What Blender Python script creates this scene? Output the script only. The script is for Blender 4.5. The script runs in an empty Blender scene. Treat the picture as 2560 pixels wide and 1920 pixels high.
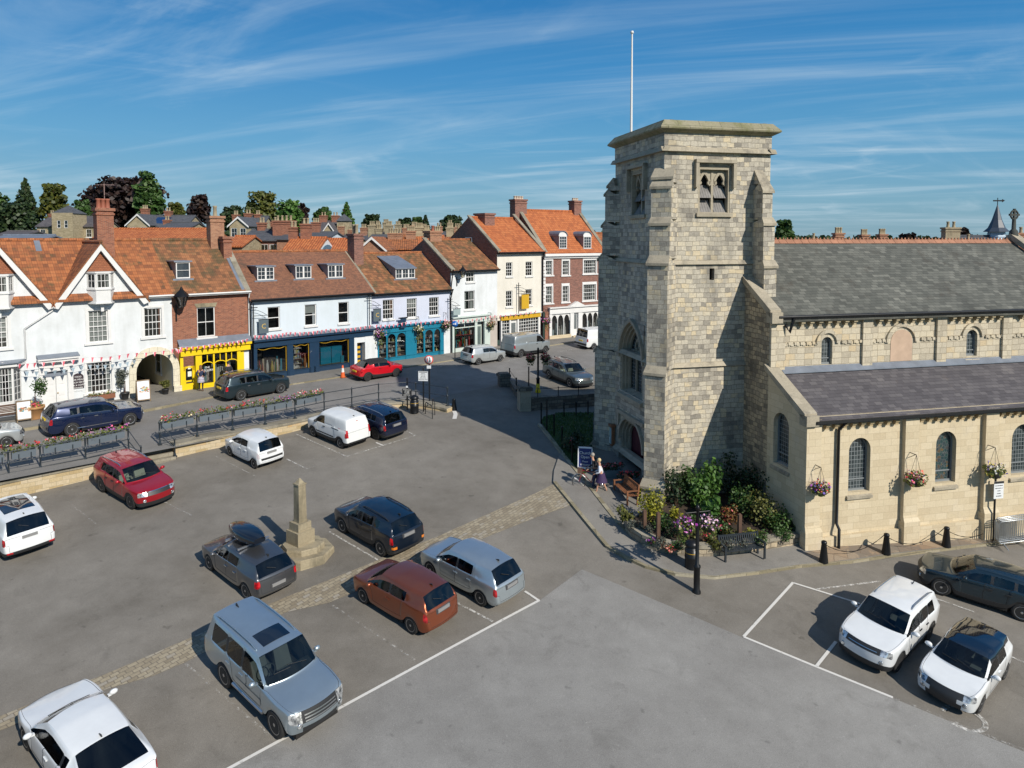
import bpy,bmesh,math,random
from mathutils import Vector,Matrix,Quaternion,noise as mnoise
from mathutils.bvhtree import BVHTree
R = math.radians
random.seed(11)
sc = bpy.context.scene
COL = sc.collection
# ------------------------------------------------------------------ camera
FPX,HOR,PITCH,CAMH = 1775.0,598.0,R(3.2),15.4
CYP = HOR + FPX * math.tan(PITCH)
cam = bpy.data.cameras.new('camera')
cam.sensor_width = 36
cam.lens = 36 * FPX / 2560
cam.shift_y = (CYP - 960) / 2560
cam.clip_start,cam.clip_end = 0.5,6000
camo = bpy.data.objects.new('camera',cam)
COL.objects.link(camo)
camo.location = (0,0,CAMH)
camo.rotation_euler = (math.pi / 2 - PITCH,0,0)
sc.camera = camo
# ------------------------------------------------------------------ sky, sun, exposure
SUN_AZ,SUN_EL = R(139),R(34.5)
world = bpy.data.worlds.new('World')
sc.world = world
world.use_nodes = True
wt = world.node_tree
wt.nodes.clear()
def WN(t,**kw):
	n = wt.nodes.new(t)
	for k,v in kw.items():
		setattr(n,k,v)
	return n
wo = WN('ShaderNodeOutputWorld')
bg = WN('ShaderNodeBackground')
sky = WN('ShaderNodeTexSky',sky_type='NISHITA',sun_disc=False,sun_elevation=SUN_EL,sun_rotation=SUN_AZ,
		 altitude=50,air_density=1.0,dust_density=0.35,ozone_density=2.6)
tc = WN('ShaderNodeTexCoord')
sep = WN('ShaderNodeSeparateXYZ')
wt.links.new(tc.outputs['Generated'],sep.inputs[0])
def wmath(op,a,b=None,clamp=False):
	n = WN('ShaderNodeMath',operation=op,use_clamp=clamp)
	for i,x in enumerate((a,b)):
		if x is None: continue
		if isinstance(x,(int,float)): n.inputs[i].default_value = x
		else: wt.links.new(x,n.inputs[i])
	return n.outputs[0]
zc = wmath('ADD',wmath('MAXIMUM',sep.outputs[2],0.0),0.09)
comb = WN('ShaderNodeCombineXYZ')
wt.links.new(wmath('DIVIDE',sep.outputs[0],zc),comb.inputs[0])
wt.links.new(wmath('DIVIDE',sep.outputs[1],zc),comb.inputs[1])
def cloud_layer(rot,scl,nscale,detail,lo,hi,seed,dist=0.6,rough=0.55):
	mp = WN('ShaderNodeMapping',vector_type='TEXTURE')
	mp.inputs['Rotation'].default_value = (0,0,R(rot))
	mp.inputs['Scale'].default_value = (scl[0],scl[1],1)
	mp.inputs['Location'].default_value = (seed,seed * .7,0)
	wt.links.new(comb.outputs[0],mp.inputs[0])
	nz = WN('ShaderNodeTexNoise')
	nz.inputs['Scale'].default_value = nscale
	nz.inputs['Detail'].default_value = detail
	nz.inputs['Roughness'].default_value = rough
	nz.inputs['Distortion'].default_value = dist
	wt.links.new(mp.outputs[0],nz.inputs['Vector'])
	mr = WN('ShaderNodeMapRange',interpolation_type='SMOOTHSTEP')
	mr.inputs[1].default_value,mr.inputs[2].default_value = lo,hi
	wt.links.new(nz.outputs[0],mr.inputs[0])
	return mr.outputs[0]
c1 = cloud_layer(-22,(3.0,.6),.75,9,.42,.78,3.1,1.3,.6)
c2 = cloud_layer(38,(2.4,.8),1.0,9,.50,.80,7.7,1.2,.62)
c3 = cloud_layer(5,(2.2,1.6),.30,3,.36,.58,1.3,.4)
c4 = cloud_layer(-50,(1.2,.9),.9,9,.56,.72,12.4,.8,.58)
cl = wmath('ADD',wmath('MULTIPLY',c1,wmath('ADD',wmath('MULTIPLY',c3,.6),.25)),wmath('ADD',wmath('MULTIPLY',wmath('MULTIPLY',c2,c3),.5),wmath('MULTIPLY',wmath('MULTIPLY',c4,c3),.5)),True)
zr_ = WN('ShaderNodeValToRGB')
el_ = zr_.color_ramp.elements
while len(el_) < 6: el_.new(.5)
for e,(p,c) in zip(el_,((0,(.15,.29,.38)),(.05,(.125,.295,.42)),(.13,(.07,.265,.46)),(.22,(.025,.20,.44)),(.34,(.004,.135,.37)),(1,(.003,.05,.17)))):
	e.position = p; e.color = (*c,1)
wt.links.new(sep.outputs[2],zr_.inputs[0])
mixc = WN('ShaderNodeMixRGB')
mixc.inputs[2].default_value = (.40,.52,.62,1)
wt.links.new(cl,mixc.inputs[0])
wt.links.new(zr_.outputs[0],mixc.inputs[1])
wt.links.new(mixc.outputs[0],bg.inputs[0])
bg.inputs[1].default_value = SKYK = .82
bg2 = WN('ShaderNodeBackground')
wt.links.new(sky.outputs[0],bg2.inputs[0])
bg2.inputs[1].default_value = 0.012
add = WN('ShaderNodeAddShader')
wt.links.new(bg.outputs[0],add.inputs[0]); wt.links.new(bg2.outputs[0],add.inputs[1])
wt.links.new(add.outputs[0],wo.inputs[0])
sl = bpy.data.lights.new('sun','SUN')
sl.energy,sl.angle,sl.color = 3.9,R(.53),(1,.93,.82)
so = bpy.data.objects.new('sun',sl)
COL.objects.link(so)
SUND = Vector((math.sin(SUN_AZ) * math.cos(SUN_EL),math.cos(SUN_AZ) * math.cos(SUN_EL),math.sin(SUN_EL)))
so.rotation_euler = SUND.to_track_quat('Z','Y').to_euler()
sc.view_settings.view_transform = 'Standard'
sc.view_settings.look = 'None'
sc.view_settings.exposure = 0.4
sc.view_settings.gamma = 1.0
sc.view_settings.use_curve_mapping = False
sc.cycles.max_bounces = 8
sc.cycles.transparent_max_bounces = 12
sc.cycles.caustics_reflective = sc.cycles.caustics_refractive = False
# ------------------------------------------------------------------ survey: photo measurements -> metres
def ray(x,y):
	dx,dz = (x - 1280) / FPX,-(y - CYP) / FPX
	c,s = math.cos(PITCH),math.sin(PITCH)
	return Vector((dx,c + dz * s,-s + dz * c))
CAM = Vector((0,0,CAMH))
def az(d):
	return Vector((math.sin(R(d)),math.cos(R(d)),0))
class Frame:
	"""upright frame: x to the right along a wall, y into the building, z = world height"""
	def __init__(s,O,X,Y=None):
		s.O = Vector((O[0],O[1],0)); s.X = Vector(X); s.Y = Vector(Y) if Y else Vector((-X[1],X[0],0))
	def __call__(s,x,y,z):
		return s.O + s.X * x + s.Y * y + Vector((0,0,z))
	def px(s,x,y,off=0):
		r = ray(x,y); O = s.O + s.Y * off
		t = (O - CAM).dot(s.Y) / r.dot(s.Y)
		p = CAM + r * t
		return (p - s.O).dot(s.X),p.z
	def loc(s,p):
		d = Vector(p) - s.O
		return d.dot(s.X),d.dot(s.Y)
ST = Frame((-15.48,53.9),az(46.5))
def n_of(X,Y): return -ST.loc((X,Y,0))[1]
def s_of(X,Y): return ST.loc((X,Y,0))[0]
def z_road(X,Y):
	return 5.12 - .06 * max(0,n_of(X,Y) - 3)
def z_sq0(X,Y):
	return .1 * Y - .02 * X - .09 * math.log1p(math.exp(min(30,(X - 2) / 1.5)))
def z_sq(X,Y):
	a,b = z_sq0(X,Y),z_road(X,Y)
	if n_of(X,Y) > 24: return a
	k = .12
	h = max(0,min(1,.5 + .5 * (b - a) / k))
	return b * (1 - h) + a * h - k * h * (1 - h) if abs(a - b) < k else min(a,b)
def hit(x,y,zf=z_sq,dz=0):
	r = ray(x,y); lo,hi = 3.0,200.0
	for _ in range(50):
		m = (lo + hi) / 2
		p = CAM + r * m
		if p.z > zf(p.x,p.y) + dz: lo = m
		else: hi = m
	return CAM + r * lo
def at(x,y,Y):
	r = ray(x,y)
	return CAM + r * (Y / r.y)
# ------------------------------------------------------------------ mesh building
ORG = {}
class MB:
	def __init__(s):
		s.v,s.f,s.m,s.sm = [],[],[],[]
	def poly(s,pts,mi=0,sm=False):
		k = len(s.v)
		s.v += [tuple(p) for p in pts]
		s.f.append(tuple(range(k,k + len(pts)))); s.m.append(mi); s.sm.append(sm)
	def grid(s,rows,mi=0,sm=True,close=False):
		k = len(s.v); n = len(rows[0])
		for r in rows: s.v += [tuple(p) for p in r]
		for i in range(len(rows) - 1):
			for j in range(n if close else n - 1):
				j2 = (j + 1) % n
				s.f.append((k + i * n + j,k + i * n + j2,k + (i + 1) * n + j2,k + (i + 1) * n + j)); s.m.append(mi); s.sm.append(sm)
		return k
	def hexa(s,p,mi=0):
		k = len(s.v); s.v += [tuple(q) for q in p]
		for f in ((0,3,2,1),(4,5,6,7),(0,1,5,4),(1,2,6,5),(2,3,7,6),(3,0,4,7)):
			s.f.append(tuple(k + i for i in f)); s.m.append(mi); s.sm.append(False)
	def box(s,fr,x0,x1,y0,y1,z0,z1,mi=0):
		s.hexa([fr(x0,y0,z0),fr(x1,y0,z0),fr(x1,y1,z0),fr(x0,y1,z0),
				fr(x0,y0,z1),fr(x1,y0,z1),fr(x1,y1,z1),fr(x0,y1,z1)],mi)
	def prism(s,pts,ext,mi=0):
		"""flat polygon of 3d points, extruded by the vector ext"""
		e = Vector(ext); q = [Vector(p) + e for p in pts]; p = [Vector(a) for a in pts]; n = len(p)
		s.poly(p[::-1],mi); s.poly(q,mi)
		for i in range(n):
			j = (i + 1) % n
			s.poly([p[i],p[j],q[j],q[i]],mi)
	def tube(s,pts,r,n=6,mi=0,cap=True,sm=True):
		pts = [Vector(p) for p in pts]
		rr = r if isinstance(r,(list,tuple)) else [r] * len(pts)
		rows = []; up = Vector((.13,.31,.94)).normalized()
		for i,p in enumerate(pts):
			t = (pts[min(i + 1,len(pts) - 1)] - pts[max(i - 1,0)]).normalized()
			a = t.cross(up)
			a = a.normalized() if a.length > 1e-3 else Vector((1,0,0))
			b = t.cross(a)
			rows.append([p + (a * math.cos(k * 2 * math.pi / n) + b * math.sin(k * 2 * math.pi / n)) * rr[i] for k in range(n)])
		s.grid(rows,mi,sm,True)
		if cap:
			s.poly(rows[0],mi); s.poly(rows[-1][::-1],mi)
	def lathe(s,o,prof,n=16,mi=0,sm=True,axis=None,sq=None):
		o = Vector(o)
		Z = Vector(axis).normalized() if axis else Vector((0,0,1))
		A = Z.orthogonal().normalized() if axis else Vector((1,0,0))
		B = Z.cross(A)
		rows = [[o + Z * z + (A * math.cos(k * 2 * math.pi / n + (sq or 0)) + B * math.sin(k * 2 * math.pi / n + (sq or 0))) * r for k in range(n)] for r,z in prof]
		s.grid(rows,mi,sm,True)
		if prof[-1][0] > 1e-4: s.poly(rows[-1],mi)
		if prof[0][0] > 1e-4: s.poly(rows[0][::-1],mi)
	def ball(s,c,rx,ry=None,rz=None,n=10,mi=0,rot=None):
		ry = ry or rx; rz = rz or rx; c = Vector(c); h = max(4,n // 2)
		M = rot or Matrix.Identity(3)
		rows = []
		for i in range(h + 1):
			t = math.pi * i / h
			rows.append([c + M @ Vector((rx * math.sin(t) * math.cos(k * 2 * math.pi / n),ry * math.sin(t) * math.sin(k * 2 * math.pi / n),rz * math.cos(t))) for k in range(n)])
		s.grid(rows,mi,True,True)
	def card(s,c,size,rng,mi=0,asp=1.0,nrm=None):
		c = Vector(c)
		d = Vector((rng.gauss(0,1),rng.gauss(0,1),rng.gauss(0,1)))
		if nrm is not None: d = d * .55 + Vector(nrm)
		d.normalize()
		a = d.orthogonal().normalized(); b = d.cross(a)
		t = rng.uniform(0,6.28)
		a,b = a * math.cos(t) + b * math.sin(t),b * math.cos(t) - a * math.sin(t)
		a *= size * .5; b *= size * .5 * asp
		s.poly([c - a - b * .3,c - a * .2 - b,c + a - b * .25,c + a * .3 + b * .9,c - a * .7 + b * .6],mi)
	def build(s,name,mats,parent=None,org=None,smooth=None):
		if not isinstance(mats,(list,tuple)): mats = [mats]
		o3 = ORG.get(parent) if parent else (Vector(org) if org else None)
		if o3 is None:
			if parent is None and s.v:
				xs,ys,zs = zip(*s.v)
				o3 = Vector(((min(xs) + max(xs)) / 2,(min(ys) + max(ys)) / 2,min(zs)))
			else: o3 = Vector((0,0,0))
		me = bpy.data.meshes.new(name)
		me.from_pydata([(v[0] - o3.x,v[1] - o3.y,v[2] - o3.z) for v in s.v],[],s.f)
		for m in mats: me.materials.append(m)
		me.polygons.foreach_set('material_index',s.m)
		me.polygons.foreach_set('use_smooth',[bool(smooth) if smooth is not None else q for q in s.sm])
		uv = me.uv_layers.new(name='UVMap')
		me.update()
		Zv = Vector((0,0,1)); dat = [0.0] * (2 * len(me.loops))
		for p in me.polygons:
			nr = p.normal
			if abs(nr.z) > .985: ta,tb = Vector((1,0,0)),Vector((0,1,0))
			else:
				ta = Zv.cross(nr).normalized(); tb = nr.cross(ta)
			for li in p.loop_indices:
				q = Vector(s.v[me.loops[li].vertex_index])
				dat[2 * li] = q.dot(ta); dat[2 * li + 1] = q.dot(tb)
		uv.data.foreach_set('uv',dat)
		ob = bpy.data.objects.new(name,me)
		COL.objects.link(ob)
		if parent: ob.parent = parent
		else: ob.location = o3
		ORG[ob] = o3
		return ob
def tag(o,label,cat,group=None,kind=None):
	if label: o['label'] = label
	if cat: o['category'] = cat
	if group: o['group'] = group
	if kind: o['kind'] = kind
	return o
def thing(name,loc,label,cat,group=None):
	o = bpy.data.objects.new(name,None)
	COL.objects.link(o); o.location = loc; o.empty_display_size = .2
	ORG[o] = Vector(loc)
	return tag(o,label,cat,group)
def struct(o):
	o['kind'] = 'structure'; return o
def children_of(o,allobs):
	return [c for c in allobs if c.parent == o]
def dup(root,loc=None,rotz=None,label=None,scale=None):
	"""a copy of a thing, its parts and their sub-parts (mesh data shared)"""
	r = root.copy(); COL.objects.link(r)
	if loc is not None: r.location = loc
	if rotz is not None: r.rotation_euler = (0,0,rotz)
	if scale is not None: r.scale = (scale,) * 3
	if label: r['label'] = label
	for ch in root.children:
		c = ch.copy(); COL.objects.link(c); c.parent = r
		for g in ch.children:
			d = g.copy(); COL.objects.link(d); d.parent = c
	return r
FR0 = Frame((0,0),(1,0,0))
# ------------------------------------------------------------------ materials
def mk(name):
	m = bpy.data.materials.new(name); m.use_nodes = True
	nt = m.node_tree
	b = next(n for n in nt.nodes if n.type == 'BSDF_PRINCIPLED')
	return m,nt,b
def nd(nt,t,ins=None,**kw):
	n = nt.nodes.new(t)
	for k,v in kw.items(): setattr(n,k,v)
	for k,v in (ins or {}).items():
		s = n.inputs[k]
		if isinstance(v,bpy.types.NodeSocket): nt.links.new(v,s)
		else:
			if isinstance(v,tuple) and len(v) == 3 and s.type == 'RGBA': v = (*v,1)
			s.default_value = v
	return n
def ramp(nt,fac,stops,interp='LINEAR'):
	n = nt.nodes.new('ShaderNodeValToRGB'); cr = n.color_ramp; cr.interpolation = interp
	while len(cr.elements) < len(stops): cr.elements.new(.5)
	for e,(p,c) in zip(cr.elements,stops):
		e.position = p; e.color = (*c,1) if len(c) == 3 else c
	nt.links.new(fac,n.inputs[0])
	return n.outputs[0]
def mix(nt,fac,a,b,mode='MIX'):
	n = nt.nodes.new('ShaderNodeMixRGB'); n.blend_type = mode
	for i,v in enumerate((fac,a,b)):
		if isinstance(v,bpy.types.NodeSocket): nt.links.new(v,n.inputs[i])
		elif i == 0: n.inputs[0].default_value = v
		else: n.inputs[i].default_value = (*v,1)
	return n.outputs[0]
def fmath(nt,op,a,b=None,c=None,clamp=False):
	n = nt.nodes.new('ShaderNodeMath'); n.operation = op; n.use_clamp = clamp
	for i,v in enumerate((a,b,c)):
		if v is None: continue
		if isinstance(v,bpy.types.NodeSocket): nt.links.new(v,n.inputs[i])
		else: n.inputs[i].default_value = v
	return n.outputs[0]
def coords(nt,kind='UV',scale=(1,1,1),rot=0,loc=(0,0,0)):
	if kind == 'UV': o = nd(nt,'ShaderNodeUVMap').outputs[0]
	elif kind == 'POS': o = nd(nt,'ShaderNodeNewGeometry').outputs['Position']
	else: o = nd(nt,'ShaderNodeTexCoord').outputs['Object']
	return nd(nt,'ShaderNodeMapping',{'Vector': o,'Scale': scale,'Rotation': (0,0,R(rot)),'Location': loc}).outputs[0]
def noise(nt,vec,scale,detail=4,rough=.55,dist=0):
	return nd(nt,'ShaderNodeTexNoise',{'Vector': vec,'Scale': scale,'Detail': detail,'Roughness': rough,'Distortion': dist}).outputs[0]
def bump(nt,b,h,strength=.4,dist=.02):
	n = nd(nt,'ShaderNodeBump',{'Height': h,'Strength': strength,'Distance': dist})
	nt.links.new(n.outputs[0],b.inputs['Normal'])
_MC = {}
def plain(name,col,rough=.6,metal=0,coat=0,vary=.06,spec=None):
	if name in _MC: return _MC[name]
	m,nt,b = mk(name)
	if vary:
		v = noise(nt,coords(nt,'POS'),1.7,5,.6)
		v2 = ramp(nt,v,[(.25,tuple(max(0,c * (1 - vary * 1.6)) for c in col)),(.75,tuple(min(1,c * (1 + vary)) for c in col))])
		nt.links.new(v2,b.inputs['Base Color'])
	else: b.inputs['Base Color'].default_value = (*col,1)
	b.inputs['Roughness'].default_value = rough
	b.inputs['Metallic'].default_value = metal
	b.inputs['Coat Weight'].default_value = coat
	b.inputs['Coat Roughness'].default_value = .04
	if spec is not None: b.inputs['Specular IOR Level'].default_value = spec
	_MC[name] = m
	return m
def brickmat(name,w,h,mortar,stops,mcol,rough=.85,offset=.5,dirt=None,dirtscale=.7,bumps=.5,warp=0.0,squash=1.0,kind='UV',rot=0,sq_freq=2,bd=.012,grime=.12,blotch=None):
	"""courses of individually coloured blocks; stops colour the blocks"""
	m,nt,b = mk(name)
	v = coords(nt,kind,rot=rot)
	if warp:
		nz = nd(nt,'ShaderNodeTexNoise',{'Vector': v,'Scale': 1.6,'Detail': 3})
		off = nd(nt,'ShaderNodeVectorMath',{0: nz.outputs['Color'],1: (.5,.5,.5)},operation='SUBTRACT').outputs[0]
		off = nd(nt,'ShaderNodeVectorMath',{0: off,'Scale': warp},operation='SCALE').outputs[0]
		v = nd(nt,'ShaderNodeVectorMath',{0: v,1: off},operation='ADD').outputs[0]
	br = nd(nt,'ShaderNodeTexBrick',{'Vector': v,'Color1': (0,0,0),'Color2': (1,1,1),'Mortar': (.5,.5,.5),'Scale': 1,'Mortar Size': mortar,'Mortar Smooth': .25,'Brick Width': w,'Row Height': h},offset=offset,squash=squash,squash_frequency=sq_freq)
	n1 = noise(nt,coords(nt,'POS'),3.5,6,.65)
	idx = fmath(nt,'ADD',br.outputs[0],fmath(nt,'MULTIPLY',fmath(nt,'SUBTRACT',n1,.5),.35),clamp=True)
	col = ramp(nt,idx,stops)
	n2 = noise(nt,coords(nt,'POS'),14,5,.7)
	col = mix(nt,.9,col,ramp(nt,n2,[(.3,(1 - grime * 2,) * 3),(.7,(1 + grime * .5,) * 3)]),'MULTIPLY')
	if blotch:
		bn = noise(nt,coords(nt,'POS'),blotch[0],5,.62)
		col = mix(nt,ramp(nt,bn,[(blotch[1],(0,0,0)),(blotch[1] + .16,(1,1,1))]),col,mix(nt,.62,col,blotch[2]))
	if dirt:
		dn = noise(nt,coords(nt,'POS',scale=(1,1,.45)),dirtscale,7,.68)
		col = mix(nt,ramp(nt,dn,[(dirt[0],(0,0,0)),(dirt[1],(1,1,1))]),col,mix(nt,.72,col,dirt[2]))
	col = mix(nt,br.outputs['Fac'],col,mcol)
	nt.links.new(col,b.inputs['Base Color'])
	b.inputs['Roughness'].default_value = rough
	hgt = fmath(nt,'ADD',fmath(nt,'MULTIPLY',br.outputs['Fac'],-1),fmath(nt,'MULTIPLY',n2,.5))
	bump(nt,b,hgt,bumps,bd)
	return m
def asphalt(name,c0,c1,patch=.18,grain=55,stain=(.30,.27,.22)):
	m,nt,b = mk(name)
	p = coords(nt,'POS')
	big = noise(nt,p,patch,6,.6,.4)
	mid = noise(nt,p,1.1,6,.62)
	fine = noise(nt,p,grain,3,.7)
	col = ramp(nt,fmath(nt,'ADD',fmath(nt,'MULTIPLY',big,.65),fmath(nt,'MULTIPLY',mid,.35)),[(.34,c0),(.64,c1)])
	col = mix(nt,.8,col,ramp(nt,fine,[(.28,(.58,) * 3),(.5,(1,) * 3),(.72,(1.5,) * 3)]),'MULTIPLY')
	st = noise(nt,p,.55,8,.72,.8)
	col = mix(nt,ramp(nt,st,[(.55,(0,0,0)),(.68,(.35,) * 3)]),col,mix(nt,.7,col,tuple(x * .16 for x in stain)))
	spot = noise(nt,p,2.6,2,.4)
	col = mix(nt,ramp(nt,spot,[(.70,(0,0,0)),(.78,(.45,) * 3)]),col,tuple(x * .45 for x in c0))
	col = mix(nt,ramp(nt,noise(nt,p,19,1),[(.74,(0,0,0)),(.80,(.5,) * 3)]),col,tuple(min(1,x * 1.7) for x in c1))
	nt.links.new(col,b.inputs['Base Color'])
	b.inputs['Roughness'].default_value = .88
	bump(nt,b,fmath(nt,'ADD',fine,mid),.25,.008)
	return m
def tiles(name,w,h,stops,mcol,wave=0.0,lichen=None,bumps=.8,offset=0.0,course=.03,dark=.3):
	"""roof coverings: overlapping courses, w x h metres each, pantiles when wave > 0"""
	m,nt,b = mk(name)
	v = coords(nt,'UV')
	br = nd(nt,'ShaderNodeTexBrick',{'Vector': v,'Color1': (0,0,0),'Color2': (1,1,1),'Mortar': (.5,.5,.5),'Scale': 1,'Mortar Size': .008,'Mortar Smooth': .3,'Brick Width': w,'Row Height': h},offset=offset)
	big = noise(nt,coords(nt,'POS'),.55,6,.65)
	idx = fmath(nt,'ADD',fmath(nt,'MULTIPLY',br.outputs[0],.55),fmath(nt,'MULTIPLY',fmath(nt,'SUBTRACT',big,.22),.75),clamp=True)
	col = ramp(nt,idx,stops)
	if lichen:
		ln = noise(nt,coords(nt,'POS',scale=(1,1,.6)),lichen[0],8,.7)
		col = mix(nt,ramp(nt,ln,[(lichen[1],(0,0,0)),(lichen[1] + .13,(1,1,1))]),col,mix(nt,lichen[3] if len(lichen) > 3 else .6,col,lichen[2]))
	sx = nd(nt,'ShaderNodeSeparateXYZ',{0: v})
	saw = fmath(nt,'FRACT',fmath(nt,'DIVIDE',sx.outputs[1],h))
	hgt = fmath(nt,'SUBTRACT',1,saw)
	if wave:
		wv = fmath(nt,'SINE',fmath(nt,'MULTIPLY',sx.outputs[0],2 * math.pi / w))
		hgt = fmath(nt,'ADD',hgt,fmath(nt,'MULTIPLY',wv,wave))
	col = mix(nt,fmath(nt,'MULTIPLY',br.outputs['Fac'],.8),col,mcol)
	edge = ramp(nt,saw,[(0,(1 - dark,) * 3),(.16,(1,1,1))])
	col = mix(nt,1,col,edge,'MULTIPLY')
	nt.links.new(col,b.inputs['Base Color'])
	b.inputs['Roughness'].default_value = .82
	bump(nt,b,fmath(nt,'ADD',hgt,fmath(nt,'MULTIPLY',br.outputs[0],.4)),bumps,course)
	return m
def leafmat(name,stops,rough=.55):
	m,nt,b = mk(name)
	isl = nd(nt,'ShaderNodeNewGeometry').outputs['Random Per Island']
	cl_ = noise(nt,coords(nt,'POS'),.8,3)
	f = fmath(nt,'ADD',fmath(nt,'MULTIPLY',isl,.65),fmath(nt,'MULTIPLY',cl_,.38))
	col = ramp(nt,f,stops)
	nt.links.new(col,b.inputs['Base Color'])
	b.inputs['Roughness'].default_value = rough
	tr = nd(nt,'ShaderNodeBsdfTranslucent',{'Color': col})
	mx = nd(nt,'ShaderNodeMixShader',{0: .28,1: b.outputs[0],2: tr.outputs[0]})
	out = next(n for n in nt.nodes if n.type == 'OUTPUT_MATERIAL')
	nt.links.new(mx.outputs[0],out.inputs[0])
	return m
def confetti(name,stops,rough=.5):
	m,nt,b = mk(name)
	isl = nd(nt,'ShaderNodeNewGeometry').outputs['Random Per Island']
	nt.links.new(ramp(nt,isl,stops,'CONSTANT'),b.inputs['Base Color'])
	b.inputs['Roughness'].default_value = rough
	return m
def glassmat(name,tint=(.30,.36,.36),gloss=1.0,rough=.03,base=.08):
	m,nt,b = mk(name)
	out = next(n for n in nt.nodes if n.type == 'OUTPUT_MATERIAL')
	tr = nd(nt,'ShaderNodeBsdfTransparent',{'Color': tint})
	gl = nd(nt,'ShaderNodeBsdfGlossy',{'Color': (gloss,) * 3,'Roughness': rough})
	fr = nd(nt,'ShaderNodeFresnel',{'IOR': 1.5})
	mx = nd(nt,'ShaderNodeMixShader',{0: fmath(nt,'ADD',fr.outputs[0],base),1: tr.outputs[0],2: gl.outputs[0]})
	nt.links.new(mx.outputs[0],out.inputs[0])
	return m
def render_wall(name,col,dirt=.18):
	m,nt,b = mk(name)
	p = coords(nt,'POS')
	a = noise(nt,p,.7,7,.65); s = noise(nt,coords(nt,'POS',scale=(1,1,.12)),2.2,5,.6)
	f = fmath(nt,'ADD',fmath(nt,'MULTIPLY',a,.6),fmath(nt,'MULTIPLY',s,.4))
	c = ramp(nt,f,[(.34,tuple(x * (1 - dirt) * (.98 if i == 2 else 1) for i,x in enumerate(col))),(.56,col)])
	nt.links.new(c,b.inputs['Base Color'])
	b.inputs['Roughness'].default_value = .8
	bump(nt,b,noise(nt,p,30,4),.12,.01)
	return m
A_BAY = asphalt('asphalt_bays',(.130,.117,.098),(.215,.198,.172))
A_LANE = asphalt('asphalt_lane',(.185,.178,.166),(.275,.268,.252),patch=.12)
A_ROAD = asphalt('asphalt_road',(.150,.142,.132),(.225,.216,.205))
A_PAVE = asphalt('asphalt_pavement',(.165,.154,.138),(.235,.222,.20))
A_RAMP = asphalt('asphalt_ramp',(.098,.093,.088),(.145,.138,.130))
KERB = brickmat('kerb_stone',.9,.6,.008,[(0,(.20,.175,.11)),(.5,(.30,.26,.17)),(1,(.36,.33,.25))],(.08,.07,.05))
SETTS = brickmat('stone_setts',.27,.16,.012,[(0,(.24,.2,.14)),(.45,(.30,.255,.18)),(.8,(.36,.31,.22)),(1,(.33,.30,.25))],(.17,.145,.11),warp=.12,rot=-52.0,kind='POS',bumps=.7,bd=.02)
TOWER = brickmat('tower_stone',.38,.225,.007,[(0,(.25,.23,.195)),(.16,(.36,.33,.275)),(.4,(.47,.43,.35)),(.62,(.53,.485,.395)),(.8,(.58,.52,.40)),(.93,(.62,.52,.35)),(1,(.40,.37,.31))],(.21,.18,.14),dirt=(.53,.72,(.085,.083,.078)),dirtscale=.6,bumps=.85,warp=.16,squash=.72,sq_freq=3,bd=.025,grime=.16)
RUBBLE = brickmat('rubble_stone',.34,.21,.014,[(0,(.20,.17,.13)),(.4,(.35,.30,.22)),(.75,(.46,.38,.26)),(1,(.52,.42,.28))],(.17,.14,.10),dirt=(.52,.7,(.07,.065,.055)),dirtscale=.9,bumps=.9,warp=.22,bd=.03)
CLERE = brickmat('clerestory_stone',.5,.28,.009,[(0,(.42,.37,.28)),(.5,(.54,.48,.37)),(.85,(.60,.53,.395)),(1,(.56,.45,.29))],(.23,.19,.13),bumps=.55,warp=.08,squash=.8,bd=.018)
ASHLAR = brickmat('ashlar_stone',.62,.3,.006,[(0,(.53,.44,.295)),(.5,(.58,.49,.335)),(1,(.62,.53,.375))],(.37,.30,.2),bumps=.25,grime=.07,blotch=(.45,.62,(.50,.45,.38)),dirt=(.60,.78,(.25,.21,.16)),dirtscale=.9)
BUFF = brickmat('retaining_stone',.55,.2,.008,[(0,(.42,.32,.17)),(.4,(.50,.40,.24)),(.75,(.55,.46,.32)),(1,(.50,.34,.16))],(.30,.25,.17),bumps=.4,warp=.05,dirt=(.6,.72,(.17,.15,.11)))
COPE = brickmat('coping_stone',1.1,.8,.006,[(0,(.24,.215,.165)),(1,(.33,.30,.235))],(.13,.11,.08),dirt=(.5,.66,(.14,.125,.085)),dirtscale=1.2)
STONE = brickmat('weathered_stone',.9,.5,.004,[(0,(.30,.25,.165)),(1,(.36,.31,.21))],(.2,.17,.11),dirt=(.5,.68,(.10,.09,.06)),dirtscale=1.4,bumps=.35)
DRESS = brickmat('dressed_stone',.7,.4,.003,[(0,(.34,.30,.225)),(1,(.42,.37,.28))],(.25,.21,.15),dirt=(.52,.7,(.11,.10,.085)),dirtscale=1.3,bumps=.3)
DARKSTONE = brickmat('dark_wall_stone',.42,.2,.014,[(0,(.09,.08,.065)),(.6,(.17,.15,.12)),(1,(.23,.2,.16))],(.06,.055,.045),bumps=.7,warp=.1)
BRICK = brickmat('red_brick',.225,.075,.008,[(0,(.19,.062,.035)),(.5,(.27,.085,.045)),(1,(.34,.125,.065))],(.27,.2,.15),bumps=.25,grime=.1,dirt=(.6,.75,(.12,.06,.045)))
BRICK2 = brickmat('brown_brick',.225,.075,.008,[(0,(.15,.058,.042)),(.5,(.225,.085,.06)),(1,(.29,.12,.085))],(.25,.2,.17),bumps=.25,grime=.12)
BRICKO = brickmat('orange_brick',.225,.075,.008,[(0,(.25,.10,.055)),(.5,(.34,.15,.08)),(1,(.40,.2,.11))],(.3,.24,.18),bumps=.25)
CREAMB = brickmat('cream_stone_house',.4,.2,.008,[(0,(.30,.25,.155)),(1,(.42,.35,.23))],(.25,.2,.13),bumps=.3)
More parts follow.
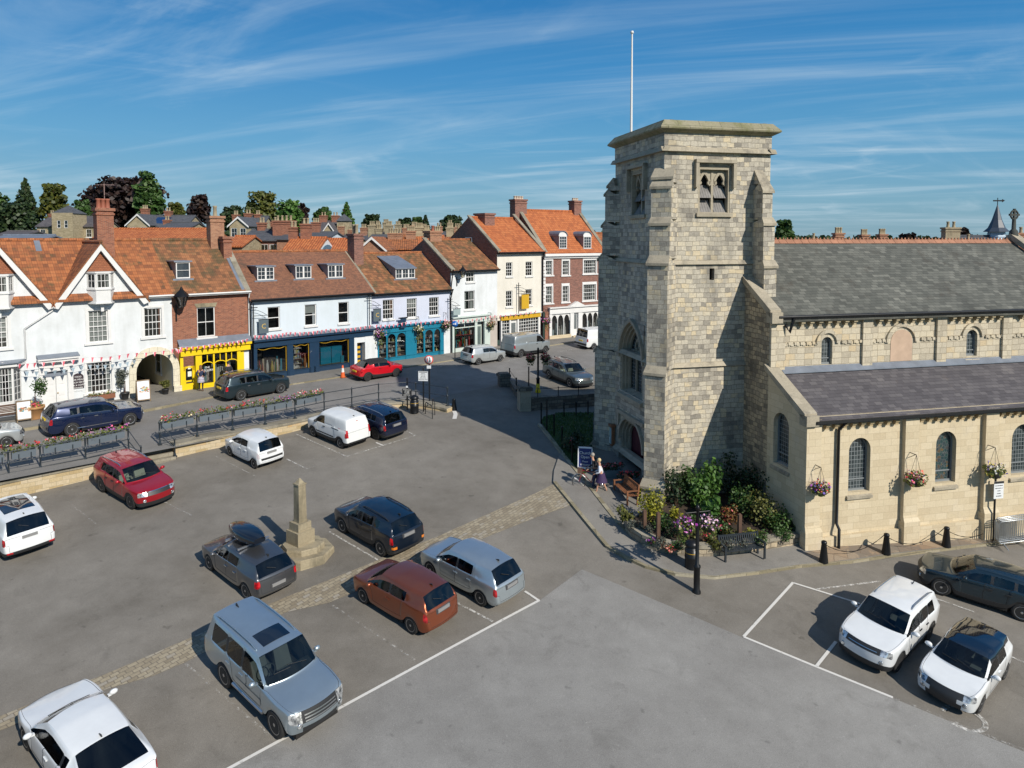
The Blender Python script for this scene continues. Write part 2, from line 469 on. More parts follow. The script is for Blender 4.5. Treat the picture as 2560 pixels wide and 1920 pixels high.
PANT = tiles('old_pantiles',.27,.31,[(0,(.10,.045,.025)),(.3,(.24,.085,.035)),(.6,(.36,.125,.045)),(1,(.43,.175,.07))],(.10,.04,.02),wave=.9,lichen=(1.2,.54,(.085,.075,.035),.75))
PANTD = tiles('mossy_pantiles',.27,.31,[(0,(.085,.05,.025)),(.35,(.20,.085,.038)),(.65,(.31,.13,.055)),(1,(.38,.18,.08))],(.08,.04,.02),wave=.9,lichen=(1.0,.47,(.075,.066,.03),.8))
PANTN = tiles('bright_pantiles',.27,.31,[(0,(.26,.075,.028)),(.4,(.40,.115,.036)),(.75,(.48,.155,.05)),(1,(.50,.2,.08))],(.16,.05,.02),wave=.9,lichen=(1.3,.6,(.15,.085,.04),.7))
ROSE = tiles('plain_clay_tiles',.17,.11,[(0,(.10,.05,.032)),(.4,(.19,.085,.05)),(.75,(.25,.11,.06)),(1,(.32,.145,.07))],(.08,.04,.03),offset=.5,lichen=(.8,.56,(.075,.052,.035),.8),course=.012,bumps=.5)
SLATE_G = tiles('green_slate',.34,.22,[(0,(.05,.052,.045)),(.35,(.085,.088,.076)),(.65,(.12,.122,.105)),(.9,(.18,.18,.155)),(1,(.26,.25,.21))],(.03,.032,.028),offset=.5,lichen=(1.1,.55,(.06,.052,.04),.65),course=.02,bumps=.6)
SLATE_P = tiles('purple_slate',.36,.22,[(0,(.05,.046,.052)),(.4,(.078,.072,.079)),(.75,(.108,.10,.105)),(1,(.16,.147,.145))],(.035,.03,.035),offset=.5,lichen=(.8,.62,(.15,.12,.10),.5),course=.015,bumps=.5)
SLATE_B = tiles('blue_slate',.32,.22,[(0,(.05,.055,.065)),(1,(.105,.11,.125))],(.03,.03,.04),offset=.5,course=.012,bumps=.4)
WHITE = render_wall('white_render',(.66,.69,.71))
WHITE2 = render_wall('cream_render',(.68,.65,.58),.12)
PALEB = render_wall('pale_blue_render',(.58,.65,.71),.10)
LILAC = render_wall('lilac_render',(.55,.59,.71),.10)
PAINTW = plain('white_paint',(.68,.68,.67),.45)
CREAMP = plain('cream_paint',(.76,.70,.52),.5)
YELLOW = plain('yellow_paint',(.80,.56,.012),.35,coat=.2)
NAVY = plain('navy_paint',(.012,.036,.075),.35,coat=.25)
TEAL = plain('teal_paint',(.008,.17,.27),.4,coat=.2)
SAGE = plain('sage_paint',(.52,.60,.56),.45)
GOLD = plain('ochre_paint',(.55,.33,.02),.45)
BLACK = plain('black_metal',(.012,.013,.015),.38,metal=.3)
IRON = plain('railing_paint',(.018,.026,.034),.35,coat=.3)
LEAD = plain('lead_sheet',(.22,.25,.30),.5,metal=.35,vary=.15)
GALV = plain('galvanised_steel',(.48,.51,.53),.38,metal=.85,vary=.1)
GREYP = plain('planter_grey',(.12,.145,.17),.5)
RUBBER = plain('tyre_rubber',(.018,.018,.018),.75)
TRIM = plain('dark_plastic',(.022,.023,.025),.5)
DARKIN = plain('dark_interior',(.012,.011,.010),.9,vary=0)
CHROME = plain('bright_trim',(.7,.71,.73),.18,metal=1,vary=0)
ALLOY = plain('alloy_silver',(.55,.56,.58),.28,metal=.9,vary=0)
ALLOYD = plain('alloy_dark',(.09,.09,.10),.3,metal=.8,vary=0)
WOODD = plain('dark_timber',(.10,.055,.035),.6,vary=.25)
WOODB = plain('brown_timber',(.24,.10,.045),.55,vary=.25)
WOODG = plain('grey_louvre_timber',(.22,.21,.20),.8,vary=.25)
TERRA = plain('terracotta',(.42,.22,.09),.7,vary=.15)
GLASS = glassmat('window_glass',(.5,.54,.56),base=.05)
CARGLASS = glassmat('car_glass',(.55,.64,.63),base=.02)
CARGLASSD = glassmat('tinted_car_glass',(.12,.15,.16),base=.03)
CURTAIN = plain('net_curtain',(.70,.69,.64),.8)
GRASSM = leafmat('grass_blades',[(.2,(.03,.07,.012)),(.9,(.07,.14,.03))])
# ------------------------------------------------------------------ ground
def frange(a,b,st):
	n = max(1,int(math.ceil((b - a) / st - 1e-6)))
	return [a + (b - a) * i / n for i in range(n + 1)]
def sheet(name,mat,ss,ns,zf,dz=0):
	mb = MB(); rows = []
	for s in ss:
		row = []
		for n in ns:
			p = ST(s,-n,0); row.append((p.x,p.y,zf(p.x,p.y) + dz))
		rows.append(row)
	mb.grid(rows,0,True)
	return struct(mb.build(name,mat))
sheet('market_square',A_BAY,frange(-70,75,1.0),frange(11.0,75,1.0),z_sq)
sheet('road',A_ROAD,frange(-80,120,2.0),[2.6,3,3.001] + frange(4,11.4,.9),z_road,.003)
def kerb_n(s):
	t = max(0,min(1,(-6 - s) / 8)); t = t * t * (3 - 2 * t)
	return 3.05 + 1.15 * t
mb = MB(); km = MB()
for s0,s1 in zip(frange(-80,60,1.0)[:-1],frange(-80,60,1.0)[1:]):
	a0,a1 = kerb_n(s0),kerb_n(s1)
	mb.poly([ST(s0,.6,5.21),ST(s1,.6,5.21),ST(s1,-a1 + .14,5.2),ST(s0,-a0 + .14,5.2)])
	km.poly([ST(s0,-a0 + .14,5.203),ST(s1,-a1 + .14,5.203),ST(s1,-a1,5.2),ST(s0,-a0,5.2)])
	km.poly([ST(s0,-a0,5.2),ST(s1,-a1,5.2),ST(s1,-a1,5.0),ST(s0,-a0,5.0)])
struct(mb.build('pavement',A_PAVE)); struct(km.build('kerb',KERB))
# wide ground out to the horizon
mb = MB()
rows = []
for i in range(25):
	r = [.0,40,60,90,140,220,400,900,2500][0:9]
	a = 2 * math.pi * i / 24
	rows.append([(math.cos(a) * q,40 + math.sin(a) * q,(-.6 if q < 80 else 3.2)) for q in r])
mb.grid(rows,0,True)
LANDM,lnt,lb = mk('far_land')
lnt.links.new(ramp(lnt,noise(lnt,coords(lnt,'POS'),.02,5),[(.35,(.035,.06,.018)),(.65,(.09,.11,.035))]),lb.inputs['Base Color'])
struct(mb.build('ground',LANDM))
def drape(pts,dz,zf=z_sq,step=.8):
	"""triangle-fan polygon laid on the ground, finely cut so that it follows the slope"""
	bm = bmesh.new()
	vs = [bm.verts.new((p[0],p[1],0)) for p in pts]
	bm.faces.new(vs)
	xs = [p[0] for p in pts]; ys = [p[1] for p in pts]
	for ax,vals,co in ((0,xs,Vector((1,0,0))),(1,ys,Vector((0,1,0)))):
		c = math.ceil(min(vals) / step) * step
		while c < max(vals):
			g = bm.verts[:] + bm.edges[:] + bm.faces[:]
			bmesh.ops.bisect_plane(bm,geom=g,plane_co=co * c,plane_no=co)
			c += step
	bm.normal_update()
	mb = MB()
	for f in bm.faces:
		q = [(v.co.x,v.co.y,zf(v.co.x,v.co.y) + dz) for v in f.verts]
		mb.poly(q if f.normal.z > 0 else q[::-1])
	bm.free()
	return mb
def pxpoly(pp,zf=z_sq): return [hit(x,y,zf) for x,y in pp]
# lighter lane between the bays, and the ramp up to the road
lane = pxpoly([(575,1921),(960,1711),(1348,1503),(1455,1424),(1860,1596),(2232,1746),(2560,1880)])
far = [(14,12),(-14,10)]
struct(drape([(p.x,p.y) for p in lane] + far,.012,step=.5).build('lane',A_LANE))
# cobbled band
setts = [(-60,1822),(0,1791),(228,1700),(285,1677),(460,1602),(713,1494),(823,1450),(1093,1342),(1340,1233),(1390,1208),(1428,1263),(1340,1294),(1093,1393),(823,1507),(713,1532),(460,1657),(380,1691),(271,1722),(0,1827),(-60,1850)]
struct(drape([(p.x,p.y) for p in pxpoly(setts)],.012,step=.5).build('stone_sett_path',SETTS))
# painted lines
def markmat(name,lo,hi):
	m,nt,b = mk(name)
	w = noise(nt,coords(nt,'POS'),7,7,.75)
	b.inputs['Base Color'].default_value = (.60,.585,.55,1); b.inputs['Roughness'].default_value = .8
	t = nd(nt,'ShaderNodeBsdfTransparent')
	f = nd(nt,'ShaderNodeMapRange',{0: w,1: lo,2: hi}).outputs[0]
	mx = nd(nt,'ShaderNodeMixShader',{0: f,1: t.outputs[0],2: b.outputs[0]})
	nt.links.new(mx.outputs[0],next(n for n in nt.nodes if n.type == 'OUTPUT_MATERIAL').inputs[0])
	return m
MK1,MK2,MK3 = markmat('fresh_line',.25,.42),markmat('worn_line',.42,.62),markmat('faint_line',.5,.74)
def line(px0,px1,w,mat,name='parking_line',zf=z_sq,dz=.02):
	a,b = hit(*px0,zf),hit(*px1,zf)
	d = (b - a); d.z = 0; d.normalize(); pr = Vector((-d.y,d.x,0)) * w / 2
	n = max(2,int((b - a).length / .7)); rows = []
	for i in range(n + 1):
		p = a.lerp(b,i / n)
		rows.append([(q.x,q.y,zf(q.x,q.y) + dz) for q in (p + pr,p - pr)])
	mb = MB(); mb.grid(rows[::-1],0,False)
	return struct(mb.build(name,mat))
line((560,1929),(1348,1502),.1,MK1); line((1348,1503),(1312,1479),.1,MK1); line((1300,1473),(1288,1466),.08,MK2)
line((823,1509),(1046,1657),.08,MK3); line((1100,1486),(1232,1555),.09,MK2); line((464,1661),(671,1838),.08,MK3)
line((823,1330),(945,1401),.08,MK2); line((740,1086),(867,1142),.08,MK2); line((867,1142),(1040,1089),.07,MK2)
line((940,1107),(959,1115),.1,MK1); line((1040,1090),(1013,1076),.08,MK2); line((716,1148),(768,1173),.08,MK2)
line((768,1173),(867,1142),.06,MK3); line((538,1141),(640,1192),.08,MK3); line((335,1218),(480,1290),.07,MK3)
line((165,1253),(240,1310),.07,MK3)
line((1983,1457),(1859,1593),.1,MK1); line((1859,1593),(2041,1668),.1,MK1); line((2041,1668),(2232,1745),.1,MK1); line((2232,1745),(2560,1876),.1,MK3)
line((2041,1667),(2090,1605),.1,MK1); line((1983,1458),(2150,1510),.1,MK1); line((2042,1474),(2200,1454),.09,MK2); line((2310,1487),(2436,1531),.09,MK2)
line((2500,1631),(2565,1659),.09,MK2); line((2430,1590),(2450,1582),.09,MK2)
for a,b in (((1040,928),(1105,916)),((1260,905),(1300,896)),((1395,880),(1470,868)),((745,957),(850,943)),((1215,890),(1235,886))):
	line(a,b,.1,MK2,zf=z_road)
line((1225,942),(1500,905),.08,MK3,zf=z_road); line((1330,935),(1420,976),.08,MK3)
# wheelchair symbol by the white car: a ring and a bar painted on the asphalt
sc0 = hit(2410,1797)
mb = MB(); rows = []
for i in range(26):
	t = R(-150 + 300 * i / 25); q = []
	for r in (.52,.68):
		x,y = sc0.x + math.cos(t) * r * .95,sc0.y + math.sin(t) * r * .8; q.append((x,y,z_sq(x,y) + .02))
	rows.append(q)
mb.grid(rows,0,False)
struct(mb.build('parking_symbol',MK2))
rz = [hit(x,y) for x,y in ((1128,1010),(1133,1022),(1139,1036),(1136,1048))]
mb = MB()
for i in range(3):
	a,b = rz[i],rz[i + 1]; d = (b - a).normalized(); pr = Vector((-d.y,d.x,0)) * .13
	mb.poly([a + pr + Vector((0,0,.02)),a - pr + Vector((0,0,.02)),b - pr + Vector((0,0,.02)),b + pr + Vector((0,0,.02))][::-1])
struct(mb.build('painted_arc',MK1))
# ------------------------------------------------------------------ retaining wall, steps and railings
WALLP = [(-90,1278,.92),(54,1240,.86),(210,1202,.76),(345,1167,.74),(440,1144,.72),(520,1125,.71),(620,1105,.66),(720,1083,.6),(820,1056,.52),(900,1038,.44),(967,1022,.38),(1010,1018,.36),(1060,1022,.32),(1100,1028,.28),(1118,1032,.26)]
WP = [(x,hit(x,y),h) for x,y,h in WALLP]
def wall_at(x):
	for (x0,p0,h0),(x1,p1,h1) in zip(WP[:-1],WP[1:]):
		if x <= x1 or x1 == WP[-1][0]:
			t = (x - x0) / (x1 - x0); p = p0.lerp(p1,t); h = h0 + (h1 - h0) * t
			d = (p1 - p0); d.z = 0; d.normalize()
			return p,h,d
def wall_run(xs,label):
	t = thing('retaining_wall',wall_at(sum(xs) / len(xs))[0],label,'wall')
	w,c = MB(),MB(); prev = None
	for x in xs:
		p,h,d = wall_at(x); b = Vector((-d.y,d.x,0))
		zt = p.z + h
		f0 = Vector((p.x,p.y,p.z - .3)); f1 = Vector((p.x,p.y,zt - .13))
		cf = p - b * .05; bk = p + b * .85
		cur = (f0,f1,Vector((cf.x,cf.y,zt - .13)),Vector((cf.x,cf.y,zt)),Vector((bk.x,bk.y,zt)),Vector((bk.x,bk.y,zt - .5)))
		if prev:
			w.poly([prev[0],cur[0],cur[1],prev[1]])
			for i in (1,2,3,4): c.poly([prev[i],cur[i],cur[i + 1],prev[i + 1]])
		else: first = cur
		prev = cur
	for q in (first,prev):
		w.poly(list(q))
	w.build('wall_face',BUFF,t); c.build('coping',COPE,t)
	return t
wall_run([-90,-20,54,130,210,280,352],'pale stone retaining wall in front of the white inn, ending at the steps')
wall_run([436,480,520,570,620,670,720,770,820,860,900,935,967,990,1010,1035,1060,1080,1100,1118],'long pale stone retaining wall that curves round behind the parked white van')
pA,hA,dA = wall_at(352); pB,hB,dB = wall_at(436)
stp = thing('stone_steps',pA.lerp(pB,.5),'worn stone steps through the retaining wall beside the red car','steps')
nb = Vector((-dA.y,dA.x,0))
for i in range(4):
	mb = MB(); z1 = pA.z + .05 + (i + 1) * .17
	q0,q1 = pA + nb * (-.25 + i * .32),pB + nb * (-.25 + i * .32); ext = nb * (1.3 - i * .3)
	mb.prism([Vector((q0.x,q0.y,pA.z - .4)),Vector((q1.x,q1.y,pA.z - .4)),Vector((q1.x,q1.y,z1)),Vector((q0.x,q0.y,z1))],ext)
	mb.build('step',COPE,stp)
LEAFS = leafmat('bedding_leaves',[(.1,(.05,.085,.015)),(.5,(.12,.16,.03)),(.9,(.24,.23,.06))])
BLOOM = confetti('mixed_blooms',[(0,(.65,.03,.04)),(.2,(.72,.25,.30)),(.38,(.80,.74,.66)),(.55,(.70,.33,.42)),(.68,(.55,.03,.06)),(.8,(.75,.62,.35)),(.9,(.72,.12,.10))])
BLOOMR = confetti('red_blooms',[(0,(.55,.02,.03)),(.3,(.72,.05,.05)),(.6,(.45,.02,.06)),(.8,(.75,.2,.22))])
BLOOMW = confetti('white_yellow_blooms',[(0,(.82,.78,.62)),(.35,(.80,.70,.30)),(.6,(.80,.55,.55)),(.85,(.8,.8,.75))])
BLOOMP = confetti('purple_pink_blooms',[(0,(.40,.05,.35)),(.3,(.75,.25,.55)),(.55,(.20,.06,.32)),(.75,(.80,.45,.65)),(.9,(.65,.04,.18))])
def bush(mb,c,rx,ry,rz,n,size,rng,mi=0,lift=True):
	for _ in range(n):
		d = Vector((rng.gauss(0,1),rng.gauss(0,1),rng.gauss(0,1))).normalized()
		k = rng.random() ** .4
		p = Vector((d.x * rx * k,d.y * ry * k,d.z * rz * k))
		mb.card(Vector(c) + p,size * rng.uniform(.7,1.3),rng,mi,rng.uniform(.6,1),nrm=(d.x * .5,d.y * .5,d.z * .5 + .35))
def post_mesh(p,h,r=.038):
	mb = MB()
	mb.box(Frame((p.x,p.y),dA),-.09,.09,-.09,.09,p.z - .02,p.z + .05)
	mb.lathe(p,[(.07,.05),(.06,.14),(r,.2),(r,h * .48),(r * 1.5,h * .5),(r * 1.5,h * .55),(r,h * .57),(r,h - .1),(r * 1.5,h - .08),(r * 1.2,h - .02),(r * .6,h + .05),(0,h + .06)],8)
	return mb
def railing(xs,label,planters=True,H=1.2,plan=None):
	P = []
	for x in xs:
		p,h,d = wall_at(x); b = Vector((-d.y,d.x,0)); q = p + b * .55
		P.append((Vector((q.x,q.y,p.z + h)),d,b))
	t = thing('railing',P[0][0],label,'railing')
	for p,d,b in P: post_mesh(p,H).build('post',IRON,t)
	for fr in (.97,.52,.14):
		mb = MB()
		for (a,_,_),(c,_,_) in zip(P[:-1],P[1:]): mb.tube([a + Vector((0,0,H * fr)),c + Vector((0,0,H * fr))],.024,6)
		mb.build('rail',IRON,t)
	for i,((a,d,b),(c,_,_)) in enumerate(zip(P[:-1],P[1:])):
		if plan is not None and i not in plan: continue
		mb = MB()
		for f in (.33,.72):
			q = a.lerp(c,f); mb.tube([q + Vector((0,0,H * .52)),q + Vector((0,0,H * .8))],.02,5)
		mb.build('strut',IRON,t)
	return t,P
POSL,POSR = [-75,-25,30,107,223,331],[408,502,588,671,749,821,890,959,1012,1034,1106]
rl,PL_ = railing(POSL,'black iron railing hung with flower troughs in front of the white inn',plan=range(1,6))
rr,PR_ = railing(POSR,'long black iron railing curving along the retaining wall towards the bin',plan=range(0,5))
side_names = ['white and pink geraniums','yellow and red geraniums','pink and coral geraniums','dark red petunias','white and pink petunias','scarlet and cream geraniums','pale pink begonias','red geraniums and green leaves','cream and rose petunias','crimson begonias']
rng = random.Random(5)
k = 0
for P,rngs,wh in ((PL_,range(1,5),'on left railing'),(PR_,range(0,5),'on right railing')):
	for i in rngs:
		a,d,b = P[i]; c = P[i + 1][0]
		L = (c - a).length
		fr = Frame((a.x,a.y),(c - a).normalized() * 1.0)
		u = (c - a); uz = u.z / L; u.z = 0; u.normalize(); fr = Frame((a.x,a.y),u)
		bays = ['nearest the steps','second from the steps','third from the steps','fourth from the steps','fifth from the steps']
		pos = bays[(4 - i) if P is PL_ else i]
		t = thing('flower_trough',a.lerp(c,.5) + Vector((0,0,.75)),f'grey trough of {side_names[k % 10]} {wh}, {pos}','flower trough','flower troughs hung on the railings')
		mb = MB(); n = 12
		zc = lambda x: a.z + uz * x
		p8 = []
		for (x,y,z) in ((.15,.06,.74),(L - .15,.06,.74),(L - .15,.34,.74),(.15,.34,.74),(.15,.03,1.06),(L - .15,.03,1.06),(L - .15,.38,1.06),(.15,.38,1.06)):
			p8.append(fr(x,y,zc(x) + z))
		mb.hexa(p8); mb.build('trough',GREYP,t)
		lf,bl = MB(),MB()
		for q in range(int(L / .16)):
			x = .2 + q * .16 + rng.uniform(-.05,.05)
			bush(lf,fr(x,.2,zc(x) + 1.18),.2,.26,.17 + rng.uniform(0,.2),20,.11,rng)
			if rng.random() < .75:
				bush(bl,fr(x,.18,zc(x) + 1.3 + rng.uniform(-.06,.12)),.15,.24,.15,rng.choice((3,6,12)),.09,rng)
		lf.build('leaves',LEAFS,t); bl.build('flowers',(BLOOM,BLOOMR,BLOOMW,BLOOMP)[(k * 3 + 2) % 4] if k % 2 else BLOOM,t)
		k += 1
# short handrails down the steps
for nm,top,bot in (('left',PL_[-1],(pA,nb * -.1)),('right',PR_[0],(pB,nb * -.1))):
	a = top[0]; e = bot[0] + bot[1]; e = Vector((e.x,e.y,bot[0].z + .1))
	t = thing('stair_handrail',e,f'sloping black handrail on the {"inn" if nm == "left" else "shop"} side of the stone steps','handrail')
	post_mesh(e,.95).build('post',IRON,t)
	mb = MB()
	for f in (.92,.45): mb.tube([a + Vector((0,0,1.2 * f)),e + Vector((0,0,.95 * f))],.022,6)
	mb.build('rail',IRON,t)
# ------------------------------------------------------------------ building kit
def rect(x0,y0,x1,y1,fr=ST,off=0):
	s0,s1 = fr.px(x0,(y0 + y1) / 2,off)[0],fr.px(x1,(y0 + y1) / 2,off)[0]
	z1,z0 = fr.px((x0 + x1) / 2,y0,off)[1],fr.px((x0 + x1) / 2,y1,off)[1]
	return s0,s1,z0,z1
def wall_holes(mb,fr,x0,x1,z0,z1,holes,y=0,rev=.14,mi=0):
	holes = [h for h in holes if h[1] > x0 and h[0] < x1]
	xs = sorted({x0,x1,*[min(max(v,x0),x1) for h in holes for v in h[:2]]})
	zs = sorted({z0,z1,*[min(max(v,z0),z1) for h in holes for v in h[2:4]]})
	for a,b in zip(xs[:-1],xs[1:]):
		for c,d in zip(zs[:-1],zs[1:]):
			mx,mz = (a + b) / 2,(c + d) / 2
			if any(h[0] < mx < h[1] and h[2] < mz < h[3] for h in holes): continue
			mb.poly([fr(a,y,c),fr(b,y,c),fr(b,y,d),fr(a,y,d)],mi)
	for h in holes:
		a,b,c,d = h[:4]; e = y + rev
		mb.poly([fr(a,y,c),fr(a,y,d),fr(a,e,d),fr(a,e,c)],mi); mb.poly([fr(b,y,d),fr(b,y,c),fr(b,e,c),fr(b,e,d)],mi)
		mb.poly([fr(a,y,d),fr(b,y,d),fr(b,e,d),fr(a,e,d)],mi); mb.poly([fr(b,y,c),fr(a,y,c),fr(a,e,c),fr(b,e,c)],mi)
def window(fr,r,cols,rows,par,y=.1,surround=0,sill=True,blind=None,mat=None,sash=True,smat=None,name='window',bar=.028,lintel=None,curtain=0):
	mat = mat or PAINTW; x0,x1,z0,z1 = r; f = .065
	mb = MB()
	for a,b,c,d in ((x0,x0 + f,z0,z1),(x1 - f,x1,z0,z1),(x0 + f,x1 - f,z1 - f,z1),(x0 + f,x1 - f,z0,z0 + f * 1.2)):
		mb.box(fr,a,b,y - .02,y + .05,c,d)
	zm = (z0 + z1) / 2
	if sash: mb.box(fr,x0 + f,x1 - f,y - .01,y + .03,zm - .028,zm + .028)
	for i in range(1,cols):
		x = x0 + f + (x1 - x0 - 2 * f) * i / cols
		mb.box(fr,x - bar / 2,x + bar / 2,y,y + .028,z0 + f,z1 - f)
	for j in range(1,rows):
		z = z0 + f + (z1 - z0 - 2 * f) * j / rows
		if sash and abs(z - zm) < .05: continue
		mb.box(fr,x0 + f,x1 - f,y + .003,y + .025,z - bar / 2,z + bar / 2)
	if surround:
		w = surround
		for a,b,c,d in ((x0 - w,x0,z0 - .02,z1),(x1,x1 + w,z0 - .02,z1),(x0 - w,x1 + w,z1,z1 + w)):
			mb.box(fr,a,b,-.045,.03,c,d)
	if sill:
		mb.box(fr,x0 - .1 - surround,x1 + .1 + surround,-.11,.1,z0 - .13,z0 - .002)
	mb.box(fr,x0,x1,y + .55,y + .56,z0,z1,1)
	w = mb.build(name,[smat or mat,DARKIN],par)
	pm = MB(); pm.poly([fr(x0 + f,y + .02,z0 + f),fr(x1 - f,y + .02,z0 + f),fr(x1 - f,y + .02,z1 - f),fr(x0 + f,y + .02,z1 - f)])
	pm.build('pane',GLASS,w)
	if blind:
		bm = MB(); zb = z1 - (z1 - z0) * blind
		bm.poly([fr(x0 + .03,y + .1,zb),fr(x1 - .03,y + .1,zb),fr(x1 - .03,y + .1,z1),fr(x0 + .03,y + .1,z1)])
		bm.build('blind',CURTAIN,w)
	if curtain:
		bm = MB(); cw = (x1 - x0) * curtain
		for a,b in ((x0 + .04,x0 + cw),(x1 - cw,x1 - .04)):
			bm.poly([fr(a,y + .14,z0),fr(b,y + .14,z0),fr(b,y + .14,z1),fr(a,y + .14,z1)])
		bm.build('curtain',CURTAIN,w)
	if lintel:
		lm = MB(); lm.prism([fr(x0 - .05,-.02,z1 + .01),fr(x1 + .05,-.02,z1 + .01),fr(x1 + .16,-.02,z1 + .28),fr(x0 - .16,-.02,z1 + .28)],fr.Y * .08)
		lm.build('lintel',lintel,w)
	return w
def roof_slabs(fr,x0,x1,yf,zf,yr,zr,yb,zb,mat,par,th=.14,name='roof',ridge=None):
	mb = MB()
	for (ya,za) in ((yf,zf),(yb,zb)):
		mb.prism([fr(x0,ya,za),fr(x1,ya,za),fr(x1,yr,zr),fr(x0,yr,zr)] if ya < yr else [fr(x1,ya,za),fr(x0,ya,za),fr(x0,yr,zr),fr(x1,yr,zr)],Vector((0,0,-th)))
	ro = mb.build(name,mat,par)
	rm = MB(); n = max(2,int((x1 - x0) / .45))
	for i in range(n):
		a,b = x0 + (x1 - x0) * i / n,x0 + (x1 - x0) * (i + 1) / n - .02
		rm.tube([fr(a,yr,zr + .0),fr(b,yr,zr + .012)],.13,7)
	rm.build('ridge_tiles',ridge or mat,ro)
	return ro
def chimney(fr,x,y,w,d,z0,z1,mat,par,pots=2,potmat=None,pot_h=.55,ledge=True):
	mb = MB()
	mb.box(fr,x - w / 2,x + w / 2,y - d / 2,y + d / 2,z0,z1)
	if ledge:
		mb.box(fr,x - w / 2 - .06,x + w / 2 + .06,y - d / 2 - .06,y + d / 2 + .06,z1 - .42,z1 - .3)
		mb.box(fr,x - w / 2 - .09,x + w / 2 + .09,y - d / 2 - .09,y + d / 2 + .09,z1 - .15,z1 + .03)
	c = mb.build('chimney',mat,par)
	for i in range(pots):
		pm = MB(); k = (i + .5) / pots - .5
		o = fr(x + (k * w * .8 if w >= d else 0),y + (k * d * .8 if d > w else 0),z1 + .03)
		pm.lathe(o,[(.17,0),(.15,.1),(.13,pot_h * .8),(.17,pot_h * .88),(.16,pot_h),(.11,pot_h),(.1,pot_h * .5)],8)
		pm.build('chimney_pot',potmat or TERRA,c)
	return c
def gable_wall(mb,fr,x,yf,yb,z0,ze,yr,zr,side=-1,mi=0):
	p = [fr(x,yf,z0),fr(x,yf,ze),fr(x,yr,zr),fr(x,yb,ze),fr(x,yb,z0)]
	mb.poly(p if side > 0 else p[::-1],mi)
def verge(fr,x,yf,zf,yr,zr,mat,par,w=.34,h=.16,name='verge_coping'):
	mb = MB()
	mb.prism([fr(x - w / 2,yf,zf),fr(x - w / 2,yr,zr),fr(x - w / 2,yr,zr + h),fr(x - w / 2,yf,zf + h)],fr.X * w)
	return mb.build(name,mat,par)
def gutter(fr,x0,x1,y,z,par,mat=None,r=.065):
	mb = MB(); mb.tube([fr(x0,y,z),fr(x1,y,z)],r,6); mb.box(fr,x0,x1,y + r * .6,-.003,z - .12,z + .05)
	return mb.build('gutter',mat or BLACK,par)
def pipe(fr,pts,par,mat=None,r=.05,name='drainpipe'):
	mb = MB(); mb.tube([fr(*p) for p in pts],r,6)
	return mb.build(name,mat or BLACK,par)
def arc(xa,xb,zs,zt,kind='round',n=12):
	"""points of an arch from the left springing to the right"""
	out = []; c = (xa + xb) / 2; w = (xb - xa) / 2; h = zt - zs
	for i in range(n + 1):
		t = i / n
		if kind == 'pointed':
			u = abs(2 * t - 1)
			rr = (w * w + h * h) / (2 * w)
			zz = math.sin(math.acos(max(-1,min(1,((1 - u) * 0 + (rr - w) + 0) / rr)))) if False else None
			a1 = math.asin(min(1,h / rr)) if h <= rr else math.pi / 2
			ang = a1 * (1 - u)
			x = w - (rr - rr * math.cos(ang)); z = rr * math.sin(ang)
			out.append((c + (-x if t < .5 else x),zs + z))
		else:
			a = math.pi * (1 - t)
			out.append((c + w * math.cos(a),zs + h * math.sin(a)))
	return out
def fill_above(mb,fr,y,pts,zt,mi=0):
	for (x0,z0),(x1,z1) in zip(pts[:-1],pts[1:]):
		if max(z0,z1) < zt + 1e-5: mb.poly([fr(x0,y,z0),fr(x1,y,z1),fr(x1,y,zt),fr(x0,y,zt)],mi)
def arch_ring(mb,fr,y0,y1,inner,outer,mi=0):
	for i in range(len(inner) - 1):
		a,b,c,d = inner[i],inner[i + 1],outer[i + 1],outer[i]
		mb.hexa([fr(a[0],y0,a[1]),fr(b[0],y0,b[1]),fr(b[0],y1,b[1]),fr(a[0],y1,a[1]),fr(d[0],y0,d[1]),fr(c[0],y0,c[1]),fr(c[0],y1,c[1]),fr(d[0],y1,d[1])],mi)
def roofy(z,ye,ze,yr,zr): return ye + (z - ze) / (zr - ze) * (yr - ye)
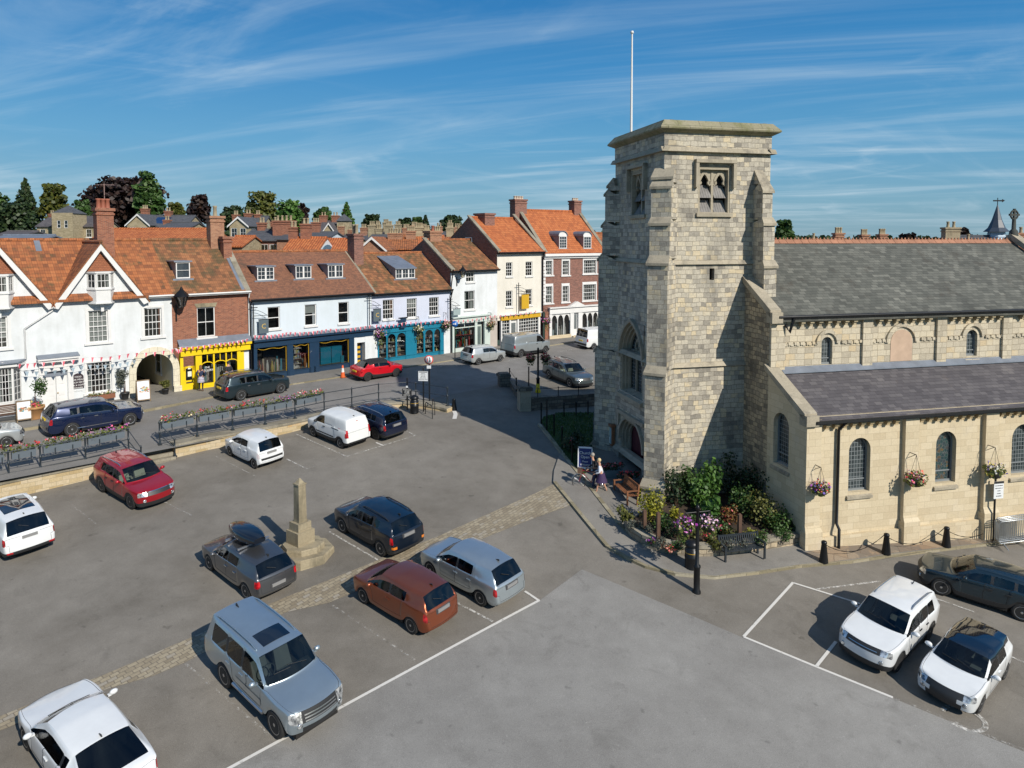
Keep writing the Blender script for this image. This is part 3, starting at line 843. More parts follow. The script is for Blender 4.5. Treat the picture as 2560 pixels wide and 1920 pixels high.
def dormer(fr,pr,rp,par,cols,rows,roof='flat',rmat=None,rise=.12,back=None,panes=1,blind=None):
	"""pr: photo rectangle of the dormer front; rp: (ye, ze, yr, zr) of the roof slope"""
	y = 1.0
	for _ in range(12):
		z0 = fr.px((pr[0] + pr[2]) / 2,pr[3],y)[1]; y = roofy(z0,*rp)
	x0,x1,z0,z1 = rect(*pr,fr,y)
	yb = min(roofy(z1 + rise,*rp),rp[2] - .1)
	mb = MB()
	mb.poly([fr(x0,y,z0),fr(x0,y,z1),fr(x0,yb,z1)],1); mb.poly([fr(x1,y,z1),fr(x1,y,z0),fr(x1,yb,z1)],1)
	mb.poly([fr(x0,y + .02,z0),fr(x1,y + .02,z0),fr(x1,y + .02,z1),fr(x0,y + .02,z1)],1)
	if roof == 'flat':
		mb.box(fr,x0 - .14,x1 + .14,y - .16,yb + .2,z1,z1 + .09,0)
	elif roof == 'slope':
		zb = z1 + rise; yb2 = roofy(zb,*rp)
		mb.prism([fr(x0 - .12,y - .2,z1),fr(x1 + .12,y - .2,z1),fr(x1 + .12,yb2,zb),fr(x0 - .12,yb2,zb)],Vector((0,0,.08)),0)
		mb.poly([fr(x0,y,z1),fr(x0,yb2,zb),fr(x0,yb,z1)],1)
	else:
		c = (x0 + x1) / 2; aa = arc(x0 - .1,x1 + .1,z1,z1 + rise * 2.2,'round',8)
		for (xa,za),(xb,zb) in zip(aa[:-1],aa[1:]):
			mb.hexa([fr(xa,y - .12,za),fr(xb,y - .12,zb),fr(xb,yb + .6,zb),fr(xa,yb + .6,za),fr(xa,y - .12,za + .06),fr(xb,y - .12,zb + .06),fr(xb,yb + .6,zb + .06),fr(xa,yb + .6,za + .06)],0)
		mb.poly([fr(p[0],y,p[1]) for p in aa],2)
	d = mb.build('dormer',[rmat or LEAD,LEAD,PAINTW],par)
	w = (x1 - x0) / panes
	for i in range(panes):
		window(fr,(x0 + w * i,x0 + w * (i + 1),z0 + .03,z1 - .01),cols,rows,d,y=y - .06,sill=False,sash=False,blind=blind)
	fm = MB(); fm.box(fr,x0 - .22,x1 + .22,y - .12,y - .02,z0 - .16,z0 + .02)
	fm.build('lead_apron',LEAD,d)
	return d
GOODS = confetti('window_goods',[(0,(.62,.5,.35)),(.12,(.70,.66,.6)),(.25,(.45,.18,.06)),(.36,(.05,.3,.4)),(.46,(.5,.05,.05)),(.56,(.72,.7,.68)),(.68,(.55,.4,.08)),(.78,(.12,.1,.09)),(.88,(.1,.28,.12))])
BOOKS = confetti('books_and_cards',[(0,(.7,.68,.62)),(.25,(.6,.5,.38)),(.4,(.75,.73,.7)),(.55,(.45,.2,.12)),(.66,(.3,.4,.45)),(.78,(.55,.5,.2)),(.88,(.15,.14,.16))])
PALES = confetti('pale_goods',[(0,(.72,.74,.7)),(.3,(.6,.68,.66)),(.5,(.75,.7,.62)),(.7,(.3,.45,.45)),(.85,(.7,.55,.5))])
def display(fr,x0,x1,z0,z1,par,n,mat,seed,y0=.15,y1=.75,tall=.5,shelves=0):
	rg = random.Random(seed); mb = MB()
	lv = [z0] + [z0 + (z1 - z0) * (i + 1) / (shelves + 1) for i in range(shelves)]
	for zl in lv:
		hmax = ((z1 - z0) / (shelves + 1)) * .85 if shelves else (z1 - z0) * tall
		if shelves and zl > z0: mb.box(fr,x0,x1,y0,y1,zl - .025,zl,0)
		for _ in range(max(2,n // len(lv))):
			w = rg.uniform(.07,.26); h = rg.uniform(.25,1) * hmax; x = rg.uniform(x0 + w,x1 - w) if x1 - x0 > 2 * w else (x0 + x1) / 2; y = rg.uniform(y0,y1)
			if rg.random() < .6: mb.box(fr,x - w / 2,x + w / 2,y,y + .03 + rg.random() * .15,zl,zl + h)
			else: mb.lathe(fr(x,y,zl),[(w * .3,0),(w * .5,h * .25),(w * .4,h * .6),(w * .2,h * .8),(w * .25,h)],8)
	d = mb.build('window_display',[mat],par)
	d['kind'] = 'stuff'
	return d
def shop_box(fr,x0,x1,z0,z1,par,depth=1.1,mat=None):
	mb = MB()
	mb.poly([fr(x0,depth,z0),fr(x1,depth,z0),fr(x1,depth,z1),fr(x0,depth,z1)])
	mb.poly([fr(x0,.05,z0),fr(x0,depth,z0),fr(x0,depth,z1),fr(x0,.05,z1)]); mb.poly([fr(x1,depth,z0),fr(x1,.05,z0),fr(x1,.05,z1),fr(x1,depth,z1)])
	mb.poly([fr(x0,.05,z0 + .02),fr(x1,.05,z0 + .02),fr(x1,depth,z0 + .02),fr(x0,depth,z0 + .02)],1); mb.poly([fr(x0,depth,z1),fr(x1,depth,z1),fr(x1,.05,z1),fr(x0,.05,z1)])
	mb.build('shop_interior',[mat or plain('shop_back',(.045,.035,.03),.9),plain('shop_shelf',(.30,.24,.17),.7)],par)
def panes(fr,x0,x1,z0,z1,par,y=.06,name='shop_window'):
	mb = MB(); mb.poly([fr(x0,y,z0),fr(x1,y,z0),fr(x1,y,z1),fr(x0,y,z1)])
	return mb.build(name,GLASS,par)
def text(par,body,fr,x,y,z,size,mat,name='lettering',align='CENTER',ext=.004):
	cu = bpy.data.curves.new(name,'FONT'); cu.body = body; cu.size = size; cu.align_x = align; cu.align_y = 'CENTER'; cu.extrude = ext; cu.resolution_u = 2
	tmp = bpy.data.objects.new('tmp',cu); COL.objects.link(tmp)
	dg = bpy.context.evaluated_depsgraph_get()
	me = bpy.data.meshes.new_from_object(tmp.evaluated_get(dg))
	bpy.data.objects.remove(tmp)
	me.materials.clear(); me.materials.append(mat)
	o = bpy.data.objects.new(name,me); COL.objects.link(o)
	M = Matrix((fr.X,Vector((0,0,1)),-fr.Y)).transposed().to_4x4()
	org = ORG[par] if par in ORG else Vector((0,0,0))
	o.parent = par; o.matrix_local = Matrix.Translation(fr(x,y,z) - org) @ M
	ORG[o] = org
	return o
TXW = plain('white_lettering',(.8,.8,.78),.5,vary=0)
TXG = plain('gilt_lettering',(.55,.38,.1),.4,vary=0)
TXK = plain('black_lettering',(.02,.02,.02),.5,vary=0)
ZB = 5.1
# ------------------------------------------------------------------ the white inn with its gables
def S(x,y,off=0): return ST.px(x,y,off)
sW,sBrick,sNavy,sTeal,sPale,sTall = S(433,900)[0],S(623,800)[0],S(929,740)[0],S(1126,750)[0],S(1243,700)[0],S(1356,700)[0]
xL = -27.5
inn = thing('inn',ST(-15,0,ZB),'white rendered inn with steep tile hung gables and an arched passage','inn')
YR = 4.0
zr_inn = S(150,600,YR)[1]; ze_inn = S(363,739,-.3)[1]
gv = S(130,763); ga = S(248,610); gr = S(363,752)
gw = ga[0] - gv[0]
g1 = (gv[0] - gw,ga[1])
holes = []
W2 = rect(221,776,270,856); W3 = rect(360,769,404,842); WL = rect(-35,792,19,872)
DOOR = rect(113,927,169,1016); TRI = rect(217,905,279,980); ARCH = rect(340,884,432,990); BAY = rect(-60,925,54,1005)
wm = MB()
wall_holes(wm,ST,xL,sW,ZB,gv[1] + .05,[W2,W3,WL,DOOR,TRI,ARCH])
for gx in (g1,ga):
	wm.poly([ST(gx[0] - gw,0,gv[1] + .05),ST(gx[0] + gw,0,gv[1] + .05),ST(gx[0],0,gx[1])])
wm.poly([ST(xL,8,ZB),ST(xL,0,ZB),ST(xL,0,gv[1]),ST(xL,8,gv[1])])
apts = arc(ARCH[0],ARCH[1],ARCH[3] - (ARCH[1] - ARCH[0]) / 2,ARCH[3])
fill_above(wm,ST,0,apts,ARCH[3])
wm.box(ST,ga[0] + gw + .0,sW - .01,-.004,0,ze_inn - .9,ze_inn - .1)
wm.build('wall',WHITE,inn)
# gables: bargeboards, tile hanging, roofs
for gi,gx in enumerate((g1,ga)):
	bm_ = MB()
	for sgn in (-1,1):
		f = (gx[0] + sgn * (gw + .05),gv[1] - .12); t = (gx[0],gx[1] + .02)
		pl = [ST(f[0],-.36,f[1]),ST(t[0],-.36,t[1]),ST(t[0],-.36,t[1] - .42),ST(f[0] - sgn * .3,-.36,f[1] - .12)]
		bm_.prism(pl if sgn > 0 else pl[::-1],ST.Y * .12)
		pl2 = [ST(f[0],-.35,f[1] - .02),ST(t[0],-.35,t[1] - .02),ST(t[0],0,t[1] - .02),ST(f[0],0,f[1] - .02)]
		bm_.prism(pl2,Vector((0,0,-.05)))
	bm_.build('bargeboard',PAINTW,inn)
	th = MB(); zt = rect(210,626,292,680)[2] + .05
	k = (gx[1] - zt) / (gx[1] - gv[1])
	th.prism([ST(gx[0] - gw * k * .86,-.02,zt),ST(gx[0] + gw * k * .86,-.02,zt),ST(gx[0],-.02,gx[1] - .5)],ST.Y * -.05)
	th.build('tile_hanging',ROSE if False else tiles('hung_tiles',.17,.11,[(0,(.22,.075,.035)),(1,(.33,.12,.055))],(.1,.04,.02),offset=.5,course=.012) if gi == 0 else bpy.data.materials['hung_tiles'],inn)
	rm = MB()
	for sgn in (-1,1):
		a = [ST(gx[0] + sgn * (gw + .1),-.4,gv[1] - .02),ST(gx[0],-.4,gx[1] + .14),ST(gx[0],YR,gx[1] + .14),ST(gx[0] + sgn * (gw + .1),.2,gv[1] - .02)]
		rm.prism(a if sgn < 0 else a[::-1],Vector((0,0,-.12)))
	ro = rm.build('roof',PANT,inn)
	rt = MB(); rt.tube([ST(gx[0],-.4,gx[1] + .14),ST(gx[0],YR,gx[1] + .14)],.12,7); rt.build('ridge_tiles',PANT,ro)
vm = MB(); vm.prism([ST(gv[0] - .16,-.2,gv[1] + .05),ST(gv[0] + .16,-.2,gv[1] + .05),ST(gv[0] + .16,YR - .1,zr_inn - .1),ST(gv[0] - .16,YR - .1,zr_inn - .1)],Vector((0,0,.09))); vm.build('lead_valley',LEAD,inn)
roof_slabs(ST,xL - .2,sW,-.38,ze_inn,YR,zr_inn,9.2,ze_inn - .4,PANT,inn)
# oriel windows high in the gables
for gi,gx in enumerate((g1,ga)):
	o = rect(214,682,281,756); w_ = (o[1] - o[0]); x0,x1 = gx[0] - w_ / 2,gx[0] + w_ / 2; zm = rect(214,682,281,722)[2]
	om = MB(); pj = .62; c = .34
	outl = [(x0,0),(x0 + c,-pj),(x1 - c,-pj),(x1,0)]
	for (a,b) in zip(outl[:-1],outl[1:]):
		om.poly([ST(a[0],a[1],o[2]),ST(b[0],b[1],o[2]),ST(b[0],b[1],zm),ST(a[0],a[1],zm)])
	for z in (o[2] - .05,zm - .04,o[3]):
		om.prism([ST(x0 - .06,0,z),ST(x0 + c - .04,-pj - .06,z),ST(x1 - c + .04,-pj - .06,z),ST(x1 + .06,0,z)],Vector((0,0,.09)))
	om.box(ST,gx[0] - .08,gx[0] + .08,-.3,0,o[2] - .55,o[2] - .05)
	ob = om.build('oriel_bay',PAINTW,inn)
	for i,(a,b) in enumerate(zip(outl[:-1],outl[1:])):
		p,q = ST(a[0],a[1],0),ST(b[0],b[1],0); d = (q - p); L = d.length
		window(Frame((p.x,p.y),d.normalized()),(.03,L - .03,zm + .05,o[3]),(2,3,2)[i],2,ob,y=.0,sill=False,sash=False,curtain=.2 if i == 1 else 0)
window(ST,W2,4,6,inn,surround=.16,blind=.97); window(ST,W3,4,4,inn,surround=.15); window(ST,WL,4,6,inn,surround=.16,blind=.7)
window(ST,TRI,6,5,inn,surround=.12,sash=False,curtain=.22)
fb = thing('window_box',ST((TRI[0] + TRI[1]) / 2,-.15,TRI[2] - .3),'brown window box of yellow and orange flowers under the inn window','window box')
mb = MB(); mb.box(ST,TRI[0] - .02,TRI[1] + .1,-.36,-.12,TRI[2] - .42,TRI[2] - .14); mb.build('box',plain('box_brown',(.22,.085,.045),.6),fb)
lf,bl = MB(),MB(); rg = random.Random(3)
for i in range(9):
	c = ST(TRI[0] + .1 + i * (TRI[1] - TRI[0]) / 9,-.24,TRI[2] - .1)
	bush(lf,c,.18,.14,.14,18,.09,rg); bush(bl,c + Vector((0,0,.06)),.16,.14,.1,5,.07,rg)
lf.build('leaves',LEAFS,fb); bl.build('flowers',BLOOMW,fb)
# canopied bay at street level, on the far left
bm_ = MB(); bx0,bx1,bz0,bz1 = BAY
bx0 = xL + .3
outl = [(bx0,0),(bx0,-.6),(bx1 - .5,-.6),(bx1,0)]
for a,b in zip(outl[:-1],outl[1:]): bm_.poly([ST(a[0],a[1],ZB),ST(b[0],b[1],ZB),ST(b[0],b[1],bz0),ST(a[0],a[1],bz0)])
zc_ = rect(0,896,70,912)
bm_.prism([ST(bx0 - .2,0,zc_[2]),ST(bx0 - .2,-.8,zc_[2]),ST(bx1 - .3,-.8,zc_[2]),ST(bx1 + .25,0,zc_[2])],Vector((0,0,.22)))
bay = bm_.build('bay_window',PAINTW,inn)
lm = MB(); lm.prism([ST(bx0 - .3,0,zc_[2] + .23),ST(bx0 - .3,-.95,zc_[2] + .22),ST(bx1 - .25,-.95,zc_[2] + .22),ST(bx1 + .3,0,zc_[2] + .23)],Vector((0,0,.07))); lm.build('canopy',LEAD,bay)
xx = bx0
while xx < bx1 - .6:
	window(ST,(xx + .02,min(xx + 1.25,bx1 - .5),bz0,zc_[2]),4,5,bay,y=-.6,sill=False,sash=False,curtain=.25); xx += 1.27
p,q = ST(bx1 - .5,-.6,0),ST(bx1,0,0); d = q - p
window(Frame((p.x,p.y),d.normalized()),(.03,d.length - .03,bz0,zc_[2]),2,5,bay,y=0,sill=False,sash=False)
# double door with a hood
dm = MB(); x0,x1,z0,z1 = DOOR; zl = z1 - .35
for a,b in ((x0,(x0 + x1) / 2 - .01),((x0 + x1) / 2 + .01,x1)):
	dm.box(ST,a,b,.1,.15,ZB,zl)
	for zz0,zz1 in ((.15,.75),(.85,1.45),(1.55,zl - ZB - .1)): dm.box(ST,a + .12,b - .12,.085,.1,ZB + zz0,ZB + zz1)
dm.box(ST,x0,x1,.1,.14,zl,z1,1)
d_ = dm.build('door',[PAINTW,LEAD],inn)
kb = MB(); kb.ball(ST((x0 + x1) / 2 + .08,.07,ZB + 1.0),.04); kb.build('handle',plain('brass',(.5,.3,.08),.3,metal=.9),d_)
hm = MB(); hr = rect(93,882,192,902)
hm.box(ST,x0 - .3,x0 - .02,-.12,.0,ZB,hr[2]); hm.box(ST,x1 + .02,x1 + .3,-.12,.0,ZB,hr[2]); hm.box(ST,x0 - .3,x1 + .3,-.1,0,z1,hr[2])
hm.box(ST,hr[0],hr[1],-.45,0,hr[2],hr[2] + .14); hm.box(ST,hr[0] - .06,hr[1] + .06,-.55,0,hr[2] + .14,hr[2] + .24)
hd = hm.build('door_hood',PAINTW,inn)
lm = MB(); lm.prism([ST(hr[0] - .06,-.56,hr[2] + .243),ST(hr[1] + .06,-.56,hr[2] + .243),ST(hr[1] + .06,0,hr[2] + .4),ST(hr[0] - .06,0,hr[2] + .4)],Vector((0,0,.04))); lm.build('hood_lead',LEAD,hd)
# arched carriage passage
am = MB(); sp = apts[0][1]
outp = arc(ARCH[0] - .42,ARCH[1] + .42,sp,ARCH[3] + .46)
arch_ring(am,ST,-.09,.05,apts,outp)
am.box(ST,ARCH[0] - .42,ARCH[0],-.09,.05,ZB,sp); am.box(ST,ARCH[1],ARCH[1] + .42,-.09,.05,ZB,sp); am.box(ST,ARCH[1] + .0,ARCH[1] + .5,-.2,.0,ZB,ZB + .5)
am.build('arch_surround',brickmat('cream_voussoirs',.5,.42,.012,[(0,(.66,.61,.47)),(1,(.72,.67,.53))],(.38,.34,.26),bumps=.3),inn)
pm = MB(); PD = 7.5
pm.poly([ST(ARCH[0],.14,ZB),ST(ARCH[0],PD,ZB),ST(ARCH[0],PD,ARCH[3]),ST(ARCH[0],.14,ARCH[3])]); pm.poly([ST(ARCH[1],PD,ZB),ST(ARCH[1],.14,ZB),ST(ARCH[1],.14,ARCH[3]),ST(ARCH[1],PD,ARCH[3])])
pm.poly([ST(ARCH[0],PD,ZB),ST(ARCH[1],PD,ZB),ST(ARCH[1],PD,ARCH[3]),ST(ARCH[0],PD,ARCH[3])]); pm.poly([ST(ARCH[0],.14,ARCH[3]),ST(ARCH[1],.14,ARCH[3]),ST(ARCH[1],PD,ARCH[3]),ST(ARCH[0],PD,ARCH[3])])
pm.poly([ST(ARCH[0],0,ZB + .115),ST(ARCH[1],0,ZB + .115),ST(ARCH[1],PD,ZB + .115),ST(ARCH[0],PD,ZB + .115)],1)
pm.build('passage',[CREAMP,A_PAVE],inn)
fr_ = Frame(ST(ARCH[1],3.3,0)[:2],-ST.Y); window(fr_,(0,1.1,ZB + 1.0,ZB + 2.6),1,2,inn,y=-.06,sill=True)
pipe(ST,[(gv[0],-.12,gv[1] - .3),(S(62,858)[0],-.1,S(62,822)[1]),(S(62,858)[0],-.1,zc_[2] + .3)],inn,PAINTW)
gutter(ST,gr[0] + .1,sW,-.42,ze_inn - .06,inn,PAINTW)
mbd = thing('menu_board',ST(S(195,950)[0],-.05,S(195,971)[1]),'dark arched menu board on the inn wall between door and window','menu board')
r = rect(181,933,209,971); bmx = MB(); bmx.prism([ST(r[0],-.05,r[2])] + [ST(r[1],-.05,r[2])] + [ST(a,-.05,b) for a,b in arc(r[0],r[1],r[3] - .25,r[3])[::-1]],ST.Y * .04)
bmx.build('board',plain('board_maroon',(.035,.022,.028),.5),mbd)
for i in range(6): text(mbd,('FOOD','BAR MEALS','LUNCH SERVED','TEA & COFFEE','DINNER','ROOMS')[i],ST,(r[0] + r[1]) / 2,-.056,r[3] - .22 - i * .17,.13,TXW)
# ------------------------------------------------------------------ brick house with the yellow shop
bh = thing('brick_house',ST((sW + sBrick) / 2,0,ZB),'red brick house with a bright yellow shopfront and single dormer','shop')
BW = rect(493,768,538,842); YZ = rect(450,858,622,878)
shopz = S(535,862)[1]
wm = MB(); wall_holes(wm,ST,sW,sBrick,shopz,ze_inn,[BW]); gable_wall(wm,ST,sBrick - .02,0,9,ZB,ze_inn,YR,zr_inn,1)
wm.build('wall',BRICK,bh)
rp = (-.38,ze_inn,YR,zr_inn)
roof_slabs(ST,sW,sBrick - .35,-.38,ze_inn,YR,zr_inn,9.2,ze_inn - .4,PANTD,bh)
verge(ST,sBrick - .2,-.3,ze_inn - .1,YR,zr_inn + .06,COPE,bh,.42); vl = MB(); vl.prism([ST(sBrick - .62,-.3,ze_inn + .05),ST(sBrick - .4,-.3,ze_inn + .05),ST(sBrick - .4,YR,zr_inn + .06),ST(sBrick - .62,YR,zr_inn + .06)],Vector((0,0,.03))); vl.build('verge_flashing',LEAD,bh)
window(ST,BW,2,2,bh,lintel=STONE)
dormer(ST,(439,655,474,697),rp,bh,1,2,'flat',rise=.1)
gutter(ST,sW,sBrick,-.44,ze_inn - .08,bh,PAINTW); pipe(ST,[(sBrick - .1,-.4,ze_inn - .1),(sBrick - .06,-.1,ze_inn - .7),(sBrick - .06,-.1,shopz + .2)],bh,PAINTW)
c1_ = S(261,560,1.9); chimney(ST,c1_[0],2.1,.98,.9,ze_inn,S(261,522,2.1)[1],BRICK,inn,3,plain('pot_red',(.30,.10,.06),.7),.62)
tv = thing('tv_aerial',ST(c1_[0] + .1,2.1,S(261,505,2.1)[1]),'thin tv aerial on the tall brick chimney of the white inn','aerial'); mb = MB(); zt_ = S(258,459,2.1)[1]; zb_ = S(261,522,2.1)[1]
mb.tube([ST(c1_[0] + .1,2.1,zb_),ST(c1_[0] + .1,2.1,zt_)],.025,5); mb.tube([ST(c1_[0] - .4,2.1,zt_ - .1),ST(c1_[0] + .7,2.1,zt_ - .05)],.015,4)
for i in range(7): mb.tube([ST(c1_[0] - .35 + i * .16,1.8,zt_ - .1),ST(c1_[0] - .35 + i * .16,2.4,zt_ - .08)],.01,4)
mb.tube([ST(c1_[0],1.7,zt_ - .6),ST(c1_[0] + .5,2.5,zt_ - .7)],.012,4); mb.build('mast',plain('aerial_grey',(.3,.2,.18),.5),tv)
chimney(ST,S(538,560,3.6)[0],3.6,1.0,.8,zr_inn - 1.5,S(538,541,3.6)[1],BRICKO,bh,1,STONE,.75); chimney(ST,S(560,620,3)[0],2.6,.6,.6,ze_inn + 1,S(560,592,2.6)[1],BRICK,bh,0)
# yellow shopfront
sf = MB(); f0,f1 = S(452,880,-.35)[0],S(626,860,-.35)[0]; fz1 = S(535,863,-.35)[1]; fz0 = S(535,884,-.35)[1]
sf.box(ST,f0,f1,-.35,0,fz0 + .02,fz1); sf.box(ST,f0 - .08,f1 + .06,-.48,0,fz1 - .14,fz1 + .04)
base = S(546,955)[1]
dr = rect(457,905,486,980); w1 = rect(502,892,530,955); w2 = rect(534,886,562,952); w3 = rect(563,884,590,950)
sf.box(ST,dr[1] + .02,w1[0],-.25,.1,ZB,fz0); sf.box(ST,w1[0],w3[1] + .2,-.25,.02,ZB,w2[2])
sf.box(ST,w1[1],w2[0],-.25,-.1,w2[2],fz0 + .02); sf.box(ST,w2[1] - .03,w3[0] + .03,-.25,-.1,w2[2],fz0 + .02); sf.box(ST,w3[1],w3[1] + .25,-.25,.1,w2[2],fz0 + .02)
pil = rect(598,885,609,950); sf.box(ST,pil[0],pil[1],-.12,.05,ZB,fz0 + .02); sf.box(ST,f0,dr[0],-.18,.1,ZB,fz0 + .02)
for w in (w1,w2,w3):
	a_ = arc(w[0],w[1],w2[3] - .62,w2[3] - .42,'round',8); b_ = [(x,z + .06) for x,z in a_]; arch_ring(sf,ST,-.22,-.14,a_,b_)
	sf.box(ST,(w[0] + w[1]) / 2 - .025,(w[0] + w[1]) / 2 + .025,-.22,-.14,w2[3] - .38,fz0 + .02)
for w in (w1,w2): sf.box(ST,w[0] + .1,w[1] - .1,-.27,-.25,ZB + .25,w2[2] - .15)
shf = sf.build('shopfront',YELLOW,bh)
wr = MB(); wr.box(ST,pil[1],sBrick - .1,-.06,.05,ZB,fz0 + .1); wr.build('side_pier',WHITE,bh)
lm = MB(); lm.prism([ST(f0 - .1,-.5,fz1 + .045),ST(f1 + .08,-.5,fz1 + .045),ST(f1 + .08,.0,fz1 + .5),ST(f0 - .1,.0,fz1 + .5)],Vector((0,0,.05))); lm.build('shopfront_lead_roof',LEAD,bh)
dm = MB(); za = dr[3] - .28
dm.box(ST,dr[0],dr[0] + .16,-.1,-.05,ZB + .06,za); dm.box(ST,dr[1] - .16,dr[1],-.1,-.05,ZB + .06,za); dm.box(ST,dr[0] + .16,dr[1] - .16,-.1,-.05,ZB + .06,ZB + .75)
a_ = arc(dr[0] + .12,dr[1] - .12,za - .3,za - .08,'round',8); fill_above(dm,ST,-.1,[(dr[0],za - .3)] + a_ + [(dr[1],za - .3)],za)
dm.box(ST,(dr[0] + dr[1]) / 2 - .2,(dr[0] + dr[1]) / 2 + .2,-.115,-.1,ZB + .55,ZB + .64,1)
dd = dm.build('door',[YELLOW,TRIM],bh); panes(ST,dr[0] + .1,dr[1] - .1,ZB + .7,za,dd,-.07,'door_glass')
nt_ = MB(); nt_.box(ST,dr[0] + .3,dr[0] + .55,-.08,-.075,ZB + 1.0,ZB + 1.35); nt_.box(ST,dr[0] + .32,dr[0] + .5,-.08,-.075,ZB + 1.5,ZB + 1.72); nt_.build('notice',plain('notice_paper',(.75,.75,.6),.6),dd)
shop_box(ST,w1[0],w3[1],w2[2],fz0,bh,1.2); panes(ST,w1[0],w3[1],w2[2],fz0 + .02,shf,-.17)
display(ST,w1[0] + .1,w3[1] - .1,w2[2],fz0,bh,46,PALES,21,.02,.7,.62)
text(shf,'THE',ST,(w1[0] + w1[1]) / 2,-.19,w2[3] - .78,.17,TXW); text(shf,'GALLERY',ST,(w1[0] + w1[1]) / 2,-.19,w2[3] - .98,.2,TXW)
# ------------------------------------------------------------------ navy shop (long low house)
nv = thing('long_shop_house',ST((sNavy + sBrick) / 2,0,ZB),'long pale blue house with three dormers above a dark navy shopfront','shop')
ze = S(780,739,-.3)[1]; YN = 4.2; zr = S(724,628,YN)[1]
nA,nB,nC = rect(669,767,700,822),rect(762,761,791,814),rect(846,755,872,808)
shz = S(780,835)[1]
wm = MB(); wall_holes(wm,ST,sBrick,sNavy,shz,ze,[nA,nB,nC]); gable_wall(wm,ST,sBrick + .02,0,9,ZB,ze,YN,zr,-1); gable_wall(wm,ST,sNavy,0,9,ZB,ze,YN,zr,1)
wm.build('wall',PALEB,nv)
rpn = (-.38,ze,YN,zr)
roof_slabs(ST,sBrick - .1,sNavy,-.38,ze,YN,zr,9.2,ze,ROSE,nv,ridge=PANT)
for i,r_ in enumerate((nA,nB,nC)): window(ST,r_,1,2,nv,blind=.42 if i == 1 else None)
for i,pr in enumerate(((642,667,684,701),(738,664,777,697),(819,662,856,695))): dormer(ST,pr,rpn,nv,2,3 if i == 0 else 2,'flat',rise=.08,panes=2,blind=.9 if i == 0 else (.4 if i == 1 else None))
gutter(ST,sBrick,sNavy,-.44,ze - .08,nv)
pipe(ST,[(sBrick + .06,-.42,ze - .08),(sBrick + .06,-.1,ze - .5),(sBrick + .06,-.1,ZB)],nv)
sf = MB(); z1f = S(780,838,-.3)[1]; z0f = S(760,858,-.2)[1]
bz = S(760,925,-.1)[1]
x0,x1 = sBrick + .22,S(886,880)[0]
sf.box(ST,x0,sNavy,-.2,.02,z0f,z1f - .1); sf.box(ST,x0 - .05,sNavy + .05,-.4,.02,z1f - .1,z1f + .05)
D1,D2,D3 = rect(641,866,716,931),rect(731,860,772,921),rect(796,850,871,912)
zt_ = z0f; zb_ = (D1[2] + D2[2] + D3[2]) / 3
for a,b in ((x0,D1[0]),(D1[1],D2[0]),(D2[1],D3[0]),(D3[1],x1)): sf.box(ST,a,b,-.16,.1,ZB,zt_)
for D in (D1,D2,D3): sf.box(ST,D[0],D[1],-.08,.08,ZB,zb_); sf.box(ST,D[0],D[1],-.12,.02,zb_ - .06,zb_)
for a in (D1[1] + .1,D2[1] + .05,D3[0] - .5): sf.box(ST,a,a + .42,-.22,-.1,ZB,ZB + .55)
sf.box(ST,x0,D1[0],-.2,-.1,ZB,ZB + .5)
shf = sf.build('shopfront',NAVY,nv)
lm = MB(); lm.prism([ST(x0 - .1,-.42,z1f + .053),ST(sNavy + .05,-.42,z1f + .053),ST(sNavy + .05,.0,z1f + .2),ST(x0 - .1,.0,z1f + .2)],Vector((0,0,.03))); lm.build('shopfront_lead_roof',LEAD,nv)
gm = MB()
for D in (D1,D2,D3):
	for i in range(14):
		u = i / 13; x = D[0] + (D[1] - D[0]) * u; z = zt_ - .16 + .07 * math.cos(u * math.pi * 4) * (1 - .5 * math.sin(math.pi * u))
		if i: gm.tube([p_,ST(x,-.02,z)],.018,4)
		p_ = ST(x,-.02,z)
	for a in (D[0] + .03,D[1] - .03): gm.tube([ST(a,-.02,zb_),ST(a,-.02,zt_)],.02,4)
gm.build('gilt_tracery',GOLD,shf)
for i,D in enumerate((D1,D2,D3)):
	panes(ST,D[0],D[1],zb_,zt_,shf,-.01); shop_box(ST,D[0],D[1],zb_,zt_,nv,1.3)
display(ST,D1[0] + .1,D1[1] - .1,zb_ + .02,zt_,nv,26,GOODS,31,.1,.8,.55)
display(ST,D2[0] + .05,D2[0] + (D2[1] - D2[0]) * .6,zb_ + .02,zt_,nv,30,BOOKS,32,.1,.35,.5,shelves=4)
display(ST,D2[0] + (D2[1] - D2[0]) * .65,D2[1],zb_ + .02,zt_,nv,6,GOODS,33,.1,.5,.6)
display(ST,D3[0] + (D3[1] - D3[0]) * .7,D3[1] - .05,zb_ + .02,zt_,nv,10,GOODS,34,.1,.8,.5)
cm = MB(); cx = D3[0] + .35
for a in (0,.95): cm.box(ST,cx + a,cx + a + .9,.3,.7,zb_ + .05,zb_ + 1.35)
cm.build('blue_cabinet',plain('cabinet_blue',(.02,.30,.45),.5),nv)
dr = rect(890,850,910,903)
dm = MB(); dm.box(ST,dr[0],dr[1],.35,.4,ZB,z0f - .1); dm.box(ST,dr[0] - .25,dr[0],-.18,.4,ZB,z0f + .02,1); dm.box(ST,dr[1],sNavy + .9 if False else sNavy + .15,-.18,.4,ZB,z0f + .02,1)
dm.box(ST,dr[0] - .06,dr[1] + .06,-.15,.3,z0f - .45,z0f,1)
for i in range(5): dm.box(ST,dr[0] + .2,dr[1] - .15,.33,.35,ZB + .3 + i * .38,ZB + .5 + i * .38,2)
dm.build('door',[NAVY,WHITE,GOLD],nv)
chx = S(884,620,YN - .5); chimney(ST,chx[0],YN - .8,.9,1.1,ze + .8,S(884,585,YN - .8)[1],BRICK2,nv,2,STONE,.8)
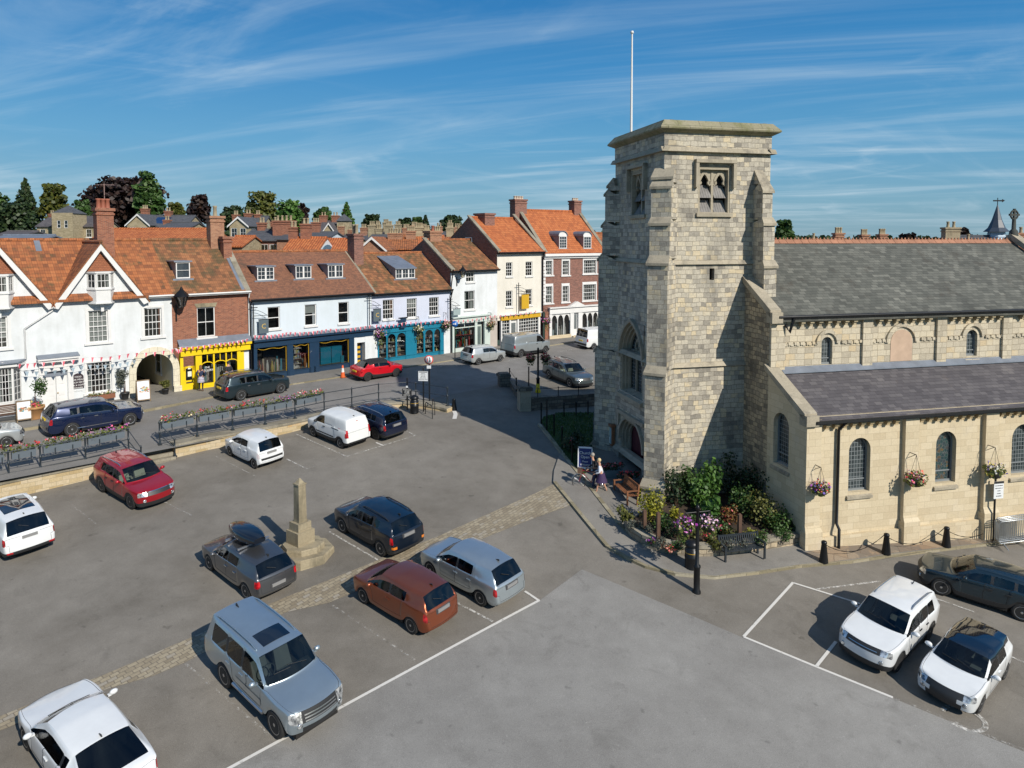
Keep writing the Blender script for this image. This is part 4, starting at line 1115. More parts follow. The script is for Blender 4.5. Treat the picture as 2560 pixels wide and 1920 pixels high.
# ------------------------------------------------------------------ teal bookshop
tl = thing('teal_shop_house',ST((sNavy + sTeal) / 2,0,ZB),'lilac house with a pantile roof above the teal blue bookshop','shop')
ze2 = S(1030,728,-.3)[1]; zr2 = S(985,632,YN)[1]
tA,tB,tC = rect(957,749,984,798),rect(1017,746,1042,794),rect(1073,743,1097,789)
wm = MB(); shz = S(1020,812)[1]; wall_holes(wm,ST,sNavy + .01,sTeal,shz,ze2,[tA,tB,tC]); gable_wall(wm,ST,sTeal - .01,0,9,ZB,ze2,YN,zr2,1)
wm.build('wall',LILAC,tl)
rpt = (-.38,ze2,YN,zr2)
roof_slabs(ST,sNavy,sTeal - .1,-.38,ze2,YN,zr2,9.2,ze2,PANTD,tl,ridge=PANT)
verge(ST,sNavy + .05,-.3,ze2 - .05,YN,zr2 + .06,COPE,tl,.4)
for r_ in (tA,tB,tC): window(ST,r_,4,4,tl,blind=.45 if r_ is tB else None)
dormer(ST,(988,672,1036,697),rpt,tl,2,2,'slope',rise=1.0,panes=3)
gutter(ST,sNavy,sTeal,-.44,ze2 - .08,tl); pipe(ST,[(sTeal - .05,-.42,ze2 - .1),(sTeal - .05,-.12,ze2 - .9),(sTeal - .05,-.1,ZB)],tl)
pipe(ST,[(sTeal + .02,-.42,S(1128,674,-.3)[1]),(sTeal + .02,-.14,ze2 + .4),(sTeal - .04,-.14,ze2 - .6)],tl)
sf = MB(); z1f = S(1020,814,-.25)[1]; z0f = S(1020,827,-.15)[1]
xa,xb = S(942,860)[0],S(1108,850)[0]
g1_ = [rect(946,840,965,893),rect(968.5,838,988,891),rect(992,836,1013,889)]; g2_ = [rect(1040,832,1058,884),rect(1062,830,1081,882),rect(1085,828,1099,880)]
zb_ = sum(g[2] for g in g1_ + g2_) / 6
sf.box(ST,xa,xb,-.15,.02,z0f,z1f); sf.box(ST,xa - .05,xb + .05,-.32,.02,z1f - .02,z1f + .12); sf.box(ST,xa,xb,-.05,.05,ZB,zb_)
sf.box(ST,xa,xb,-.1,.02,zb_ - .07,zb_)
edges = [xa] + [v for g in g1_ for v in g[:2]] + [v for g in g2_ for v in g[:2]] + [xb]
for i in range(0,len(edges),2): sf.box(ST,edges[i],edges[i + 1],-.1 if i in (0,6,12) else -.06,.05,ZB if i in (0,6,12) else zb_,z0f)
for g in g1_ + g2_:
	a_ = arc(g[0],g[1],z0f - .5,z0f - .12,'round',8); fill_above(sf,ST,-.05,a_,z0f)
	arch_ring(sf,ST,-.08,-.04,a_,arc(g[0] - .05,g[1] + .05,z0f - .5,z0f - .05,'round',8))
shf = sf.build('shopfront',TEAL,tl)
for g in (g1_,g2_):
	panes(ST,g[0][0],g[2][1],zb_,z0f,shf,-.02); shop_box(ST,g[0][0],g[2][1],zb_,z0f,tl,.9)
	display(ST,g[0][0] + .05,g[2][1] - .05,zb_,z0f - .4,tl,70,BOOKS,int(g[0][0] * 10) + 50,.05,.4,.5,shelves=3)
wr = MB(); wr.box(ST,sNavy + .1,xa,-.1,.02,ZB,z0f + .3); wr.box(ST,xb,sTeal,-.06,.02,ZB,shz); wr.build('white_pier',WHITE,tl)
chx = S(1082,610,YN); chimney(ST,chx[0],YN,1.35,1.0,ze2 + .6,S(1082,578,YN)[1],BRICKO,tl,1,plain('pot_red',(.3,.1,.06)),.5)
# ------------------------------------------------------------------ pale green shop
pg = thing('pale_shop_house',ST((sTeal + sPale) / 2,0,ZB),'narrow pale house with a mint green shopfront and pantile roof','shop')
ze3 = S(1185,674,-.3)[1]; YP = 4.0; zr3 = S(1145,599,YP)[1]
pA,pB = rect(1165,680,1186,705),rect(1161,727,1187,774)
wm = MB(); shz = S(1180,796)[1]; wall_holes(wm,ST,sTeal,sPale,shz,ze3,[pA,pB]); gable_wall(wm,ST,sPale - .01,0,9,ZB,ze3,YP,zr3,1); wm.build('wall',WHITE,pg)
gm = MB(); gable_wall(gm,ST,sTeal + .005,0,9,ZB,ze3,YP,zr3,-1); gm.build('side_wall',BRICK2,pg)
rp3 = (-.38,ze3,YP,zr3); roof_slabs(ST,sTeal + .1,sPale - .05,-.38,ze3,YP,zr3,8.6,ze3,PANTD,pg,ridge=PANT)
verge(ST,sTeal + .1,-.3,ze3 - .05,YP,zr3 + .05,COPE,pg,.45)
window(ST,pA,3,2,pg,curtain=.25); window(ST,pB,2,2,pg,curtain=.3)
gutter(ST,sTeal,sPale,-.44,ze3 - .08,pg)
sf = MB(); z1f = S(1180,792,-.3)[1]; z0f = S(1180,806,-.2)[1]; a0,a1 = S(1131,840)[0],S(1221,830)[0]
W_ = rect(1134,818,1185,868); Dd = rect(1191,812,1209,866)
sf.box(ST,a0 - .1,a1 + .1,-.2,.02,z0f,z1f); sf.box(ST,a0 - .2,a1 + .2,-.4,.02,z1f,z1f + .1)
for a,b in ((a0 - .1,W_[0]),(W_[1],Dd[0]),(Dd[1],a1 + .1)): sf.box(ST,a,b,-.15,.05,ZB,z0f)
sf.box(ST,W_[0],W_[1],-.1,.05,ZB,W_[2]); sf.box(ST,W_[0],W_[1],-.1,-.02,W_[3] - .05,W_[3] + .03); sf.box(ST,(W_[0] + W_[1]) / 2 - .03,(W_[0] + W_[1]) / 2 + .03,-.1,-.02,W_[3],z0f)
shf = sf.build('shopfront',SAGE,pg); panes(ST,W_[0],W_[1],W_[2],z0f,shf,-.02); shop_box(ST,W_[0],W_[1],W_[2],z0f,pg,1.2); display(ST,W_[0] + .05,W_[1] - .05,W_[2],z0f,pg,60,GOODS,61,.1,.9,.4,shelves=1)
dm = MB(); dm.box(ST,Dd[0],Dd[1],.3,.35,ZB,z0f); dd = dm.build('door',SAGE,pg); panes(ST,Dd[0] + .1,Dd[1] - .1,ZB + .4,z0f - .5,dd,.28,'door_glass')
wr = MB(); wr.box(ST,a1 + .1,sPale - .02,-.03,.1,ZB,shz); wr.build('passage_wall',plain('passage_plaster',(.45,.40,.36),.8),pg)  # grey-buff plaster panel between the shopfront and the tall house
# ------------------------------------------------------------------ tall white house
tw = thing('tall_white_house',ST((sPale + sTall) / 2,0,ZB),'tall cream rendered house with an ochre shop sign and orange roof','shop')
ze4 = S(1298,629,-.3)[1]; YT = 4.2; zr4 = S(1255,545,YT)[1]
wA,wB,wC,wD = rect(1265,656,1281,691),rect(1314,654,1331,690),rect(1265,727,1281,767),rect(1314,723,1330,763)
wm = MB(); shz = S(1300,796)[1]; wall_holes(wm,ST,sPale,sTall,shz,ze4,[wA,wB,wC,wD]); wm.build('wall',WHITE2,tw)
gm = MB(); gable_wall(gm,ST,sPale + .005,0,9,ZB,ze4,YT,zr4,-1); gm.build('side_wall',BRICK2,tw)
fs = Frame(ST(sPale,0,0)[:2],-ST.Y)
sw_ = (-4.6,-3.6,S(1212,606,4)[1] - .6,S(1212,606,4)[1] + .5); window(Frame(ST(sPale - .06,0,0)[:2],-ST.Y),sw_,2,2,tw,y=-.02,sill=False,sash=False)
rp4 = (-.38,ze4,YT,zr4); roof_slabs(ST,sPale,sTall,-.38,ze4,YT,zr4,9,ze4,PANTN,tw)
verge(ST,sPale + .05,-.3,ze4 - .05,YT,zr4 + .05,COPE,tw,.4); verge(ST,sTall,-.3,ze4 - .05,YT,zr4 + .3,COPE,tw,.4)
for r_ in (wA,wB,wC,wD): window(ST,r_,3,4,tw)
gutter(ST,sPale,sTall,-.44,ze4 - .08,tw); pipe(ST,[(sTall - .12,-.42,ze4 - .1),(sTall - .12,-.1,ze4 - .6),(sTall - .12,-.1,ZB)],tw)
sf = MB(); z1f = S(1300,786,-.2)[1]; z0f = S(1300,797,-.2)[1]; a0,a1 = S(1250,820)[0],S(1348,810)[0]
sf.box(ST,a0,a1,-.22,.02,z0f,z1f,1); sf.box(ST,a0 - .1,a1 + .1,-.34,.02,z1f,z1f + .1,0)
W1,Dd,W2_ = rect(1253,804,1271,850),rect(1275,799,1291,846),rect(1295,797,1343,842)
for a,b in ((a0,W1[0]),(W1[1],Dd[0]),(Dd[1],W2_[0]),(W2_[1],a1)): sf.box(ST,a,b,-.16,.05,ZB,z0f)
for W_ in (W1,W2_):
	sf.box(ST,W_[0],W_[1],-.1,.05,ZB,W_[2]); nc = 3 if W_ is W1 else 8
	for i in range(1,nc): x = W_[0] + (W_[1] - W_[0]) * i / nc; sf.box(ST,x - .02,x + .02,-.08,-.03,W_[2],z0f)
	for j in range(1,6): z = W_[2] + (z0f - W_[2]) * j / 6; sf.box(ST,W_[0],W_[1],-.075,-.035,z - .02,z + .02)
shf = sf.build('shopfront',[PAINTW,GOLD],tw)
for W_ in (W1,W2_): panes(ST,W_[0],W_[1],W_[2],z0f,shf,-.03); shop_box(ST,W_[0],W_[1],W_[2],z0f,tw,.9); display(ST,W_[0],W_[1],W_[2],z0f,tw,40 if W_ is W2_ else 14,PALES,71,.1,.3,.4,shelves=4)
dm = MB(); dm.box(ST,Dd[0],Dd[1],.02,.07,ZB,z0f); dd = dm.build('door',PAINTW,tw); panes(ST,Dd[0] + .1,Dd[1] - .1,ZB + .8,z0f - .35,dd,.01,'door_glass')
chimney(ST,S(1197,560,YT)[0] + .5,YT - .3,1.3,1.6,ze4 + .5,S(1197,534,YT)[1],BRICK2,tw,0)
# ------------------------------------------------------------------ Georgian brick house on a slightly turned line
GP = ST(sTall + .25,.1,0); GF = Frame((GP.x,GP.y),az(56))
def G(x,y,off=0): return GF.px(x,y,off)
gh = thing('georgian_house',GF(4,0,ZB),'three storey brown brick house with white windows and two round dormers','shop')
gx1 = G(1512,640)[0]; ze5 = G(1440,603 + 30,-.3)[1]; YG = 4.6; zr5 = G(1380,527,YG)[1]
gw_ = [rect(1364,652,1380,688,GF),rect(1406,652,1422,688,GF),rect(1459,650,1490,684,GF),rect(1364,716,1380,758,GF),rect(1406,715,1421,755,GF),rect(1458,711,1489,751,GF)]
wm = MB(); shz = G(1430,775)[1]; wall_holes(wm,GF,0,gx1,shz,ze5,gw_); gable_wall(wm,GF,0,0,9.5,ZB,ze5,YG,zr5,-1); gable_wall(wm,GF,gx1,0,9.5,ZB,ze5,YG,zr5,1); wm.build('wall',BRICK2,gh)
roof_slabs(GF,-.1,gx1,-.4,ze5 + .1,YG,zr5,9.7,ze5,PANTN,gh); verge(GF,gx1,-.35,ze5,YG,zr5 + .1,COPE,gh,.4)
verge(GF,.1,-.35,ze5,YG,zr5 + .1,COPE,gh,.4)
for i,r_ in enumerate(gw_): window(GF,r_,6 if i % 3 == 2 else 3,4,gh,surround=.13,curtain=.22,lintel=PAINTW)
cm = MB(); cm.box(GF,-.05,gx1 + .05,-.42,.02,ze5 - .28,ze5 - .02); cm.box(GF,-.02,gx1,-.2,.02,ze5 - .5,ze5 - .28)
z = ZB + 3.6
while z < ze5 - .6: cm.box(GF,-.02,.35 if int(z * 10) % 2 else .25,-.04,.02,z,z + .3); z += .36
cm.build('cornice_and_quoins',PAINTW,gh)
for pr in ((1397,590,1416,622),(1458,591,1477,622)): dormer(GF,pr,(-.4,ze5,YG,zr5),gh,3,4,'round',rise=.22)
chimney(GF,G(1292,540,YG)[0] + .2,YG,1.5,1.0,ze5,G(1292,499,YG)[1],BRICK2,gh,4,plain('pot_pale',(.5,.42,.34),.7),.35); chimney(GF,gx1 - .4,YG,1.0,1.0,ze5,G(1452,503,YG)[1],BRICK2,gh,3,plain('pot_pale',(.5,.42,.34),.7),.3)
sf = MB(); a0,a1 = G(1371,800)[0],gx1 - .2; z1f = G(1430,768,-.2)[1]; z0f = G(1430,782,-.2)[1]
A,Dd,B = rect(1377,793,1423,842,GF),rect(1432,790,1443,840,GF),rect(1453,785,1508,836,GF)
sf.box(GF,a0,a1,-.25,.02,z0f,z1f); sf.box(GF,a0 - .1,a1 + .05,-.42,.02,z1f,z1f + .12)
sf.prism([GF(Dd[0] - .8,-.42,z1f + .1),GF(Dd[1] + .8,-.42,z1f + .1),GF((Dd[0] + Dd[1]) / 2,-.42,z1f + .6)],GF.Y * .4)
for a,b in ((a0,A[0]),(A[1],Dd[0]),(Dd[1],B[0])): sf.box(GF,a,b,-.2,.05,ZB,z0f)
sf.box(GF,A[0],A[1],-.12,.05,ZB,A[2]); sf.box(GF,B[0],a1,-.12,.05,ZB,A[2])
for W_,n in ((A,3),((B[0],a1,B[2],B[3]),4)):
	for i in range(n):
		p0,p1 = W_[0] + (W_[1] - W_[0]) * i / n,W_[0] + (W_[1] - W_[0]) * (i + 1) / n
		a_ = arc(p0 + .05,p1 - .05,z0f - .8,z0f - .15,'round',8); fill_above(sf,GF,-.08,[(p0,z0f - .8)] + a_ + [(p1,z0f - .8)],z0f); sf.box(GF,p0 - .03,p0 + .05,-.1,.02,A[2],z0f - .2)
shf = sf.build('shopfront',PAINTW,gh)
for W_ in (A,(B[0],a1,A[2],B[3])): panes(GF,W_[0],W_[1],A[2],z0f,shf,-.03); shop_box(GF,W_[0],W_[1],A[2],z0f,gh,.9); display(GF,W_[0],W_[1],A[2],z0f,gh,24,PALES,81,.1,.5,.75)
dm = MB(); dm.box(GF,Dd[0],Dd[1],.02,.06,ZB,z0f); dd = dm.build('door',[PAINTW],gh); panes(GF,Dd[0] + .08,Dd[1] - .08,ZB + .9,z0f - .2,dd,.01,'door_glass')
wr = MB(); wr.box(GF,.2,a0,-.03,.05,ZB,shz); wr.build('brick_pier',BRICK,gh)
st_ = MB(); st_.box(GF,Dd[0] - .3,Dd[1] + .3,-.5,-.0,ZB,ZB + .25); st_.box(GF,a0,A[1] + .1,-.22,-.12,ZB,ZB + .45); st_.build('stone_base',ASHLAR,gh)
# a plain range carrying on behind the tower
xr = thing('far_terrace_house',GF(gx1 + 8,0,ZB),'brick terrace house mostly hidden behind the church tower','house')
wm = MB(); wall_holes(wm,GF,gx1 + .6,gx1 + 16,ZB,ze5 - 2,[]); wm.build('wall',BRICK,xr); roof_slabs(GF,gx1 + .6,gx1 + 16,-.3,ze5 - 2,4.5,zr5 - 2.4,9,ze5 - 2,PANT,xr)
# ------------------------------------------------------------------ signs, lanterns, baskets and bunting on the fronts
def hanging_sign(px,py,w,h,mat,label,glyph=None,gm=TXG,out=.25):
	x,z = S(px,py,-.35)
	t = thing('hanging_sign',ST(x,-.3,z),label,'shop sign'); mb = MB()
	mb.box(ST,x - w / 2,x + w / 2,-.38,-.33,z - h / 2,z + h / 2); mb.build('board',mat,t)
	fm = MB(); fm.box(ST,x - w / 2 - .03,x + w / 2 + .03,-.39,-.32,z + h / 2,z + h / 2 + .04)
	zt = z + h / 2 + .3; fm.tube([ST(x - w / 2 - .35,-.3,z - h / 2 - .6),ST(x - w / 2 - .35,-.3,z + h / 2 + 1.2)],.04,6); fm.tube([ST(x - w / 2 - .65,-.3,z + h / 2 + .9),ST(x - w / 2 - .05,-.3,z + h / 2 + .9)],.03,5)
	fm.tube([ST(x - w / 2 - .35,-.3,zt),ST(x + w / 2,-.35,zt)],.02,5)
	pts = [ST(x - w / 2 - .35 + u * (w + .3),-.32,zt + .45 * math.cos(u * 1.57) - .02) for u in (0,.2,.4,.6,.8,1)]; fm.tube(pts,.016,5)
	for q in (.35,.65): fm.tube([ST(x - w / 2 + w * q,-.355,zt),ST(x - w / 2 + w * q,-.355,z + h / 2)],.01,4)
	fm.build('bracket',BLACK,t)
	if glyph: text(t,glyph,ST,x,-.385,z,h * .5,gm)
	return t
SIGNG = plain('sign_slate',(.09,.12,.14),.5)
hanging_sign(659,816,.72,1.0,SIGNG,'dark hanging sign with a gold letter C at the left end of the navy shop','C')
hanging_sign(943,788,.72,1.0,SIGNG,'dark hanging sign on a curly bracket between navy and teal shops','C')
hanging_sign(1142,780,.8,.55,plain('sign_sage',(.3,.38,.38),.5),'small grey green hanging sign above the mint shop')
hanging_sign(1313,754,1.0,1.4,GOLD,'large plain ochre hanging sign on the tall white house')
t = thing('blade_sign',ST(S(1008,805,-.4)[0],-.4,S(1008,805,-.4)[1]),'small dark teal board sign projecting above the bookshop','shop sign'); x,z = S(1008,808,-.4)
mb = MB(); mb.box(ST,x - .28,x + .28,-.42,-.38,z - .4,z + .4); mb.build('board',NAVY,t); mb = MB(); mb.box(ST,x - .45,x + .45,-.43,-.37,z + .4,z + .5); mb.build('bracket',BLACK,t)
def wall_lantern(px,py,label,s=1.0):
	x,z = S(px,py,-.7); t = thing('wall_lantern',ST(x,0,z - .6),label,'lantern'); o = ST(x,-.7,z)
	mb = MB(); mb.lathe(o,[(.16 * s,-.42 * s),(.34 * s,.12 * s),(.36 * s,.16 * s)],4,sq=.78); gb = mb.build('glass',glassmat('lantern_glass_%d' % px,(.75,.72,.6),base=.15),t)
	mb = MB(); mb.lathe(o,[(.44 * s,.14 * s),(.40 * s,.2 * s),(.16 * s,.44 * s),(.1 * s,.5 * s),(.05 * s,.62 * s),(0,.7 * s)],4,sq=.78)
	for k in range(4):
		a = .78 + k * 1.5708; mb.tube([o + Vector((math.cos(a) * .16 * s,math.sin(a) * .16 * s,-.42 * s)),o + Vector((math.cos(a) * .35 * s,math.sin(a) * .35 * s,.14 * s))],.02,4)
	mb.tube([o + Vector((0,0,-.42 * s)),ST(x - .1,-.35,z - .62),ST(x - .15,0,z - .62)],.03,5); mb.tube([ST(x - .15,-.05,z - 1.2 * s),ST(x - .15,-.05,z - .4)],.05,6); mb.build('bracket',BLACK,t)
wall_lantern(454,748,'black wall lantern on the brick corner above the yellow shop',1.25); wall_lantern(1157,682,'black wall lantern beside the upper window of the mint shop',1.0)
def hang_basket(px,py,label,r,mats,fr=ST,off=-.45,trail=.6,seed=1,br=True):
	x,z = fr.px(px,py,off); t = thing('hanging_basket',fr(x,off,z - r),label,'flower basket','hanging flower baskets'); rg = random.Random(seed)
	c = fr(x,off,z); mb = MB(); mb.lathe(c,[(.05,-r * .75),(r * .45,-r * .6),(r * .6,-r * .2),(r * .6,-r * .1)],10); mb.build('basket',TRIM,t)
	lf,bl = MB(),MB(); bush(lf,c,r,r,r * .7,130,.13,rg); bush(lf,c + Vector((0,0,-r * trail)),r * .7,r * .7,r * trail,60,.12,rg); bush(bl,c + Vector((0,0,.06)),r * 1.04,r * 1.04,r * .8,110,.1,rg)
	lf.build('leaves',LEAFS,t); bl.build('flowers',mats,t)
	mb = MB(); top = c + Vector((0,0,r * 2.1))
	for k in range(3): mb.tube([c + Vector((math.cos(k * 2.1) * r * .55,math.sin(k * 2.1) * r * .55,0)),top],.008,4)
	if br: mb.tube([top,fr(x,.0,top.z - fr.O.z if False else z + r * 2.1)],.018,5); mb.tube([fr(x,.0,z + r * 1.4),fr(x,off * .9,z + r * 2.08)],.014,5)
	mb.build('chains',BLACK,t)
	return t
hang_basket(950,833,'trailing basket of magenta and yellow flowers at the left of the bookshop',.55,BLOOMP,seed=4,trail=1.1); hang_basket(1047,822,'trailing basket of yellow and pink flowers in the middle of the bookshop',.5,BLOOMW,seed=5,trail=1.1)
hang_basket(1116,812,'basket of red and pink flowers at the right corner of the bookshop',.5,BLOOM,seed=6); hang_basket(1228,810,'basket of pale pink flowers beside the mint shop passage',.5,BLOOM,seed=7)
hang_basket(1366,802,'basket of bright magenta flowers at the corner of the brown brick house',.55,BLOOMP,seed=8,trail=1.0)
UJ = confetti('union_flags',[(0,(.62,.10,.14)),(.45,(.70,.62,.66)),(.75,(.10,.12,.35))]); PEN = plain('pennant_blue',(.28,.36,.42),.7)
def bunting(pts,label,mat,off=-.55,n=20,sag=.25):
	q = [ST(*(lambda a: (a[0],off,a[1]))(S(px,py,off))) for px,py in pts]
	t = thing('bunting',q[0],label,'bunting','bunting strings'); mb = MB(); cur = []
	m = n // (len(q) - 1)
	for a,b in zip(q[:-1],q[1:]):
		for i in range(m + 1): u = i / m; cur.append(a.lerp(b,u) - Vector((0,0,sag * 4 * u * (1 - u))))
	mb.tube(cur,.008,4,cap=False); mb.build('cord',PAINTW,t); rg = random.Random(n)
	for i in range(len(cur) - 1):
		p = cur[i].lerp(cur[i + 1],.5); d = (cur[i + 1] - cur[i]).normalized() * .11; sw = ST.Y * rg.uniform(-.1,.1)
		fm = MB(); a,b,c = p - d,p + d,p + Vector((0,0,-.3)) + sw
		fm.poly([a,a.lerp(b,.38),c.lerp(a,.25)]); fm.poly([a.lerp(b,.38),a.lerp(b,.62),c,c.lerp(a,.25)]); fm.poly([a.lerp(b,.62),b,c])
		fm.build('flag',mat,t)
bunting([(0,905),(95,906),(218,893),(330,882),(440,871),(455,868)],'union flag bunting strung across the front of the white inn',UJ,-.75,25,.1)
bunting([(55,928),(215,912),(345,898)],'grey blue pennants hung below the flags on the white inn',PEN,-.6,14,.15)
bunting([(445,868),(545,858),(622,846)],'union flag bunting over the yellow shopfront',UJ,-.75,14,.05)
bunting([(632,838),(720,830),(820,822),(930,812)],'union flag bunting along the top of the navy shopfront',UJ,-.55,27,.1)
bunting([(935,812),(1020,804),(1118,797)],'union flag bunting above the teal bookshop',UJ,-.5,16,.1)
bunting([(1128,800),(1230,788),(1345,775)],'union flag bunting from the mint shop to the tall white house',UJ,-.5,18,.15)
# ------------------------------------------------------------------ the church
UD = az(76.4)
_c = hit(1657,1275); _t = Frame((_c.x,_c.y),UD)
T0 = _t(.37,1.04,0)
CF = Frame((T0.x,T0.y),UD)
WF = Frame((T0.x,T0.y),-CF.Y,CF.X)
def C(x,y,off=0): return CF.px(x,y,off)
K0 = hit(2003,1371); uA,vA = CF.loc(K0)
TU = C(1440 + 1620 / 3.318,310)[0]; TV = -WF.px(1440 + 330 / 3.318,340)[0]
zTop,zPar,zS2,zS3,zPl = C(1662,298)[1],C(1662,378)[1],C(1700,661)[1],C(1700,917)[1],C(1690,1192)[1]
ZG = 2.4
tower = thing('church_tower',CF(TU / 2,TV / 2,ZG),'square weathered stone church tower with belfry windows and diagonal buttresses','church tower')
bel = (C(1440 + 1015 / 3.318,440)[0],C(1440 + 1280 / 3.318,440)[0],C(1790,260 + 905 / 3.318)[1],C(1790,260 + 520 / 3.318)[1])
slit = (C(1772,690)[0],C(1784,690)[0],C(1778,700)[1],C(1778,671)[1])
bw_ = (WF.px(1578,420)[0],WF.px(1614,420)[0],WF.px(1600,538)[1],WF.px(1600,418)[1])
bw_ = (bw_[0],bw_[1],bel[2],bel[3])
def WP_(x,y,off=0): return WF.px(x,y,off)
ww = (WP_(1440 + 372 / 3.191,900)[0],WP_(1440 + 553 / 3.191,900)[0],WP_(1590,740 + 800 / 3.191)[1],WP_(1590,740 + 215 / 3.191)[1])
wd = (WP_(1440 + 375 / 3.191,1100)[0],WP_(1440 + 560 / 3.191,1100)[0],3.0,WP_(1580,740 + 985 / 3.191)[1])
stages = [(ZG,zPl,.26),(zPl,zS3,.13),(zS3,zS2,.06),(zS2,zPar,0),(zPar,zTop - .55,.03)]
tb = MB()
EF = Frame(CF(TU,0,0)[:2],CF.Y,-CF.X); NF = Frame(CF(TU,TV,0)[:2],-CF.X,-CF.Y)
for z0,z1,o in stages:
	wall_holes(tb,CF,-o,TU + o,z0,z1,[h for h in (bel,slit) if h[2] >= z0 - .3 and h[3] <= z1 + .3],y=-o,rev=.5)
	wh = [(h[0],h[1],max(h[2],z0),min(h[3],z1)) for h in (bw_,ww,wd) if h[2] < z1 and h[3] > z0]
	wall_holes(tb,WF,-TV - o,o,z0,z1,wh,y=-o,rev=.7)
	wall_holes(tb,EF,-o,TV + o,z0,z1,[],y=-o); wall_holes(tb,NF,-o,TU + o,z0,z1,[],y=-o)
tb.poly([CF(0,0,zTop - .55),CF(TU,0,zTop - .55),CF(TU,TV,zTop - .55),CF(0,TV,zTop - .55)])
for h,kind,dep in ((ww,'pointed',-.1),(wd,'pointed',-.13)):
	h_ = h[3] - h[2]; sp = h[2] + h_ * (.50 if h is ww else .58)
	a_ = arc(h[0],h[1],sp,h[3] - .02,'pointed',14); fill_above(tb,WF,dep + .002,a_,h[3]); h_in = a_
tb.build('tower_wall',TOWER,tower)
# string courses, plinth and cornice
sm = MB()
def course(z,out,h,top=None):
	for fr,a,b in ((CF,-out,TU + out),(WF,-TV - out,out),(EF,-out,TV + out)):
		sm.prism([fr(a,-out,z),fr(b,-out,z),fr(b,-out * .4,z + h),fr(a,-out * .4,z + h)],fr.Y * .3)
course(zPl,.34,.18); course(zS3,.26,.2); course(zS2,.2,.18); course(zPar,.22,.22)
sm.build('string_courses',DRESS,tower)
cm = MB()
for fr,L in ((CF,TU),(WF,TV),(EF,TV),(NF,TU)):
	a,b = (0,L) if fr is not WF else (-L,0)
	pr = [(-.02,zTop - .62),(-.34,zTop - .45),(-.36,zTop - .38),(-.06,zTop - .02),(.25,zTop)]
	for (o0,z0),(o1,z1) in zip(pr[:-1],pr[1:]):
		cm.poly([fr(a + o0,o0,z0),fr(b - o0,o0,z0),fr(b - o1,o1,z1),fr(a + o1,o1,z1)])
	cm.box(fr,a,b,.25,.45,zTop - .55,zTop)
cm.build('cornice',brickmat('lichen_stone',1.1,.5,.012,[(0,(.25,.23,.15)),(1,(.33,.30,.2))],(.1,.09,.06),dirt=(.47,.62,(.15,.15,.06)),dirtscale=2.0,bumps=.5),tower)
# belfry windows: square hood, two cusped lights, timber louvres
for fr,h,dark in ((CF,bel,0),(WF,bw_,1)):
	m = MB(); x0,x1,z0,z1 = h; w = x1 - x0
	for a,b,c,d,o in ((x0 - .22,x0 - .06,z1 - 1.0,z1 + .3,-.22),(x1 + .06,x1 + .22,z1 - 1.0,z1 + .3,-.22),(x0 - .22,x1 + .22,z1 + .16,z1 + .32,-.24),(x0,x0 + .1,z0,z1,.02),(x1 - .1,x1,z0,z1,.02),(x0 + .1,x1 - .1,z1 - .14,z1,.02)):
		m.box(fr,a,b,o,.3,c,d)
	m.prism([fr(x0 - .1,-.12,z0 - .02),fr(x1 + .1,-.12,z0 - .02),fr(x1 + .1,.45,z0 + .14),fr(x0 - .1,.45,z0 + .14)],Vector((0,0,-.16)))
	cx = (x0 + x1) / 2; m.box(fr,cx - .06,cx + .06,.2,.36,z0,z1 - .14)
	for a,b in ((x0 + .1,cx - .06),(cx + .06,x1 - .1)):
		zs = z1 - .14 - (b - a) * 1.05; ap = arc(a,b,zs,z1 - .16,'pointed',10); fill_above(m,fr,.24,ap,z1 - .14)
		inn_ = arc(a + .1,b - .1,zs - .05,z1 - .34,'pointed',10); arch_ring(m,fr,.2,.34,inn_,ap)
		for q in (-1,1): xx = (a + b) / 2 + q * (b - a) * .36; m.lathe(fr(xx,.2,zs + .1),[(.1,0),(.1,.12)],8,axis=fr.Y)
	bf = m.build('belfry_window',DRESS,tower)
	lv = MB()
	for a,b in ((x0 + .12,cx - .07),(cx + .07,x1 - .12)):
		zt = z1 - .14 - (b - a) * 1.1
		for k in range(2):
			zc_ = zt - k * (zt - z0) * .52
			nb_ = 5
			for q in range(nb_):
				p0,p1 = a + (b - a) * q / nb_ + .006,a + (b - a) * (q + 1) / nb_ - .006
				lv.prism([fr(p0,.48,zc_),fr(p1,.48,zc_),fr(p1,.12,zc_ - (zt - z0) * .46),fr(p0,.12,zc_ - (zt - z0) * .46)],fr.Y * .03)
	lv.build('louvre',WOODG,bf)
	m = MB(); m.poly([fr(x0,.5,z0),fr(x1,.5,z0),fr(x1,.5,z1),fr(x0,.5,z1)]); m.build('dark_opening',DARKIN,bf)
m = MB(); m.poly([CF(slit[0],.2,slit[2]),CF(slit[1],.2,slit[2]),CF(slit[1],.2,slit[3]),CF(slit[0],.2,slit[3])],0); m.build('slit_window',DARKIN,tower)
